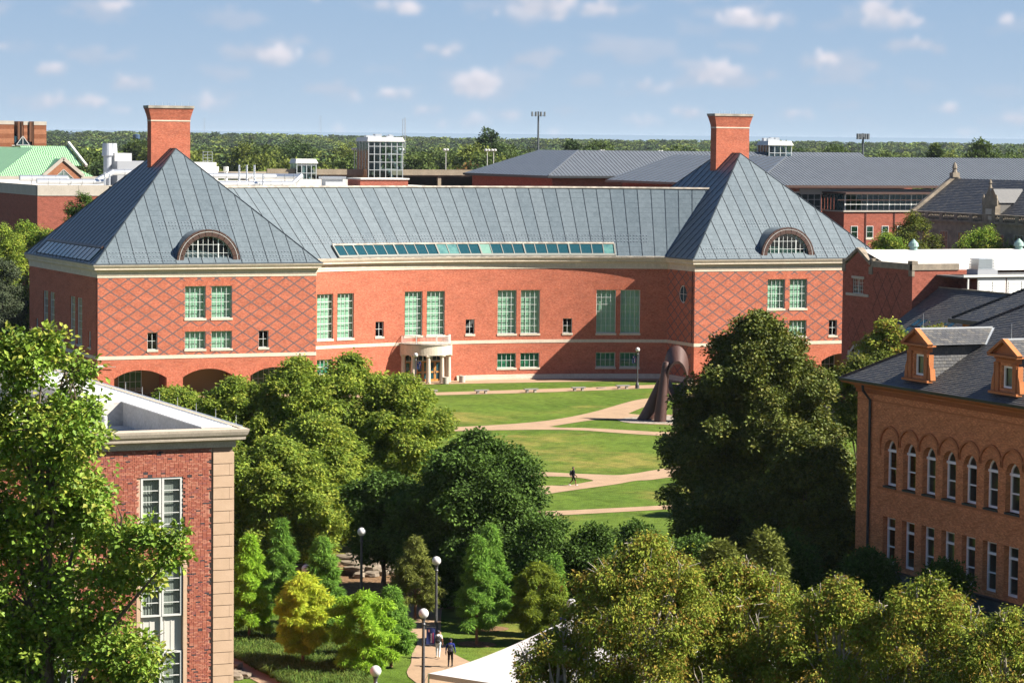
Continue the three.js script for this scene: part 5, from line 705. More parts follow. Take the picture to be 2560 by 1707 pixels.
// --- institute with green roof and brick towers, far left
{
  const t = thing('institute', 'far brick building with square towers and pale green metal roof', 'building');
  const tower = (x0, x1, z0, z1, y0, y1) => { const n = 5; for (let i = 0; i < n; i++) { const b = new B(), a = lerp(y0, y1 - 0.9, i / n), c = lerp(y0, y1 - 0.9, (i + 1) / n); b.box(x0, a, z0, x1, c, z1); b.put('brick_band', i % 2 ? mBrickTan : M({ map: mBrickTan.map, color: lin(0.7, 0.62, 0.58) }), t); } boxes(t, 'stone_cap', mStoneBand, [[x0 - 0.05, y1 - 0.9, z0, x1 + 0.05, y1, z1 + 0.05]]); };
  tower(140, 166.3, -706, -691, 29.5, 36.1); tower(168.6, 170, -702, -690.5, 31, 36); tower(171.1, 174.2, -702, -690, 29.5, 36);
  boxes(t, 'dark_pier', mBrickTanDark, [[167.2, 31, -702, 168, 36, -690.8], [168.1, 31, -702, 168.6, 36, -690.6], [170, 31, -702, 170.6, 36, -690.2], [170.7, 29.5, -702, 171.1, 36, -690.1]]);
  boxes(t, 'lower_wall', mBrickTan, [[130, 0, -710, 175, 29.5, -690.6]]); boxes(t, 'stone_ledge', mStoneBand, [[165.6, 29.9, -690.7, 171.2, 30.15, -690.3]]);
  { const g = new B(); g.tri(V(166.6, 30.1, -690.2), V(170, 30.1, -690.2), V(168.3, 32.4, -690.2)); const w = g.put('glass_gable', mGlassWall, t); const f = new B(); for (const [a, b] of [[V(166.6, 30.1, -690.1), V(168.3, 32.4, -690.1)], [V(170, 30.1, -690.1), V(168.3, 32.4, -690.1)], [V(168.3, 30.1, -690.1), V(168.3, 32.4, -690.1)], [V(166.6, 30.15, -690.1), V(170, 30.15, -690.1)]]) f.bar(a, b, 0.14); f.put('glazing_bar', mWhite, w); boxes(t, 'glass_roof', mSkyWest, [[166.4, 30.1, -698, 170.4, 32.3, -691]]); }
  const S = (u, v, h) => V(u, 23.9 + v * 0.5 + h * 0.866, -588 - v * 0.866 + h * 0.5), W = (u, v, h) => V(137.8 + v * 0.866 - h * 0.5, 23.9 + v * 0.5 + h * 0.866, u);
  roofFace(t, [[137.8, 0], [158.6, 0], [148.2, 12]], S, { bay: 0.48, plain: true, mats: [mGreenRoof], seamMat: mGreenSeam, seed: 81, seamW: 0.08, seamH: 0.09 });
  roofFace(t, [[-640, 0], [-588, 0], [-598.4, 12], [-640, 12]], W, { bay: 3, plain: true, mats: [mGreenRoof], seamMat: mGreenRoof, seed: 82, seamH: 0.02 });
  const S2 = (u, v, h) => V(u, 26 + v * 0.5 + h * 0.866, -602 - v * 0.866 + h * 0.5); roofFace(t, [[148, 0], [160, 0], [158.5, 8.4], [148, 8.4]], S2, { bay: 0.48, plain: true, mats: [mGreenRoof], seamMat: mGreenSeam, seed: 83, seamW: 0.08, seamH: 0.09 });
  { const e = new B(); e.bar(V(160.6, 26, -601), V(158.8, 31, -609.5), 0.5, 0.5); e.put('verge', mWhite, t); const q = new B(); q.box(136, 0, -640, 160, 23.4, -588.6); q.put('wall', mBrickTan, t); boxes(t, 'fascia', mStoneBand, [[135, 23.0, -588.4, 159.5, 23.9, -587.6]]);
    const gz = -586.8, gb = new B(); gb.poly([V(148, 23, gz), V(155.6, 23, gz), V(155.6, 24, gz), V(151.8, 27.3, gz), V(148, 24, gz)]); gb.put('gable_wall', mBrickTan, t); const c = new B(); c.bar(V(147.4, 24, gz), V(151.8, 27.7, gz), 0.5, 0.7); c.bar(V(156.2, 24, gz), V(151.8, 27.7, gz), 0.5, 0.7); c.put('gable_coping', mStoneBand, t); const lv = new B(); lv.tri(V(149.4, 23.2, gz + 0.1), V(154.2, 23.2, gz + 0.1), V(151.8, 25.4, gz + 0.1)); const lo = lv.put('louvred_vent', M({ color: lin(0.07, 0.13, 0.11) }), t); const f = new B(); for (const [a, b] of [[V(149.4, 23.2, gz + 0.15), V(151.8, 25.4, gz + 0.15)], [V(154.2, 23.2, gz + 0.15), V(151.8, 25.4, gz + 0.15)], [V(151.8, 23.2, gz + 0.15), V(151.8, 25.4, gz + 0.15)]]) f.bar(a, b, 0.1); for (let y = 23.4; y < 25.2; y += 0.3) { const w = (25.4 - y) / 2.2 * 2.4; f.box(151.8 - w, y, gz + 0.11, 151.8 + w, y + 0.06, gz + 0.14); } f.put('vent_bar', mWhite, lo);
    const gr = new B(); gr.quad(V(147.4, 24, gz), V(151.8, 27.6, gz), V(151.8, 27.6, -595), V(147.4, 24, -588.3)); gr.quad(V(151.8, 27.6, gz), V(156.2, 24, gz), V(156.2, 24, -588.3), V(151.8, 27.6, -595)); gr.put('gable_roof', mGreenRoof, t); }
  rebase(t, 150, 0, -640);
}
// --- parking garage and its glass stair towers
{
  const p = thing('parking_garage', 'long tan concrete parking garage in front of the far trees', 'parking garage'), z = -524;
  boxes(p, 'parapet', mConcreteOld, [[176, 25.3, z - 0.4, 300, 26.4, z]]); boxes(p, 'deck', mConcreteOld, [[176, 25.0, -570, 300, 25.3, z - 0.4], [176, 21.6, -570, 300, 22, z]]); boxes(p, 'lower_parapet', mConcreteOld, [[176, 22, z - 0.4, 300, 23.2, z]]); boxes(p, 'back_wall', mConcreteOld, [[176, 0, -540, 300, 25, -539.6]]); for (let i = 0; i < 14; i++) boxes(p, 'column', mConcreteOld, [[176 + i * 9, 0, z - 0.9, 176.7 + i * 9, 25.3, z - 0.41]]); boxes(p, 'base_wall', mConcreteOld, [[176, 0, z - 1, 300, 21, z - 0.9]]); rebase(p, 238, 0, -546);
  const tower = (label, x0, x1, z0, y0, y1, dx, bays) => {
    const t = thing('stair_tower', label, 'stair tower', null), dz = x1 - x0, zb = z0 - dz * 0.9, fr = new B();
    for (let i = 0; i <= bays; i++) { const x = lerp(x0, x1, i / bays); fr.box(x - 0.07, y0, z0 - 0.1, x + 0.07, y1, z0 + 0.08); } for (let y = y0; y <= y1 - 0.3; y += 1.55) fr.box(x0, y - 0.06, z0 - 0.08, x1, y + 0.06, z0 + 0.1); for (let i = 0; i <= 4; i++) fr.box(x0 - 0.08, y0, lerp(z0, zb, i / 4) - 0.06, x0 + 0.06, y1, lerp(z0, zb, i / 4) + 0.06); fr.put('frame', M({ color: lin(0.42, 0.45, 0.46), roughness: 0.4, metalness: 0.4 }), t);
    for (let i = 0; i < bays; i++) for (let y = y0; y < y1 - 0.5; y += 1.55) { const q = new B(), a = lerp(x0, x1, i / bays) + 0.08, b = lerp(x0, x1, (i + 1) / bays) - 0.08, h = Math.min(y1, y + 1.5); q.quad(V(a, y, z0), V(b, y, z0), V(b, h, z0), V(a, h, z0)); q.put('pane', mGlassBlue, t); }
    for (let i = 0; i < 4; i++) { const q = new B(), a = lerp(zb, z0, i / 4), b = lerp(zb, z0, (i + 1) / 4); q.quad(V(x0, y0, a), V(x0, y0, b), V(x0, y1, b), V(x0, y1, a)); q.put('pane', M({ color: lin(0.03, 0.075, 0.06), roughness: 0.06 }), t); }
    boxes(t, 'core', M({ color: lin(0.3, 0.29, 0.27) }), [[lerp(x0, x1, 0.3), y0, zb + 1, lerp(x0, x1, 0.55), y1 - 0.2, zb + 3.5]]); for (let y = y0; y < y1 - 1; y += 3.1) { boxes(t, 'landing', M({ color: lin(0.3, 0.3, 0.29) }), [[x0 + 0.2, y, zb + 0.5, x1 - 0.2, y + 0.2, z0 - 2.4]]); const s = new B(); s.bar(V(lerp(x0, x1, 0.6), Math.min(y + 3.1, y1 - 0.3), z0 - 1), V(lerp(x0, x1, 0.92), y + 0.1, z0 - 1), 1.2, 0.3); s.put('stair_flight', M({ color: lin(0.36, 0.35, 0.33) }), t); }
    { const q = new B(); q.poly([V(x0 - 0.3, y1, z0 + 0.3), V(x1 + 0.3, y1, z0 + 0.3), V(x1, y1 + 0.75, z0 - 0.2), V(x0, y1 + 0.75, z0 - 0.2)]); q.box(x0 - 0.3, y1 - 0.12, zb - 0.3, x1 + 0.3, y1, z0 + 0.3); q.box(x0, y1, zb, x1, y1 + 0.75, z0 - 0.25); q.poly([V(x0 - 0.3, y1, zb), V(x0 - 0.3, y1, z0 + 0.3), V(x0, y1 + 0.75, z0 - 0.2), V(x0, y1 + 0.75, zb)]); q.put('roof', mWhite, t); }
    if (y1 - y0 > 6 || dx) { const r = rng(Math.round(x0)); for (let i = 0; i < 7; i++) { const x = lerp(x0 + 1, x1 - 1, r()), w = 0.2 + r() * 0.5, h = 0.15 + r() * 0.5; boxes(t, 'roof_equipment', mMetal, [[x - w, y1 + 0.75, z0 - 4 - w, x + w, y1 + 0.85 + h, z0 - 4 + w]]); } }
    return rebase(t, x0, 0, z0);
  };
  const big = tower('big glass stair tower with white roof at the parking garage', 196.2, 203.4, -521.8, 17.0, 32.0, 0, 6); tower('small white roofed glass stair tower left of the big one', 181.8, 185.8, -523.2, 22.5, 27.6, 0, 4); tower('glass stair tower with white roof just right of the right chimney', 268.2, 273.2, -490, 24.2, 32.0, 1, 4);
  { const b = new B(); for (let i = 0; i < 3; i++) for (let j = 0; j < 3; j++) b.box(195.98, 17.2 + j * 3.1, -528 + i * 2, 196.05, 17.2 + j * 3.1 + 3, -526.06 + i * 2); const m = b.put('plywood_sheet', M({ color: lin(0.5, 0.3, 0.15) }), big); m.position.sub(big.position); }
  for (const [x, d, where] of [[194.5, 0, 'just left of the big glass stair tower'], [204.4, 0, 'just right of the big glass stair tower'], [214, 0, 'midway between glass tower and dark hipped roof'], [223, 0, 'left one of the close pair above the hipped roof'], [224.4, 0, 'right one of the close pair above the hipped roof'], [251.5, 6, 'showing only its head over the hipped roof ridge'], [265, 6, 'nearest the right chimney, head over the ridge']]) { const l = thing('deck_light', 'white floodlight pole ' + where, 'light pole', 'light poles on the parking garage'); const b = new B(); b.cyl(x, 25.3, z - 1.2 - d, 30.2, 0.09, 0.07, 8); b.put('pole', mWhite, l); for (const s of [-0.32, 0.32]) { const h = new B(); h.tube([V(x + s, 30.1, z - 1.2 - d), V(x + s, 30.25, z - 1.2 - d), V(x + s, 30.5, z - 1.2 - d), V(x + s, 30.62, z - 1.2 - d)], [0.1, 0.3, 0.3, 0.12], 10, true); h.put('lamp_head', mWhite, l); } rebase(l, x, 25.3, z - 1.2 - d); }
}
// --- masts and a water tower on the skyline
function mast(name, label, x, z, top, w, head) { const m = thing(name, label, 'mast'), b = new B(); const y0 = rise(Math.hypot(x, z)) - 1; if (head) { b.cyl(x, y0, z, top, w, w * 0.8, 8); b.put('pole', M({ color: lin(0.09, 0.1, 0.11) }), m); const h = new B(); for (let i = 0; i < 8; i++) { const a = i / 8 * 6.28; h.box(x + Math.cos(a) * head - 0.25, top - 1.9, z + Math.sin(a) * head - 0.25, x + Math.cos(a) * head + 0.25, top - 0.1, z + Math.sin(a) * head + 0.25); h.bar(V(x, top - 1.5, z), V(x + Math.cos(a) * head, top - 1.5, z + Math.sin(a) * head), 0.15); } h.put('antennas', M({ color: lin(0.12, 0.13, 0.14) }), m); } else { for (const [a, c] of [[-w, -w], [w, -w], [0, w]]) b.bar(V(x + a, y0, z + c), V(x + a, top, z + c), 0.12); for (let y = y0; y < top; y += 1.1) { b.bar(V(x - w, y, z - w), V(x + w, y + 1.1, z - w), 0.07); b.bar(V(x + w, y, z - w), V(x, y + 1.1, z + w), 0.07); } b.put('lattice', M({ color: lin(0.25, 0.27, 0.3) }), m); } rebase(m, x, y0, z); }
mast('lattice_mast', 'thin lattice mast on the skyline above the glass stair tower', 327.6, -839, 39.1, 0.45); mast('antenna_mast', 'tall mobile phone antenna mast left of the right chimney', 448, -1004.6, 44, 0.45, 2.6); mast('antenna_mast', 'short antenna mast on the skyline right of the right chimney', 461.2, -780.8, 35.9, 0.4, 1.8);
mast('lattice_mast', 'distant thin lattice mast far left of the glass stair tower', 1215, -3900, 62, 1.4); mast('lattice_mast', 'distant thin lattice mast on the low ridge right of the left chimney', 1320, -3700, 66, 1.5);
{ const w = thing('water_tower', 'tiny dark water tower on the skyline left of the left chimney', 'water tower'), b = new B(), x = 693, z = -2425, y = 36; b.cyl(x, 12, z, y - 5, 0.8, 0.8, 8); b.put('column', M({ color: lin(0.06, 0.09, 0.13) }), w); const h = new B(); h.tube([V(x, y - 6, z), V(x, y - 4, z), V(x, y - 0.5, z), V(x, y + 0.3, z)], [0.9, 3, 3, 0.5], 14, true); h.put('tank', M({ color: lin(0.04, 0.07, 0.12) }), w); rebase(w, x, 12, z); }
// ---------------------------------------------------------------- trees
const leafMat = (o = {}) => new THREE.MeshPhysicalMaterial({ color: lin(1, 1, 1), transmission: 0.32, thickness: 0, roughness: 0.8, specularIntensity: 0.18, ...o });
const mLeaf = leafMat(), mLeafGlossy = leafMat({ roughness: 0.55, specularIntensity: 0.3 }), mLeafThin = leafMat({ transmission: 0.48 }), mNeedle = leafMat({ transmission: 0.4, roughness: 0.9 });
const mBark = M({ map: mottled([0.115, 0.09, 0.07], [0.06, 0.048, 0.04], 1.5, { w: 256, seed: 401, streak: 1 }) }), mBarkPale = M({ map: mottled([0.36, 0.32, 0.27], [0.2, 0.17, 0.14], 1.2, { w: 256, seed: 403 }) }), mBarkRed = M({ map: mottled([0.2, 0.11, 0.07], [0.13, 0.075, 0.05], 1, { w: 256, seed: 405 }) });
// a spray of n folded leaves within radius R; size L long
function spray(n, R, L, wid, seed, droop = 0) {
  const r = rng(seed), b = new B();
  for (let i = 0; i < n; i++) {
    const th = r() * 6.2832, ph = Math.acos(2 * r() - 1), d = V(Math.sin(ph) * Math.cos(th), Math.cos(ph) * 0.7 - droop * 0.3, Math.sin(ph) * Math.sin(th)), p = d.clone().multiplyScalar(R * (0.35 + 0.65 * r()));
    const ax = d.clone().add(V((r() - 0.5) * 1.4, (r() - 0.5) * 1.2 - droop, (r() - 0.5) * 1.4)).normalize(), up = V((r() - 0.5) * 1.3, 1, (r() - 0.5) * 1.3).normalize(), s = ax.clone().cross(up).normalize(), n2 = s.clone().cross(ax).normalize();
    const l = L * (0.7 + 0.6 * r()), w = wid * (0.7 + 0.6 * r()), A = p, T = p.clone().addScaledVector(ax, l), m = p.clone().addScaledVector(ax, l * 0.45), c1 = m.clone().addScaledVector(s, w / 2).addScaledVector(n2, w * 0.18), c2 = m.clone().addScaledVector(s, -w / 2).addScaledVector(n2, w * 0.18);
    b.tri(A, c1, T).tri(A, T, c2);
  }
  const g = new THREE.BufferGeometry(); g.setAttribute('position', new THREE.Float32BufferAttribute(b.p, 3)); g.computeVertexNormals(); return g;
}
const SPRAY = { near: [1, 2, 3].map((s) => spray(13, 0.42, 0.2, 0.17, s, 0.3)), mid: [4, 5, 6].map((s) => spray(14, 0.55, 0.25, 0.19, s, 0.2)), fine: [7, 8, 9].map((s) => spray(13, 0.5, 0.27, 0.17, s, 0.4)), yellow: [10, 11, 12].map((s) => spray(12, 0.34, 0.15, 0.085, s, 0.55)), frond: [13, 14, 15].map((s) => spray(20, 0.27, 0.26, 0.05, s, 0.55)), far: [16, 17, 18].map((s) => spray(16, 1.15, 0.75, 0.6, s, 0.1)), tiny: [19, 20].map((s) => spray(16, 0.3, 0.13, 0.085, s, 0.1)) };
const pick = (pal, r) => { const c = pal[Math.floor(r() * pal.length)], k = 0.78 + 0.44 * r(); return new THREE.Color().setRGB(c[0] * k, c[1] * k, c[2] * k); };
function foliage(parent, pts, geos, mat, pal, r, s0 = 0.8, s1 = 1.25, name = 'crown') { // pts: flat list of places
  const per = geos.map(() => []), q = new THREE.Quaternion(), e = new THREE.Euler(), m = new THREE.Matrix4(), sc = V();
  for (let i = 0; i < pts.length; i += 3) per[Math.floor(r() * geos.length)].push(i);
  per.forEach((l, k) => { if (!l.length) return; const im = new THREE.InstancedMesh(geos[k], mat, l.length); im.name = name; im.userData.kind = 'stuff'; im.castShadow = im.receiveShadow = true;
    l.forEach((i, j) => { const s = s0 + (s1 - s0) * r(); q.setFromEuler(e.set((r() - 0.5) * 0.9, r() * 6.2832, (r() - 0.5) * 0.9)); im.setMatrixAt(j, m.compose(V(pts[i], pts[i + 1], pts[i + 2]), q, sc.set(s, s, s))); im.setColorAt(j, pick(pal, r)); }); parent.add(im); });
}
// crown lobes from an envelope: t 0..1 from the crown's foot to its top
const PROFILE = { broad: (t) => t < 0.3 ? 0.78 + 0.22 * sm(t / 0.3) : Math.pow(Math.max(0.01, 1 - Math.pow((t - 0.3) / 0.7, 2.1)), 0.62),  round: (t) => Math.sqrt(Math.max(0, 1 - (2 * t - 1) ** 2)) * 0.95 + 0.05, oval: (t) => Math.pow(Math.sin(Math.PI * Math.pow(clamp(0.06 + t * 0.94), 0.72)), 0.75), dome: (t) => Math.sqrt(Math.max(0.02, 1 - t * t)) * (0.75 + 0.25 * sm(clamp(t * 4))), spread: (t) => Math.pow(Math.sin(Math.PI * Math.pow(0.1 + 0.9 * t, 0.95)), 0.6), cone: (t) => Math.pow(1 - t, 0.8) * sm(clamp(0.35 + t * 5)) };
function tree({ name = 'tree', label, cat = 'tree', group, x, z, y = 0, h, foot, r: R, shape = 'round', lobes = 26, lobeR = 0.26, n = 4000, kind = 'mid', mat = mLeaf, pal, bark = mBark, trunk = 0.25, limbs = 10, seed = 1, gap = 0.32, list = null, lean = [0, 0], squash = 0.8, out = 0.62, s0 = 0.8, s1 = 1.25, twigs = 0 }) {
  const r = rng(seed * 77 + 5), o = thing(name, label, cat, group, [x, y, z]), L = [];
  if (list) for (const l of list) L.push({ p: V(l[0], l[1], l[2]), r: l[3] });
  else for (let i = 0; i < lobes; i++) { const t = (i + r()) / lobes, e = R * PROFILE[shape](t), a = i * 2.39996 + r() * 0.9, k = Math.sqrt(0.12 + 0.88 * r()), lr = R * lobeR * (0.75 + 0.6 * r()) * (0.55 + 0.45 * PROFILE[shape](t)); L.push({ p: V(Math.cos(a) * Math.max(0, e - lr * 0.7) * k + lean[0] * t, foot + (h - foot) * clamp(t, 0.03, 0.99) - (t > 0.85 ? lr * 0.5 : 0), Math.sin(a) * Math.max(0, e - lr * 0.7) * k + lean[1] * t), r: lr }); }
  const W = L.map((l) => l.r * l.r), sum = W.reduce((a, b) => a + b, 0), pts = [], off = seed * 13.7;
  L.forEach((l, i) => { const m = Math.round(n * W[i] / sum), cx = l.p.x, cy = l.p.y, cz = l.p.z; for (let k = 0; k < m; k++) { const th = r() * 6.2832, c = 2 * r() - 1, s = Math.sqrt(1 - c * c), q = l.r * (out + (1.08 - out) * Math.sqrt(r())) * (0.86 + 0.28 * noise3(cx + c * 2, th * 2, off)) * (r() < 0.1 ? 1.12 + 0.45 * r() : 1); const px = cx + s * Math.cos(th) * q, py = cy + c * q * squash, pz = cz + s * Math.sin(th) * q; if (py < 0.4) continue; if (noise3(px * 1.15 + off, py * 1.15, pz * 1.15) < gap) continue; pts.push(px, py, pz); } });
  foliage(o, pts, SPRAY[kind], mat, pal, r, s0, s1);
  const top = foot + (h - foot) * 0.72, T = [], n0 = 6; for (let i = 0; i <= n0; i++) { const t = i / n0; T.push(V(lean[0] * t * 0.7 + (i ? (r() - 0.5) * trunk * 1.2 : 0), top * t, lean[1] * t * 0.7 + (i ? (r() - 0.5) * trunk * 1.2 : 0))); }
  const b = new B(); b.tube(T, T.map((_, i) => trunk * (i ? 1 - 0.8 * i / n0 : 1.3)), 9); b.put('trunk', bark, o);
  const lb = new B(), pickL = [...L].sort(() => r() - 0.5).slice(0, limbs);
  for (const l of pickL) { const t0 = clamp((l.p.y - 1.2 - l.p.length() * 0.05) / top * (0.55 + 0.3 * r()), 0.15, 0.92), i = Math.min(n0 - 1, Math.floor(t0 * n0)), A = T[i].clone().lerp(T[i + 1], t0 * n0 - i), E = l.p.clone(), m = A.clone().lerp(E, 0.5).add(V((r() - 0.5) * 0.6, 0.25 * A.distanceTo(E) * 0.4, (r() - 0.5) * 0.6)), r0 = trunk * 0.42 * (1 - t0 * 0.6); lb.tube([A, m, E], [r0, r0 * 0.6, r0 * 0.15], 6);
    for (let k = 0; k < twigs; k++) { const d = V(r() - 0.5, r() * 0.8, r() - 0.5).normalize().multiplyScalar(l.r * (0.9 + 0.65 * r())), s = E.clone().lerp(m, 0.25 * r()), e2 = E.clone().add(d), mm = s.clone().lerp(e2, 0.5).add(V((r() - 0.5) * 0.4, 0.2, (r() - 0.5) * 0.4)); lb.tube([s, mm, e2], [r0 * 0.4, r0 * 0.28, 0.012], 5); } }
  if (lb.p.length) lb.put('limbs', bark, o, 'stuff');
  return o;
}
// feathery young conifer: whorls of drooping branch fronds
function cypress({ name = 'cypress_tree', label, x, z, h, r: R, foot = 1.25, n = 1500, pal, seed, shape = 'cone', group = 'young conifers by the walkway' }) {
  const rr = rng(seed * 91 + 3), o = thing(name, label, 'tree', group, [x, 0, z]), pts = [], br = new B(), nb = 34;
  for (let i = 0; i < nb; i++) { const t = Math.pow((i + rr()) / nb, 0.9), a = i * 2.39996 + rr(), e = R * (shape === 'cone' ? Math.pow(1 - t, 0.72) * sm(clamp(0.5 + t * 4)) : PROFILE[shape](t)) * (0.72 + 0.42 * rr()), y = foot + (h - foot) * t * 0.97, tip = V(Math.cos(a) * e, y + e * (0.12 - 0.3 * (1 - t)), Math.sin(a) * e); br.tube([V(0, y, 0), V(tip.x * 0.5, y + e * 0.14, tip.z * 0.5), tip], [0.03, 0.02, 0.008], 4);
    const m = Math.round(n / nb * (0.35 + 1.3 * (1 - t))); for (let k = 0; k < m; k++) { const s = 0.25 + 0.75 * Math.sqrt(rr()), w = 0.24 * (1.15 - s) + 0.07; pts.push(tip.x * s + (rr() - 0.5) * w * 1.6, lerp(y, tip.y, s) + e * 0.14 * Math.sin(s * 3) + (rr() - 0.6) * w, tip.z * s + (rr() - 0.5) * w * 1.6); } }
  for (let k = 0; k < n * 0.05; k++) pts.push((rr() - 0.5) * 0.16, h - rr() * h * 0.12, (rr() - 0.5) * 0.16);
  foliage(o, pts, SPRAY.frond, mNeedle, pal, rr, 0.75, 1.3); const b = new B(); b.tube([V(0, 0, 0), V(0.02, h * 0.4, 0), V(0, h * 0.95, 0.02)], [0.11, 0.075, 0.015], 8); b.put('trunk', mBarkRed, o); br.put('branches', mBarkRed, o, 'stuff'); return o;
}
const OLIVE = [[0.27, 0.34, 0.04], [0.23, 0.31, 0.036], [0.32, 0.355, 0.046], [0.18, 0.26, 0.032], [0.14, 0.21, 0.028]], DARK = [[0.0653, 0.124, 0.0182], [0.0816, 0.145, 0.0221], [0.053, 0.101, 0.0156]], FRESH = [[0.18, 0.28, 0.028], [0.15, 0.255, 0.026], [0.23, 0.31, 0.04], [0.12, 0.2, 0.022], [0.28, 0.3, 0.042]], DEEP = [[0.115, 0.142, 0.0185], [0.0941, 0.121, 0.0158], [0.157, 0.162, 0.0238], [0.0733, 0.101, 0.0132]], GOLD = [[0.23, 0.265, 0.03], [0.19, 0.245, 0.028], [0.28, 0.265, 0.034], [0.14, 0.19, 0.022], [0.25, 0.165, 0.03], [0.2, 0.25, 0.03]], LIME = [[0.26, 0.44, 0.03], [0.2, 0.36, 0.026], [0.3, 0.46, 0.04]], PINE = [[0.15, 0.29, 0.035], [0.11, 0.23, 0.03], [0.18, 0.32, 0.045]], SULPH = [[0.45, 0.52, 0.045], [0.38, 0.48, 0.04], [0.5, 0.52, 0.05]], MOSS = [[0.18, 0.204, 0.0392], [0.153, 0.178, 0.0336]];
// ---------------------------------------------------------------- trees in their places
tree({ name: 'leafy_tree', label: 'big bright green leafy tree in front of the left brick hall', x: 26, z: -103.2, h: 25, foot: 9, r: 5, kind: 'near', mat: mLeafGlossy, pal: FRESH, n: 7000, trunk: 0.42, limbs: 18, twigs: 4, seed: 2, gap: 0.46, out: 0.3,
  list: [[-0.7, 23.7, -0.3, 1.11], [0.7, 23.1, -0.2, 1.19], [-0.7, 22, -1.4, 1.63], [0.4, 21.2, 1.3, 1.41], [-0.4, 19.5, -0.2, 1.93], [1.3, 18.4, 0.6, 1.19], [0.4, 17.2, -0.9, 2.08], [2.3, 17.2, 2.1, 0.98], [3.6, 17.6, 3.2, 0.83], [3, 15.7, 1.3, 0.95], [1.2, 15, 0.5, 1.71], [-0.7, 14.7, -0.3, 1.93], [1.9, 13.2, 0.8, 1.34], [0.4, 12.3, -0.9, 1.93], [2.8, 12.7, 1.8, 1.19], [-1, 10.9, -0.4, 1.78], [2.3, 11.1, 1, 1.19], [3.9, 16.7, 3.3, 0.62], [0, 24.5, 0, 0.56], [-1.1, 24.3, -0.5, 0.67], [1.1, 22.3, 0.5, 0.82], [-0.5, 16.9, -2.9, 1.63], [0, 12.4, -3.3, 1.93], [-0.4, 20.1, -3.4, 1.49], [1.6, 19, -2, 1.04], [-2.6, 21, -1, 1.6], [-2.8, 17.5, -1, 1.9], [-3, 13.5, -1, 2]] });
const G1 = 'olive green trees on the quad', quadTree = (label, x, z, h, r, seed, pal = OLIVE, o = {}) => tree({ name: 'quad_tree', label, group: G1, x, z, h, foot: h * 0.16, r: r * 1.35, shape: 'broad', lobes: 150, lobeR: 0.13, n: 6400, kind: 'fine', mat: mLeafThin, pal, trunk: 0.17, limbs: 24, seed, gap: 0.33, out: 0.1, bark: mBark, ...o });
quadTree('olive green tree nearest the stone cornered brick hall', 66.2, -219.9, 12.2, 3.9, 11); quadTree('olive green tree below the middle arcade arch', 68.8, -212.2, 13.4, 4.0, 12); quadTree('tall olive tree covering the right arcade arch', 73.2, -210.2, 15, 4.0, 13); quadTree('tall olive tree just left of the round entrance porch', 77.8, -210.4, 15.1, 4.2, 14); quadTree('olive tree with its right edge over the lawn below the porch', 80.8, -207, 13.7, 3.9, 15);
quadTree('shaded olive tree low in the clump behind the yellow tree', 66.5, -195.7, 10.4, 3.9, 16); quadTree('shaded olive tree beside the stone corner blocks', 61.6, -199.6, 11, 3.4, 17); quadTree('small olive tree deep inside the clump left of the dark maple', 71.2, -200, 11.6, 3.6, 18);
tree({ name: 'maple_tree', label: 'dark green rounded maple in the middle of the picture', x: 76.3, z: -180.7, h: 11.7, foot: 0.8, r: 6.3, shape: 'broad', lobes: 84, lobeR: 0.19, n: 10000, kind: 'mid', pal: DARK, trunk: 0.3, limbs: 16, seed: 21, gap: 0.3 });
tree({ name: 'maple_tree', label: 'small dark maple against the left side of the rounded maple', x: 71.6, z: -187, h: 8.4, foot: 2.4, r: 3.3, shape: 'round', lobes: 24, n: 3000, kind: 'mid', pal: DARK, trunk: 0.18, seed: 22 });
tree({ name: 'linden_tree', label: 'huge dark green tree between the sculpture and the orange brick hall', x: 103.9, z: -191.0, h: 19.1, foot: 0.4, r: 7.7, shape: 'broad', lobes: 150, lobeR: 0.15, n: 17000, kind: 'mid', mat: mLeafGlossy, pal: DEEP, trunk: 0.45, limbs: 26, seed: 23, gap: 0.3, out: 0.5 });
tree({ name: 'linden_tree', label: 'dark tree squeezed between the huge dark tree and the orange hall', x: 103.2, z: -182.2, h: 11, foot: 0.4, r: 4.6, shape: 'broad', lobes: 60, lobeR: 0.2, n: 5000, kind: 'mid', mat: mLeafGlossy, pal: DEEP, trunk: 0.25, limbs: 14, seed: 24, gap: 0.32 });
const gold = (label, x, z, h, foot, r, seed, o = {}) => tree({ name: 'golden_leaved_tree', label, group: 'yellowing trees along the bottom edge', x, z, h, foot, r, shape: 'broad', lobes: 120, lobeR: 0.16, n: 5200, kind: 'yellow', pal: GOLD, bark: mBarkPale, trunk: 0.26, limbs: 44, twigs: 4, seed, gap: 0.42, out: 0.3, ...o });
gold('widest yellowing tree beside the white tent', 53.4, -107.5, 15.4, 5, 5.2, 31, { n: 14500 }); gold('yellowing tree between the widest one and the orange hall', 57.8, -107.5, 14.1, 5, 4.6, 32, { n: 11500 }); gold('low yellowing tree below the orange hall corner', 60, -102.7, 13.9, 5, 3.9, 33, { n: 9000 }); gold('yellowing tree in front of the orange hall windows', 62.4, -99.4, 14.4, 5, 4.0, 34, { n: 9000 }); gold('yellowing tree at the bottom right corner', 63.2, -94.8, 13.6, 5, 3.6, 35, { n: 7500 }); gold('small yellowing crown drooping over the white tent', 49.2, -107.8, 11.6, 6.4, 2.7, 36, { n: 3800, gap: 0.46, lobes: 40 });
const shrub = (label, x, z, h, r, seed, pal = DARK) => tree({ name: 'shrub', label, cat: 'shrub', group: 'dark shrubs below the lawn', x, z, h, foot: 0.3, r, shape: 'dome', lobes: 20, lobeR: 0.34, n: 1500, kind: 'tiny', pal, trunk: 0.08, limbs: 5, seed, s0: 1.4, s1: 2.2, gap: 0.25 });
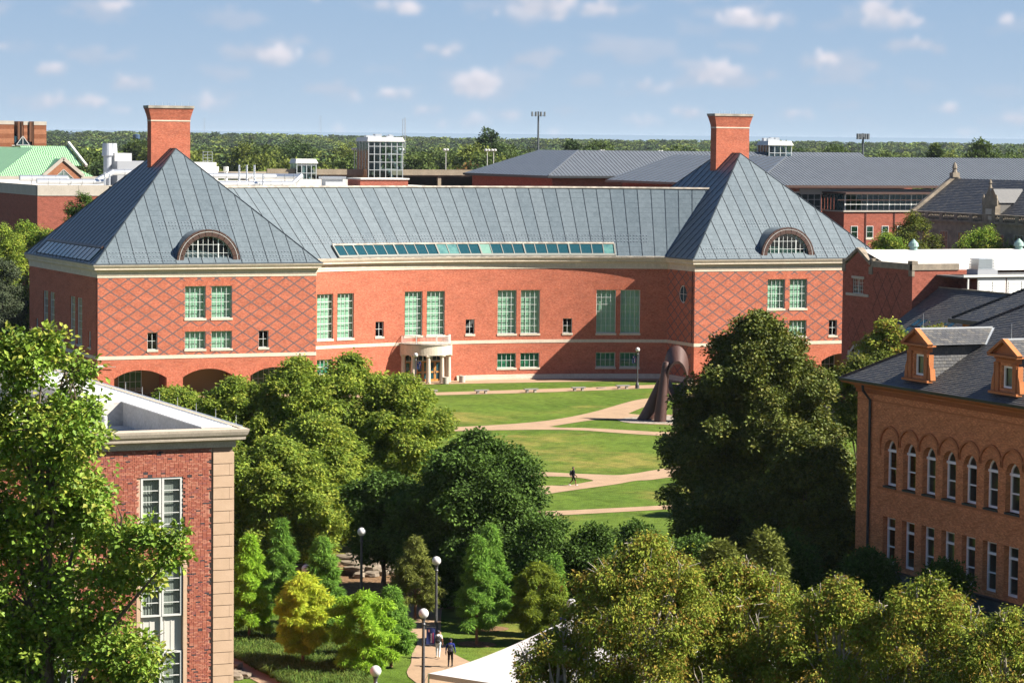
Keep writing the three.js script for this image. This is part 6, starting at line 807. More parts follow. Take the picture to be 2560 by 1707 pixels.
shrub('dark shrub against the right foot of the maple', 76.9, -171.8, 6.9, 2.6, 41); shrub('dark shrub below the lowest quad path', 80.5, -170.7, 6.2, 2.8, 42); shrub('dark shrub left of the huge dark tree', 84.4, -172.4, 6.2, 2.7, 43); shrub('pale olive shrub at the foot of the huge dark tree', 84.2, -159.5, 6.6, 2.0, 44, MOSS); shrub('pale olive shrub above the yellowing trees', 85.5, -155.5, 7.6, 2.0, 45, MOSS); shrub('dark shrub behind the tall pair of conifers', 74.6, -175.5, 5.6, 2.2, 46); shrub('wide dark shrub below the huge dark tree', 87.5, -169.5, 5.2, 3.4, 49); shrub('dark shrub between the huge dark tree and the hall base', 94.5, -170, 5, 3.4, 50); shrub('dark shrub at the orange hall foundation', 99, -166, 4.2, 2.6, 47); shrub('dark evergreen shrub under the orange hall windows', 100, -158, 4.6, 2.3, 48);
const rowan = (label, x, z, h, foot, r, seed, pal, n = 1500) => tree({ name: 'street_tree', label, group: 'trees between the halls', x, z, h, foot, r, shape: 'round', lobes: 20, lobeR: 0.34, n, kind: 'fine', pal, trunk: 0.2, limbs: 10, seed, gap: 0.34, out: 0.4 });
rowan('yellowing tree between the gymnasium and the slate dormer', 136.5, -226.3, 15.9, 8.5, 2.7, 51, GOLD); rowan('leafy tree top left of the orange hall gutter', 123, -208.2, 14.2, 7, 2.5, 52, DEEP); rowan('small yellow tree top over the slate skylights', 134.3, -214.2, 16.7, 11, 1.7, 53, GOLD, 500); rowan('green tree top below the diamond pattern wall', 127.4, -211.8, 14.2, 7, 2.3, 54, DEEP);
rowan('dark tree in front of the stone hall', 218.1, -354.4, 22.4, 10, 4.6, 55, DEEP, 2600); rowan('pale green tree beside the ribbon windowed brick block', 209.2, -347.4, 19.9, 9, 3.6, 56, FRESH, 1800); rowan('round green tree right of the dark one at the stone hall', 223.6, -344.4, 20.7, 9, 5, 57, FRESH, 2600);
rowan('green tree at the left edge behind the library pavilion', 97, -396, 20.6, 4, 4.6, 58, FRESH, 2600); rowan('tree at the far left edge behind the white air handler', 92.4, -390.4, 19.8, 4, 4.2, 59, OLIVE, 2600); rowan('tree squeezed between the laboratory and the pavilion roof', 103.2, -407.7, 19.2, 6, 3.6, 60, FRESH, 1800); rowan('dark pine in front of the laboratory wall', 103.4, -389.1, 24.3, 11, 3.4, 61, DARK, 1800); rowan('grey green tree low at the left edge', 90, -380.6, 15.8, 3, 3.6, 62, [[0.09, 0.11, 0.06], [0.075, 0.1, 0.05]], 1800);
// young conifers by the walkway
const cy = [['bright green conifer beside the stone corner blocks', 55.7, -169.1, 7.1, 1.75, LIME], ['tall dark green conifer behind the bright one', 59.5, -174.1, 7.3, 1.7, PINE], ['slender dark conifer to the right of the tall dark one', 62.6, -175, 5.6, 1.3, PINE], ['broad green conifer behind the yellow tree', 59.6, -166.4, 7.1, 1.9, PINE], ['dark green conifer right of the bright bushy one', 61.6, -159.4, 4.9, 1.5, PINE], ['thin olive conifer standing alone by the cross path', 69.1, -174.4, 5.6, 2.1, MOSS], ['front conifer of the pair on the lawn', 69.5, -164.7, 6.9, 1.55, PINE], ['rear conifer of the pair on the lawn', 72.5, -169.7, 6.9, 1.7, PINE], ['small conifer top behind the yellow green conifer', 75.4, -165.8, 5.2, 1.0, PINE]];
cy.forEach(([label, x, z, h, r, pal], i) => cypress({ label, x, z, h, r, pal, seed: i + 1, n: pal === MOSS ? 1100 : 2000 }));
cypress({ label: 'bushy bright green conifer at the bottom centre', x: 58.6, z: -156.2, h: 5.2, r: 2.1, pal: LIME, seed: 21, n: 3400, shape: 'round', foot: 0.4 }); cypress({ label: 'round yellow green conifer beside the white tent', x: 73.2, z: -163.4, h: 5.2, r: 1.75, pal: [[0.2, 0.25, 0.02], [0.17, 0.22, 0.02], [0.13, 0.19, 0.02]], seed: 22, n: 2800, shape: 'round', foot: 0.5 });
cypress({ name: 'yellow_tree', label: 'round golden yellow tree on a slim trunk among the conifers', x: 56.0, z: -159.7, h: 5.9, r: 1.6, pal: SULPH, seed: 23, n: 3600, shape: 'round', foot: 1.55 });
// the belt of trees beyond the buildings
{
  const pals = { green: [[0.085, 0.13, 0.028], [0.11, 0.15, 0.032], [0.07, 0.105, 0.025]], bright: [[0.15, 0.18, 0.033], [0.13, 0.165, 0.03]], dusk: [[0.06, 0.1, 0.028], [0.05, 0.085, 0.025]], rust: [[0.2, 0.11, 0.035], [0.17, 0.095, 0.03]] };
  const spots = [], r = rng(99), seen = (lat) => lat; // [lateral angle tangent, distance, height, radius, palette]
  const label = { green: 'green broadleaf tree in the far belt behind the roofs', bright: 'yellowish green tree in the far belt behind the roofs', dusk: 'dark green tree in the far belt behind the roofs', rust: 'rust tinged tree in the far belt behind the roofs' };
  for (let i = 0; i < 92; i++) { const t = (i + r() * 0.9) / 92, row = i % 4, d = [640, 720, 830, 980][row] + r() * 70, kind = ['green', 'bright', 'green', 'dusk', 'green', 'bright'][Math.floor(r() * 6)]; spots.push([-0.19 + 0.385 * ((t * 7.13) % 1), d, [18, 17, 16, 16][row] + r() * 7, 6 + r() * 5, kind]); }
  for (const a of spots) { const [l, d, h, R, k] = a, x = FW[0] * d + RT[0] * l * d, z = FW[1] * d + RT[1] * l * d; tree({ name: 'belt_tree', label: label[k], group: 'far belt of trees, ' + k, x, z, y: rise(d) - 0.3, h, foot: 3, r: R, shape: 'round', lobes: 16, lobeR: 0.4, n: 460, kind: 'far', mat: mLeaf, pal: pals[k], trunk: 0.35, limbs: 0, seed: Math.floor(d * 7 + l * 5000), gap: 0.2, out: 0.5 }); }
  for (const [name, l, d, h, R, k, lab] of [['belt_tree', -0.0088, 900, 27, 4.6, 'dusk', 'tallest dark tree standing above the far belt left of the antenna mast'], ['belt_tree', -0.016, 760, 21, 5, 'rust', 'rust brown tree below the tallest far tree'], ['belt_tree', -0.079, 720, 20, 4.5, 'rust', 'reddish tree pair, left one, right of the left chimney'], ['belt_tree', -0.0735, 715, 19.5, 4.3, 'rust', 'reddish tree pair, right one, right of the left chimney'], ['belt_tree', 0.165, 820, 27, 6, 'green', 'tall round tree at the far right on the skyline'], ['belt_tree', 0.149, 830, 25, 3.4, 'green', 'narrow tree left of the tall round far tree'], ['belt_tree', 0.02, 820, 25, 4, 'dusk', 'pointed dark tree right of the antenna mast']]) { const x = FW[0] * d + RT[0] * l * d, z = FW[1] * d + RT[1] * l * d; tree({ name, label: lab, x, z, y: rise(d) - 0.3, h, foot: 3, r: R, shape: 'round', lobes: 18, lobeR: 0.36, n: 420, kind: 'far', pal: pals[k], trunk: 0.4, limbs: 6, seed: Math.round(l * 9000 + d), gap: 0.22, out: 0.4 }); }
  // woods out to the horizon read as one mass
  const crown = (() => { const q = rng(5), b = new B(), g = []; for (let i = 0; i < 26; i++) { const s = spray(9, 1.9, 2.4, 2.0, 300 + i); const a = q() * 6.28, e = Math.acos(2 * q() - 1); s.translate(Math.sin(e) * Math.cos(a) * 4.6, 9 + Math.cos(e) * 5.2, Math.sin(e) * Math.sin(a) * 4.6); g.push(s); } return mergeGeometries(g); })();
  const N = 6500, im = new THREE.InstancedMesh(crown, leafMat({ transmission: 0.15 }), N), m = new THREE.Matrix4(), q = new THREE.Quaternion(), e = new THREE.Euler(); const pp = [...pals.green, ...pals.green, ...pals.bright, ...pals.dusk];
  for (let i = 0; i < N; i++) { const u = r(), d = 1300 + 3800 * Math.pow(u, 1.25), l = (r() * 2 - 1) * (0.26 + 40 / d), s = 0.55 + 0.5 * r(), ridge = 17.5 * sstep(2600, 4300, d) * (0.72 + 0.28 * sstep(0, -0.12, l)); q.setFromEuler(e.set(0, r() * 6.28, 0)); im.setMatrixAt(i, m.compose(V(FW[0] * d + RT[0] * l * d, rise(d) + ridge - 1, FW[1] * d + RT[1] * l * d), q, V(s * 1.5, s, s * 1.5))); im.setColorAt(i, pick(pp, r).multiplyScalar(0.6 + 0.8 * r())); }
  im.name = 'distant_woodland'; im.userData = { kind: 'stuff', label: 'green woodland reaching to the horizon behind the campus', category: 'woodland' }; scene.add(im);
}
// ornamental grass, mulch and stones in the bed
{
  const blade = (() => { const r = rng(8), b = new B(); for (let i = 0; i < 16; i++) { const a = r() * 6.28, l = 0.5 + 0.4 * r(), d = V(Math.cos(a), 0, Math.sin(a)), p0 = d.clone().multiplyScalar(0.06), p1 = d.clone().multiplyScalar(0.06 + l * 0.35).setY(l * 0.62), p2 = d.clone().multiplyScalar(0.06 + l * 0.8).setY(l * 0.5), s = V(-d.z, 0, d.x).multiplyScalar(0.014); b.quad(p0.clone().sub(s), p0.clone().add(s), p1.clone().add(s), p1.clone().sub(s)); b.tri(p1.clone().sub(s), p1.clone().add(s), p2); } const g = new THREE.BufferGeometry(); g.setAttribute('position', new THREE.Float32BufferAttribute(b.p, 3)); g.computeVertexNormals(); return g; })();
  const r = rng(17), pts = [], inBed = (x, z) => { const wl = 66.3 - (-(z) < 166 ? (166 + z) * 0.42 : 0); return x > 53.6 && x < Math.min(63.6, wl - 3.4) && z > -172 && z < -149; };
  while (pts.length < 3 * 5200) { const x = 53 + 11 * r(), z = -172 + 23 * r(); if (inBed(x, z)) pts.push(x, 0, z); }
  const o = new THREE.Group(); const m = new THREE.Matrix4(), q = new THREE.Quaternion(), e = new THREE.Euler(), im = new THREE.InstancedMesh(blade, leafMat({ transmission: 0.25, roughness: 0.8 }), pts.length / 3);
  for (let i = 0; i < pts.length; i += 3) { const s = 0.7 + 0.8 * r(); q.setFromEuler(e.set((r() - 0.5) * 0.2, r() * 6.28, (r() - 0.5) * 0.2)); im.setMatrixAt(i / 3, m.compose(V(pts[i], 0, pts[i + 2]), q, V(s, s * (0.8 + 0.5 * r()), s))); im.setColorAt(i / 3, pick([[0.085, 0.14, 0.02], [0.06, 0.115, 0.016], [0.12, 0.16, 0.03]], r)); }
  im.name = 'ornamental_grass'; im.castShadow = im.receiveShadow = true; im.userData = { kind: 'stuff', label: 'long drooping ornamental grass under the young conifers', category: 'grass' }; scene.add(im);
  const mMulch = M({ map: mottled([0.2, 0.125, 0.07], [0.1, 0.06, 0.035], 2, { coarse: 14, fine: 100, amt: 1, grain: 0.5, seed: 431 }) });
  structure('mulch_bed', flat(Array.from({ length: 28 }, (_, i) => { const a = i / 28 * 6.2832, k = 1 + 0.12 * Math.sin(a * 3 + 1); return [73 + 9 * k * Math.cos(a), -191 + 9.5 * k * Math.sin(a)]; }), 0.02), mMulch);
  [[69.5, -164.7], [72.5, -169.7], [69.1, -174.4]].forEach(([x, z], i) => structure('mulch_ring', flat(Array.from({ length: 18 }, (_, k) => { const a = k / 18 * 6.2832, s = 1 + 0.15 * Math.sin(a * 2 + i); return [x + 1.15 * s * Math.cos(a), z + 1.15 * s * Math.sin(a)]; }), 0.022), mMulch));
  const mRock = [0, 1].map((i) => M({ map: mottled([[0.2, 0.165, 0.125], [0.17, 0.14, 0.11]][i], [[0.13, 0.11, 0.085], [0.11, 0.095, 0.075]][i], 1, { w: 128, seed: 440 + i }) }));
  const rock = (parent, x, y, z, a, b, c, s) => { const q = rng(s), g = new THREE.IcosahedronGeometry(1, 1), p = g.attributes.position, seen = {}; for (let i = 0; i < p.count; i++) { const k = [p.getX(i), p.getY(i), p.getZ(i)].map((v) => v.toFixed(3)).join(), f = seen[k] ??= 0.82 + 0.3 * q(); p.setXYZ(i, clamp(p.getX(i) * 1.4, -1, 1) * f, clamp(p.getY(i) * 1.5, -1, 1) * f, clamp(p.getZ(i) * 1.4, -1, 1) * f); } g.scale(a, b, c); g.rotateY(q() * 6); g.translate(x, y, z); const gg = meterUV(g); gg.computeVertexNormals(); put('stone', gg, mRock[s % 2], parent); };
  const ledge = thing('stone_ledge', 'stepped wall of flat pale stones among the shaded tree trunks', 'stone wall'); { const q = rng(71); for (let j = 0; j < 4; j++) for (let i = 0; i < 6; i++) rock(ledge, 72 + i * 0.95 + q() * 0.4 - j * 0.15, 0.2 + j * 0.34, -193.5 - j * 0.75 + q() * 0.4 - i * 0.25, 0.55 + q() * 0.25, 0.2, 0.45, 500 + j * 11 + i); rebase(ledge, 75, 0, -195); }
  const pile = thing('stone_pile', 'small pile of flat stones by the brick hall corner', 'stone pile'); { const q = rng(73); for (let i = 0; i < 12; i++) rock(pile, 51.2 + q() * 1.4, 0.15 + (i > 7 ? 0.3 : 0), -158.5 - q() * 4, 0.42 + q() * 0.2, 0.17, 0.36, 600 + i); rebase(pile, 51.8, 0, -160); }
}
// ---------------------------------------------------------------- lamp posts with globe and banners
const bannerTex = (() => { const c = document.createElement('canvas'); c.width = 256; c.height = 520; const g = c.getContext('2d'); g.fillStyle = '#16265c'; g.fillRect(0, 0, 256, 520); g.fillStyle = '#e9e6ea'; g.fillRect(46, 60, 52, 78); g.fillStyle = '#e2502f'; g.fillRect(52, 66, 40, 18); g.fillRect(63, 66, 18, 66); g.fillRect(52, 114, 40, 18); g.save(); g.translate(166, 470); g.rotate(-Math.PI / 2); g.font = 'bold 58px sans-serif'; g.fillStyle = '#f2f2f4'; g.fillText('GRAINGER', 0, 0, 300); g.font = 'bold 46px sans-serif'; g.fillStyle = '#e8415a'; g.fillText('ENGINEERING', 0, 48, 390); g.restore(); const t = new THREE.CanvasTexture(c); t.colorSpace = THREE.SRGBColorSpace; return t; })();
const mBanner = M({ map: bannerTex, roughness: 0.7 });
function lampPost(label, x, z, side = 0, bannerLabel) {
  const o = thing('lamp_post', label, 'lamp post', 'globe lamp posts on the quad', [x, 0, z]);
  const b = new B(); b.tube([V(0, 0, 0), V(0, 0.12, 0), V(0, 0.5, 0), V(0, 0.75, 0), V(0, 0.95, 0)], [0.3, 0.28, 0.25, 0.16, 0.11], 12, true); b.put('base', mPost, o);
  const p = new B(); p.tube([V(0, 0.9, 0), V(0, 4.45, 0)], [0.105, 0.075], 12); p.put('pole', mPost, o);
  const c = new B(); c.tube([V(0, 4.4, 0), V(0, 4.5, 0), V(0, 4.58, 0), V(0, 4.72, 0), V(0, 4.86, 0)], [0.08, 0.13, 0.09, 0.1, 0.16], 12, true); c.put('collar', mPost, o);
  const g = new THREE.SphereGeometry(0.29, 28, 20); g.translate(0, 5.12, 0); put('globe', g, mGlobe, o);
  if (side) { const a = new B(); for (const y of [3.32, 4.32]) a.bar(V(0, y, 0), V(RT[0] * side * 0.72, y, RT[1] * side * 0.72), 0.035); a.put('banner_arm', mPost, o);
    const bn = thing('banner', bannerLabel, 'banner', 'navy banners on the lamp posts', [x, 0, z]), q = new THREE.PlaneGeometry(0.5, 0.98, 6, 6), ps = q.attributes.position; for (let i = 0; i < ps.count; i++) ps.setZ(i, 0.02 * Math.sin(ps.getX(i) * 9 + ps.getY(i) * 3)); q.computeVertexNormals(); q.rotateY(-YAW); q.translate(RT[0] * side * 0.42, 3.82, RT[1] * side * 0.42); put('cloth', q, mBanner, bn); const rr = new B(); for (const y of [3.33, 4.31]) rr.bar(V(RT[0] * side * 0.16, y, RT[1] * side * 0.16), V(RT[0] * side * 0.68, y, RT[1] * side * 0.68), 0.03); rr.put('hem_rod', mPost, bn); }
}
lampPost('globe lamp post in front of the round entrance porch', 130.9, -330.8, 1, 'navy banner on the lamp post by the entrance porch'); lampPost('globe lamp post by the bench path near the rust sculpture', 162.4, -331.5, -1, 'navy banner on the lamp post near the sculpture');
lampPost('globe lamp post against the dark tree trunks', 67.9, -181.5); lampPost('tall lamp post behind the two walkers', 67.7, -167.2); lampPost('lamp post with banner in front of the two walkers', 59.4, -148.6, 1, 'navy banner beside the two walkers'); lampPost('globe lamp at the bottom edge below the bushy conifer', 50.6, -133.1); lampPost('globe lamp peeking over the golden yellow tree', 58.7, -166.8); lampPost('globe lamp beside the white tent peak', 68.8, -148.8, -1, 'navy banner beside the white tent peak');
// ---------------------------------------------------------------- stone benches, planters, plaque
['leftmost stone bench on the upper path, beside the olive trees', 'second stone bench from the left on the upper path', 'middle stone bench on the upper path', 'second stone bench from the right on the upper path', 'rightmost stone bench on the upper path, near the lamp post'].forEach((label, i) => { const [x, z] = [[133.4, -332], [139.9, -330.6], [146.6, -330.2], [153.5, -330.6], [160.3, -331.5]][i], o = thing('stone_bench', label, 'bench', 'stone benches along the upper path', [x, 0, z]); o.rotation.y = [0.05, 0.02, 0, -0.03, -0.06][i]; const s = new B(); s.box(-0.95, 0.38, -0.28, 0.95, 0.52, 0.28); s.put('seat', M({ color: lin(0.2, 0.185, 0.18) }), o); for (const k of [-0.55, 0.55]) { const l = new B(); l.box(k - 0.14, 0, -0.2, k + 0.14, 0.38, 0.2); l.put('leg', limeDirty, o); } });
{ const p = thing('ground_plaque', 'low dark plaque on the grass between the two right benches', 'plaque', null, [157.9, 0, -333]); const b = new B(); b.box(-0.6, 0, -0.25, 0.6, 0.12, 0.25); b.put('stone', limeDirty, p); const t = new B(); t.box(-0.5, 0.12, -0.2, 0.5, 0.14, 0.2); t.put('plate', mBronze, p); }
[['concrete planter in front of the entrance columns', 140.9, -345.3], ['concrete planter right of the entrance porch', 143.9, -346.8]].forEach(([label, x, z]) => { const o = thing('planter', label, 'planter', null, [x, 0, z]), g = new THREE.LatheGeometry([[0.0, 0], [0.4, 0], [0.42, 0.08], [0.42, 0.82], [0.45, 0.86], [0.45, 0.95], [0.36, 0.95], [0.36, 0.8], [0, 0.8]].map((p) => new THREE.Vector2(...p)), 20); put('bowl', meterUV(g), M({ map: mottled([0.4, 0.36, 0.31], [0.32, 0.29, 0.25], 1, { w: 128, seed: 460 }) }), o); });
// ---------------------------------------------------------------- rust-brown steel sculpture of bent tubes
{
  const s = thing('sculpture', 'large rust brown steel sculpture of curved tubes and a tilted ring', 'sculpture'), mRust = M({ map: mottled([0.06, 0.025, 0.018], [0.038, 0.017, 0.014], 3, { seed: 471, streak: 1 }), roughness: 0.55, metalness: 0.15 });
  const A = (l, y, d = 0) => V(145.5 + RT[0] * l + FW[0] * d, y, -291.2 + RT[1] * l + FW[1] * d); // l to the right, d away
  const put2 = (name, b) => { const g = b.build(); put(name, g, mRust, s); };
  { const b = new B(); b.tube([A(0.1, 0, -0.5), A(0.2, 1.5, -0.4), A(0.36, 3.2, -0.3), A(0.55, 5, -0.1), A(0.72, 6.5, 0.1), A(0.75, 6.9, 0.1), A(0.75, 7.0, 0.1)], [0.72, 0.68, 0.6, 0.53, 0.44, 0.32, 0.05], 24, true); put2('column', b); }
  { // slanting leg: a curved plate that leans against the column
    const b = new B(), n = 16, P = (t, e, k) => { const c = A(lerp(-1.55, 0.15, Math.pow(t, 0.8)), 4.7 * t, 0.9), w = lerp(1.05, 0.35, t); return c.addScaledVector(V(RT[0], 0, RT[1]), w * Math.sin(e) * k).addScaledVector(V(FW[0], 0, FW[1]), w * 1.2 * (1 - Math.cos(e)) + (1 - k)); };
    const m = 8; for (let i = 0; i < n; i++) for (let j = 0; j < m; j++) { const e0 = -1.3 + 2.6 * j / m, e1 = -1.3 + 2.6 * (j + 1) / m, t0 = i / n, t1 = (i + 1) / n; b.quad(P(t0, e0, 1), P(t0, e1, 1), P(t1, e1, 1), P(t1, e0, 1)); b.quad(P(t0, e1, 0.9), P(t0, e0, 0.9), P(t1, e0, 0.9), P(t1, e1, 0.9)); } put2('slanting_leg', b); }
  { // loop: an upright oval ring whose broad band is tilted so that its top shows its back
    const b = new B(), n = 48, C = A(2.0, 5.45, 0.5), rv = V(RT[0], 0, RT[1]), fv = V(FW[0], 0, FW[1]);
    const ring = (t, out, d) => { const k = out ? 1.04 : 0.9, q = C.clone().addScaledVector(rv, Math.cos(t) * (1.28 + 0.12 * d) * k).addScaledVector(UPV, Math.sin(t) * 2.35 * k + d * 0.82).addScaledVector(fv, d * 1.05); return q; };
    for (let i = 0; i < n; i++) { const a = i / n * 6.28318, c = (i + 1) / n * 6.28318; for (let j = 0; j < 4; j++) { const d0 = -1 + j * 0.5, d1 = d0 + 0.5; b.quad(ring(a, 1, d1), ring(c, 1, d1), ring(c, 1, d0), ring(a, 1, d0)); b.quad(ring(c, 0, d1), ring(a, 0, d1), ring(a, 0, d0), ring(c, 0, d0)); } b.quad(ring(a, 0, -1), ring(c, 0, -1), ring(c, 1, -1), ring(a, 1, -1)); b.quad(ring(c, 0, 1), ring(a, 0, 1), ring(a, 1, 1), ring(c, 1, 1)); } put2('tilted_ring', b); }
  { const b = new B(); b.tube([A(2.75, 0, 0.2), A(2.6, 0.9, 0.1), A(2.5, 1.9, 0), A(2.7, 2.7, 0.2), A(3.0, 3.1, 0.5)], [0.95, 1.05, 0.98, 0.66, 0.25], 24, true); put2('drum_leg', b); }
  rebase(s, 145.5, 0, -291.2);
}
// ---------------------------------------------------------------- white tent
{
  const t = thing('white_tent', 'large white peaked tent partly behind the yellowing trees', 'tent'), mTent = new THREE.MeshPhysicalMaterial({ color: lin(0.5, 0.485, 0.475), roughness: 0.75, specularIntensity: 0.3, transmission: 0.1, thickness: 0 });
  const e = 2.5, C = [[58.05, -144.4], [68.6, -151.6], [78.6, -139.6], [67.6, -131.2]], pk = [[67.0, -144.2], [71.2, -138.6]], n = 12;
  const P = ([x, z], y) => V(x, y, z), rows = [[C[0], C[1], pk[0], pk[0]], [C[1], C[2], pk[0], pk[1]], [C[2], C[3], pk[1], pk[1]], [C[3], C[0], pk[1], pk[0]]];
  for (const [a, b, pa, pb] of rows) { const m = new B(); const S = (u, v) => { const lo = P(a, e).lerp(P(b, e), u), hi = P(pa, 5.3).lerp(P(pb, 5.3), u); const q = lo.clone().lerp(hi, v); q.y = lerp(lo.y, hi.y, Math.pow(v, 1.35)) - 0.16 * Math.sin(Math.PI * u) * (1 - v) + (pa !== pb ? -0.35 * Math.sin(Math.PI * u) * v : 0); return q; }; for (let i = 0; i < n; i++) for (let j = 0; j < n; j++) m.quad(S(i / n, j / n), S((i + 1) / n, j / n), S((i + 1) / n, (j + 1) / n), S(i / n, (j + 1) / n)); m.put('canopy_panel', mTent, t); const v = new B(); for (let i = 0; i < n; i++) { const q = S(i / n, 0), w = S((i + 1) / n, 0); v.quad(V(q.x, q.y - 0.3, q.z), V(w.x, w.y - 0.3, w.z), w, q); } v.put('valance', mTent, t); }
  for (const [x, z] of C) { const p = new B(); p.cyl(x, 0, z, e, 0.05, 0.05, 8); p.put('pole', mMetal, t); const g = new B(); g.bar(V(x, e, z), V(x + (x - 68.5) * 0.12, 0, z + (z + 141.5) * 0.12), 0.02); g.put('guy_rope', mWhite, t); } for (const [x, z] of pk) { const p = new B(); p.cyl(x, 0, z, 5.4, 0.06, 0.05, 8); p.put('pole', mMetal, t); }
  rebase(t, 68.5, 0, -141.5);
}
// ---------------------------------------------------------------- people: one continuous body from tapered bones
function sdfMesh(bones, size, res, center, k) {
  const mc = new MarchingCubes(res, mWhite, false, false, 120000), h = size / 2; mc.isolation = 0; mc.reset();
  const n = res, f = mc.field, segs = bones.map((b) => ({ a: b.a, d: b.b.clone().sub(b.a), l2: Math.max(1e-9, b.a.distanceToSquared(b.b)), r0: b.r0, r1: b.r1 }));
  for (let z = 0; z < n; z++) for (let y = 0; y < n; y++) for (let x = 0; x < n; x++) {
    const px = center.x + (x / n * 2 - 1) * h, py = center.y + (y / n * 2 - 1) * h, pz = center.z + (z / n * 2 - 1) * h; let d = 1e3;
    for (const s of segs) { const vx = px - s.a.x, vy = py - s.a.y, vz = pz - s.a.z; let t = (vx * s.d.x + vy * s.d.y + vz * s.d.z) / s.l2; t = t < 0 ? 0 : t > 1 ? 1 : t; const q = Math.hypot(vx - s.d.x * t, vy - s.d.y * t, vz - s.d.z * t) - (s.r0 + (s.r1 - s.r0) * t); if (q > d + k) continue; const m = Math.max(0, k - Math.abs(d - q)) / k; d = Math.min(d, q) - m * m * k * 0.25; }
    f[x + y * n + z * n * n] = -d;
  }
  mc.update(); const c = mc.count, g = new THREE.BufferGeometry(), p = new Float32Array(c * 3), q = new Float32Array(c * 3);
  for (let i = 0; i < c; i++) { for (let j = 0; j < 3; j++) { p[i * 3 + j] = center.getComponent(j) + mc.positionArray[i * 3 + j] * h; q[i * 3 + j] = mc.normalArray[i * 3 + j]; } }
  g.setAttribute('position', new THREE.BufferAttribute(p, 3)); g.setAttribute('normal', new THREE.BufferAttribute(q, 3)); return g;
}
function person({ label, x, z, turn, skin, shirt, pants, shoes, hair, sleeve = 0.55, shorts = false, step = 0.24, swing = 0.3, seed = 1, pack, packLabel }) {
  const o = thing('person', label, 'person', null, [x, 0.036, z]); o.rotation.y = turn;
  const B_ = (a, b, r0, r1, tag) => ({ a: V(...a), b: V(...b), r0, r1, tag }), L = [], hip = 0.92;
  L.push(B_([0, 1.0, 0], [0, 1.18, 0.01], 0.135, 0.13, 'shirt'), B_([0, 1.18, 0.01], [0, 1.36, 0], 0.14, 0.145, 'shirt'), B_([-0.13, 1.4, 0], [0.13, 1.4, 0], 0.085, 0.085, 'shirt'), B_([-0.07, 0.94, 0], [0.07, 0.94, 0], 0.125, 0.125, 'pants'), B_([0, 1.42, 0], [0, 1.54, 0.015], 0.055, 0.05, 'skin'), B_([0, 1.6, 0.02], [0, 1.67, 0.0], 0.078, 0.092, 'skin'), B_([0, 1.55, 0.055], [0, 1.575, 0.06], 0.03, 0.04, 'skin'), B_([0, 1.6, 0.1], [0, 1.625, 0.098], 0.014, 0.01, 'skin'), B_([-0.085, 1.6, 0.0], [-0.09, 1.64, -0.005], 0.012, 0.018, 'skin'), B_([0.085, 1.6, 0.0], [0.09, 1.64, -0.005], 0.012, 0.018, 'skin'));
  for (const s of [-1, 1]) {
    const f = s * step, kneeBack = f < 0 ? 0.1 : 0.02, hipP = [s * 0.085, hip, 0], knee = [s * 0.09, 0.5 + (f < 0 ? 0.01 : 0.0), f * 0.55 + 0.06], ank = [s * 0.09, 0.09 + (f < 0 ? 0.07 : 0), f * 1.05 - (f < 0 ? 0.1 : 0)];
    L.push(B_(hipP, knee, 0.095, 0.062, 'pants'), B_(knee, ank, 0.06, 0.04, shorts ? 'skin' : 'pants'), B_([ank[0], ank[1] - 0.035, ank[2] - 0.05], [ank[0] + s * 0.01, ank[1] - 0.05 - (f < 0 ? 0.05 : 0), ank[2] + 0.15], 0.042, 0.034, 'shoes'));
    const g = -s * swing, sh = [s * 0.19, 1.4, 0], el = [s * 0.255, 1.13, g * 0.35 - 0.03], wr = [s * 0.27, 0.9, g * 0.85 + 0.06]; L.push(B_(sh, el, 0.06, 0.043, 'shirt'), B_(el, wr, 0.042, 0.028, 'arm'), B_(wr, [wr[0], wr[1] - 0.05, wr[2] + 0.01], 0.026, 0.03, 'skin'));
    o.userData['w' + s] = wr;
  }
  const body = sdfMesh(L, 1.9, 122, V(0, 0.9, 0), 0.05), parts = [body];
  for (const s of [-1, 1]) { const w = o.userData['w' + s], H = [], px = w[0], py = w[1] - 0.02, pz = w[2]; delete o.userData['w' + s]; H.push(B_([px, py, pz], [px, py - 0.075, pz + 0.012], 0.024, 0.027, 'skin'), B_([px, py - 0.06, pz - 0.02], [px, py - 0.06, pz + 0.03], 0.02, 0.02, 'skin')); [[-0.026, 0.05], [-0.009, 0.064], [0.009, 0.06], [0.026, 0.046]].forEach(([dz, l], i) => { H.push(B_([px, py - 0.08, pz + dz + 0.01], [px - s * 0.006, py - 0.08 - l * 0.55, pz + dz + 0.016], 0.0095, 0.0088, 'skin'), B_([px - s * 0.006, py - 0.08 - l * 0.55, pz + dz + 0.016], [px - s * 0.024, py - 0.08 - l, pz + dz + 0.016], 0.0088, 0.0078, 'skin')); }); H.push(B_([px, py - 0.03, pz + 0.025], [px - s * 0.012, py - 0.062, pz + 0.056], 0.012, 0.0105, 'skin'), B_([px - s * 0.012, py - 0.062, pz + 0.056], [px - s * 0.02, py - 0.09, pz + 0.06], 0.0105, 0.009, 'skin')); parts.push(sdfMesh(H, 0.24, 60, V(px, py - 0.06, pz + 0.01), 0.012)); L.push(...H); }
  const g = mergeGeometries(parts), p = g.attributes.position, col = new Float32Array(p.count * 3), v = V(), C = { skin, shirt, pants, shoes };
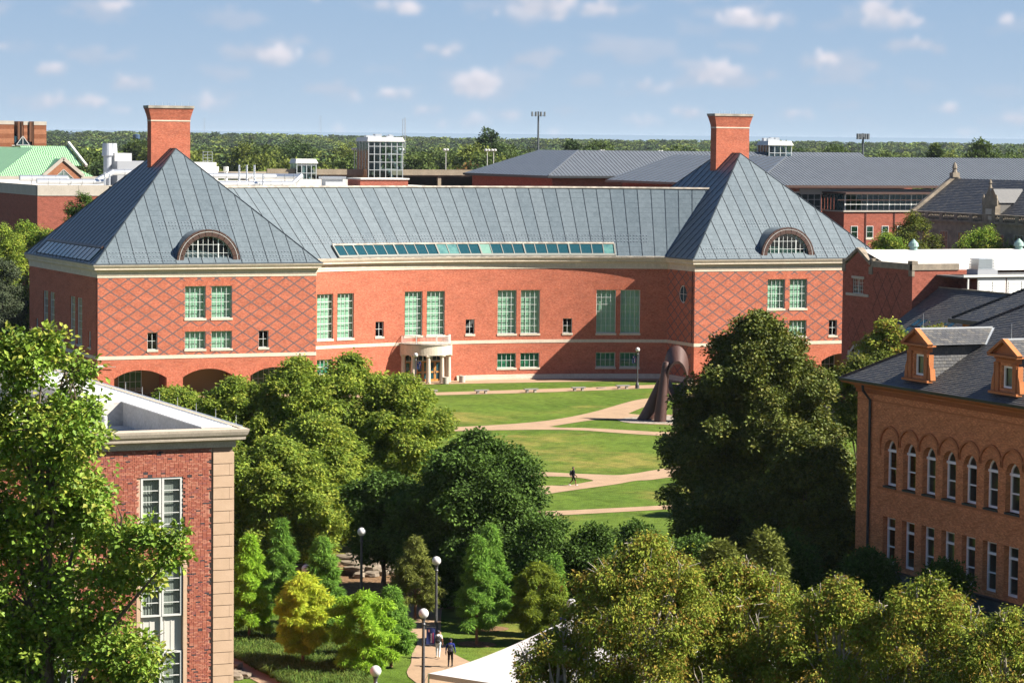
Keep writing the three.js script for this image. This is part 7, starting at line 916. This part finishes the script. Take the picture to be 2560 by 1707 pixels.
  for (let i = 0; i < p.count; i++) { v.fromBufferAttribute(p, i); let best = 1e3, tag = 'skin', T = 0; for (const b of L) { const d = b.b.clone().sub(b.a), t = clamp(v.clone().sub(b.a).dot(d) / Math.max(1e-9, d.lengthSq())), q = v.distanceTo(b.a.clone().addScaledVector(d, t)) - lerp(b.r0, b.r1, t); if (q < best) { best = q; tag = b.tag; T = t; } } if (tag === 'arm') tag = sleeve > 1 ? 'shirt' : 'skin'; else if (tag === 'shirt' && Math.abs(v.x) > 0.2 && v.y < 1.4 - 0.27 * sleeve && sleeve < 1) tag = 'skin'; if (v.y < 1.0 && tag === 'shirt' && Math.abs(v.x) < 0.19) tag = 'pants'; const c = C[tag]; col.set(c, i * 3); }
  g.setAttribute('color', new THREE.BufferAttribute(col, 3)); put('body', g, M({ vertexColors: true, roughness: 0.8 }), o);
  { const hg = new THREE.SphereGeometry(0.108, 20, 14, 0, 6.2832, 0, 1.75), q = hg.attributes.position, r = rng(seed); for (let i = 0; i < q.count; i++) { const k = 0.96 + 0.12 * noise3(q.getX(i) * 30, q.getY(i) * 30, q.getZ(i) * 30 + seed); q.setXYZ(i, q.getX(i) * k * 0.96, q.getY(i) * k, q.getZ(i) * k * 1.05); } hg.rotateX(-0.5); hg.translate(0, 1.665, -0.012); hg.computeVertexNormals(); put('hair', hg, M({ color: lin(...hair), roughness: 0.6 }), o); for (const s of [-1, 1]) { const e = new THREE.SphereGeometry(0.012, 8, 6); e.translate(s * 0.034, 1.632, 0.088); put('eye', e, M({ color: lin(0.03, 0.025, 0.02), roughness: 0.3 }), o); } }
  if (pack) { const k = thing('backpack', packLabel, 'backpack', null, [x, 0.036, z]); k.rotation.y = turn; const bag = new THREE.SphereGeometry(1, 24, 18), q = bag.attributes.position; for (let i = 0; i < q.count; i++) { const e = (t, n) => Math.sign(t) * Math.pow(Math.abs(t), n); q.setXYZ(i, e(q.getX(i), 0.55) * 0.155, e(q.getY(i), 0.5) * 0.225, e(q.getZ(i), 0.6) * 0.1); } bag.translate(0, 1.2, -0.225); bag.computeVertexNormals(); put('bag', bag, M({ color: lin(...pack), roughness: 0.7 }), k); const pk2 = new THREE.SphereGeometry(1, 18, 12), w = pk2.attributes.position; for (let i = 0; i < w.count; i++) { const e = (t, n) => Math.sign(t) * Math.pow(Math.abs(t), n); w.setXYZ(i, e(w.getX(i), 0.55) * 0.115, e(w.getY(i), 0.5) * 0.1, e(w.getZ(i), 0.6) * 0.05); } pk2.translate(0, 1.1, -0.315); pk2.computeVertexNormals(); put('pocket', pk2, M({ color: lin(...pack).multiplyScalar(1.7), roughness: 0.7 }), k); for (const s of [-1, 1]) { const st = new B(); st.tube([V(s * 0.1, 1.38, -0.16), V(s * 0.115, 1.49, -0.04), V(s * 0.115, 1.44, 0.1), V(s * 0.13, 1.25, 0.155), V(s * 0.16, 1.08, -0.06), V(s * 0.12, 1.04, -0.16)], [0.02, 0.02, 0.02, 0.018, 0.014, 0.014], 6); st.put('strap', M({ color: lin(...pack) }), k); } }
}
person({ label: 'person in dark top and shorts walking across the lawn path', x: 110.3, z: -238.5, turn: 1.2, skin: [0.2, 0.1, 0.06], shirt: [0.012, 0.013, 0.018], pants: [0.01, 0.01, 0.012], shoes: [0.6, 0.6, 0.6], hair: [0.01, 0.008, 0.007], sleeve: 1.2, shorts: true, step: 0.26, pack: [0.012, 0.013, 0.02], packLabel: 'dark backpack on the walker on the lawn path', seed: 3 });
person({ label: 'person in white shirt and pale jeans walking away on the walkway', x: 65.3, z: -160.9, turn: 2.72, skin: [0.2, 0.1, 0.06], shirt: [0.6, 0.58, 0.57], pants: [0.36, 0.42, 0.46], shoes: [0.45, 0.36, 0.26], hair: [0.008, 0.007, 0.007], sleeve: 0.6, step: 0.2, swing: 0.18, pack: [0.01, 0.01, 0.011], packLabel: 'black backpack on the walker in white', seed: 5 });
person({ label: 'person in blue shirt and black trousers walking away on the walkway', x: 64.9, z: -157.9, turn: 2.66, skin: [0.14, 0.07, 0.045], shirt: [0.018, 0.026, 0.16], pants: [0.01, 0.01, 0.012], shoes: [0.02, 0.02, 0.024], hair: [0.008, 0.007, 0.007], sleeve: 1.2, step: -0.2, swing: 0.2, pack: [0.02, 0.02, 0.03], packLabel: 'dark grey backpack on the walker in blue', seed: 7 });
{ const c = thing('security_camera', 'small white camera arm on the library corner above the arcade', 'camera'); const b = new B(); b.box(91.1, 4.05, -336.2, 92.0, 4.3, -335.9); b.put('housing', mWhite, c); const a = new B(); a.bar(V(91.9, 4.15, -336.05), V(93.4, 4.08, -336.0), 0.06); a.put('arm', mMetal, c); rebase(c, 91.4, 4.1, -336.1); }
renderer.render(scene, camera);
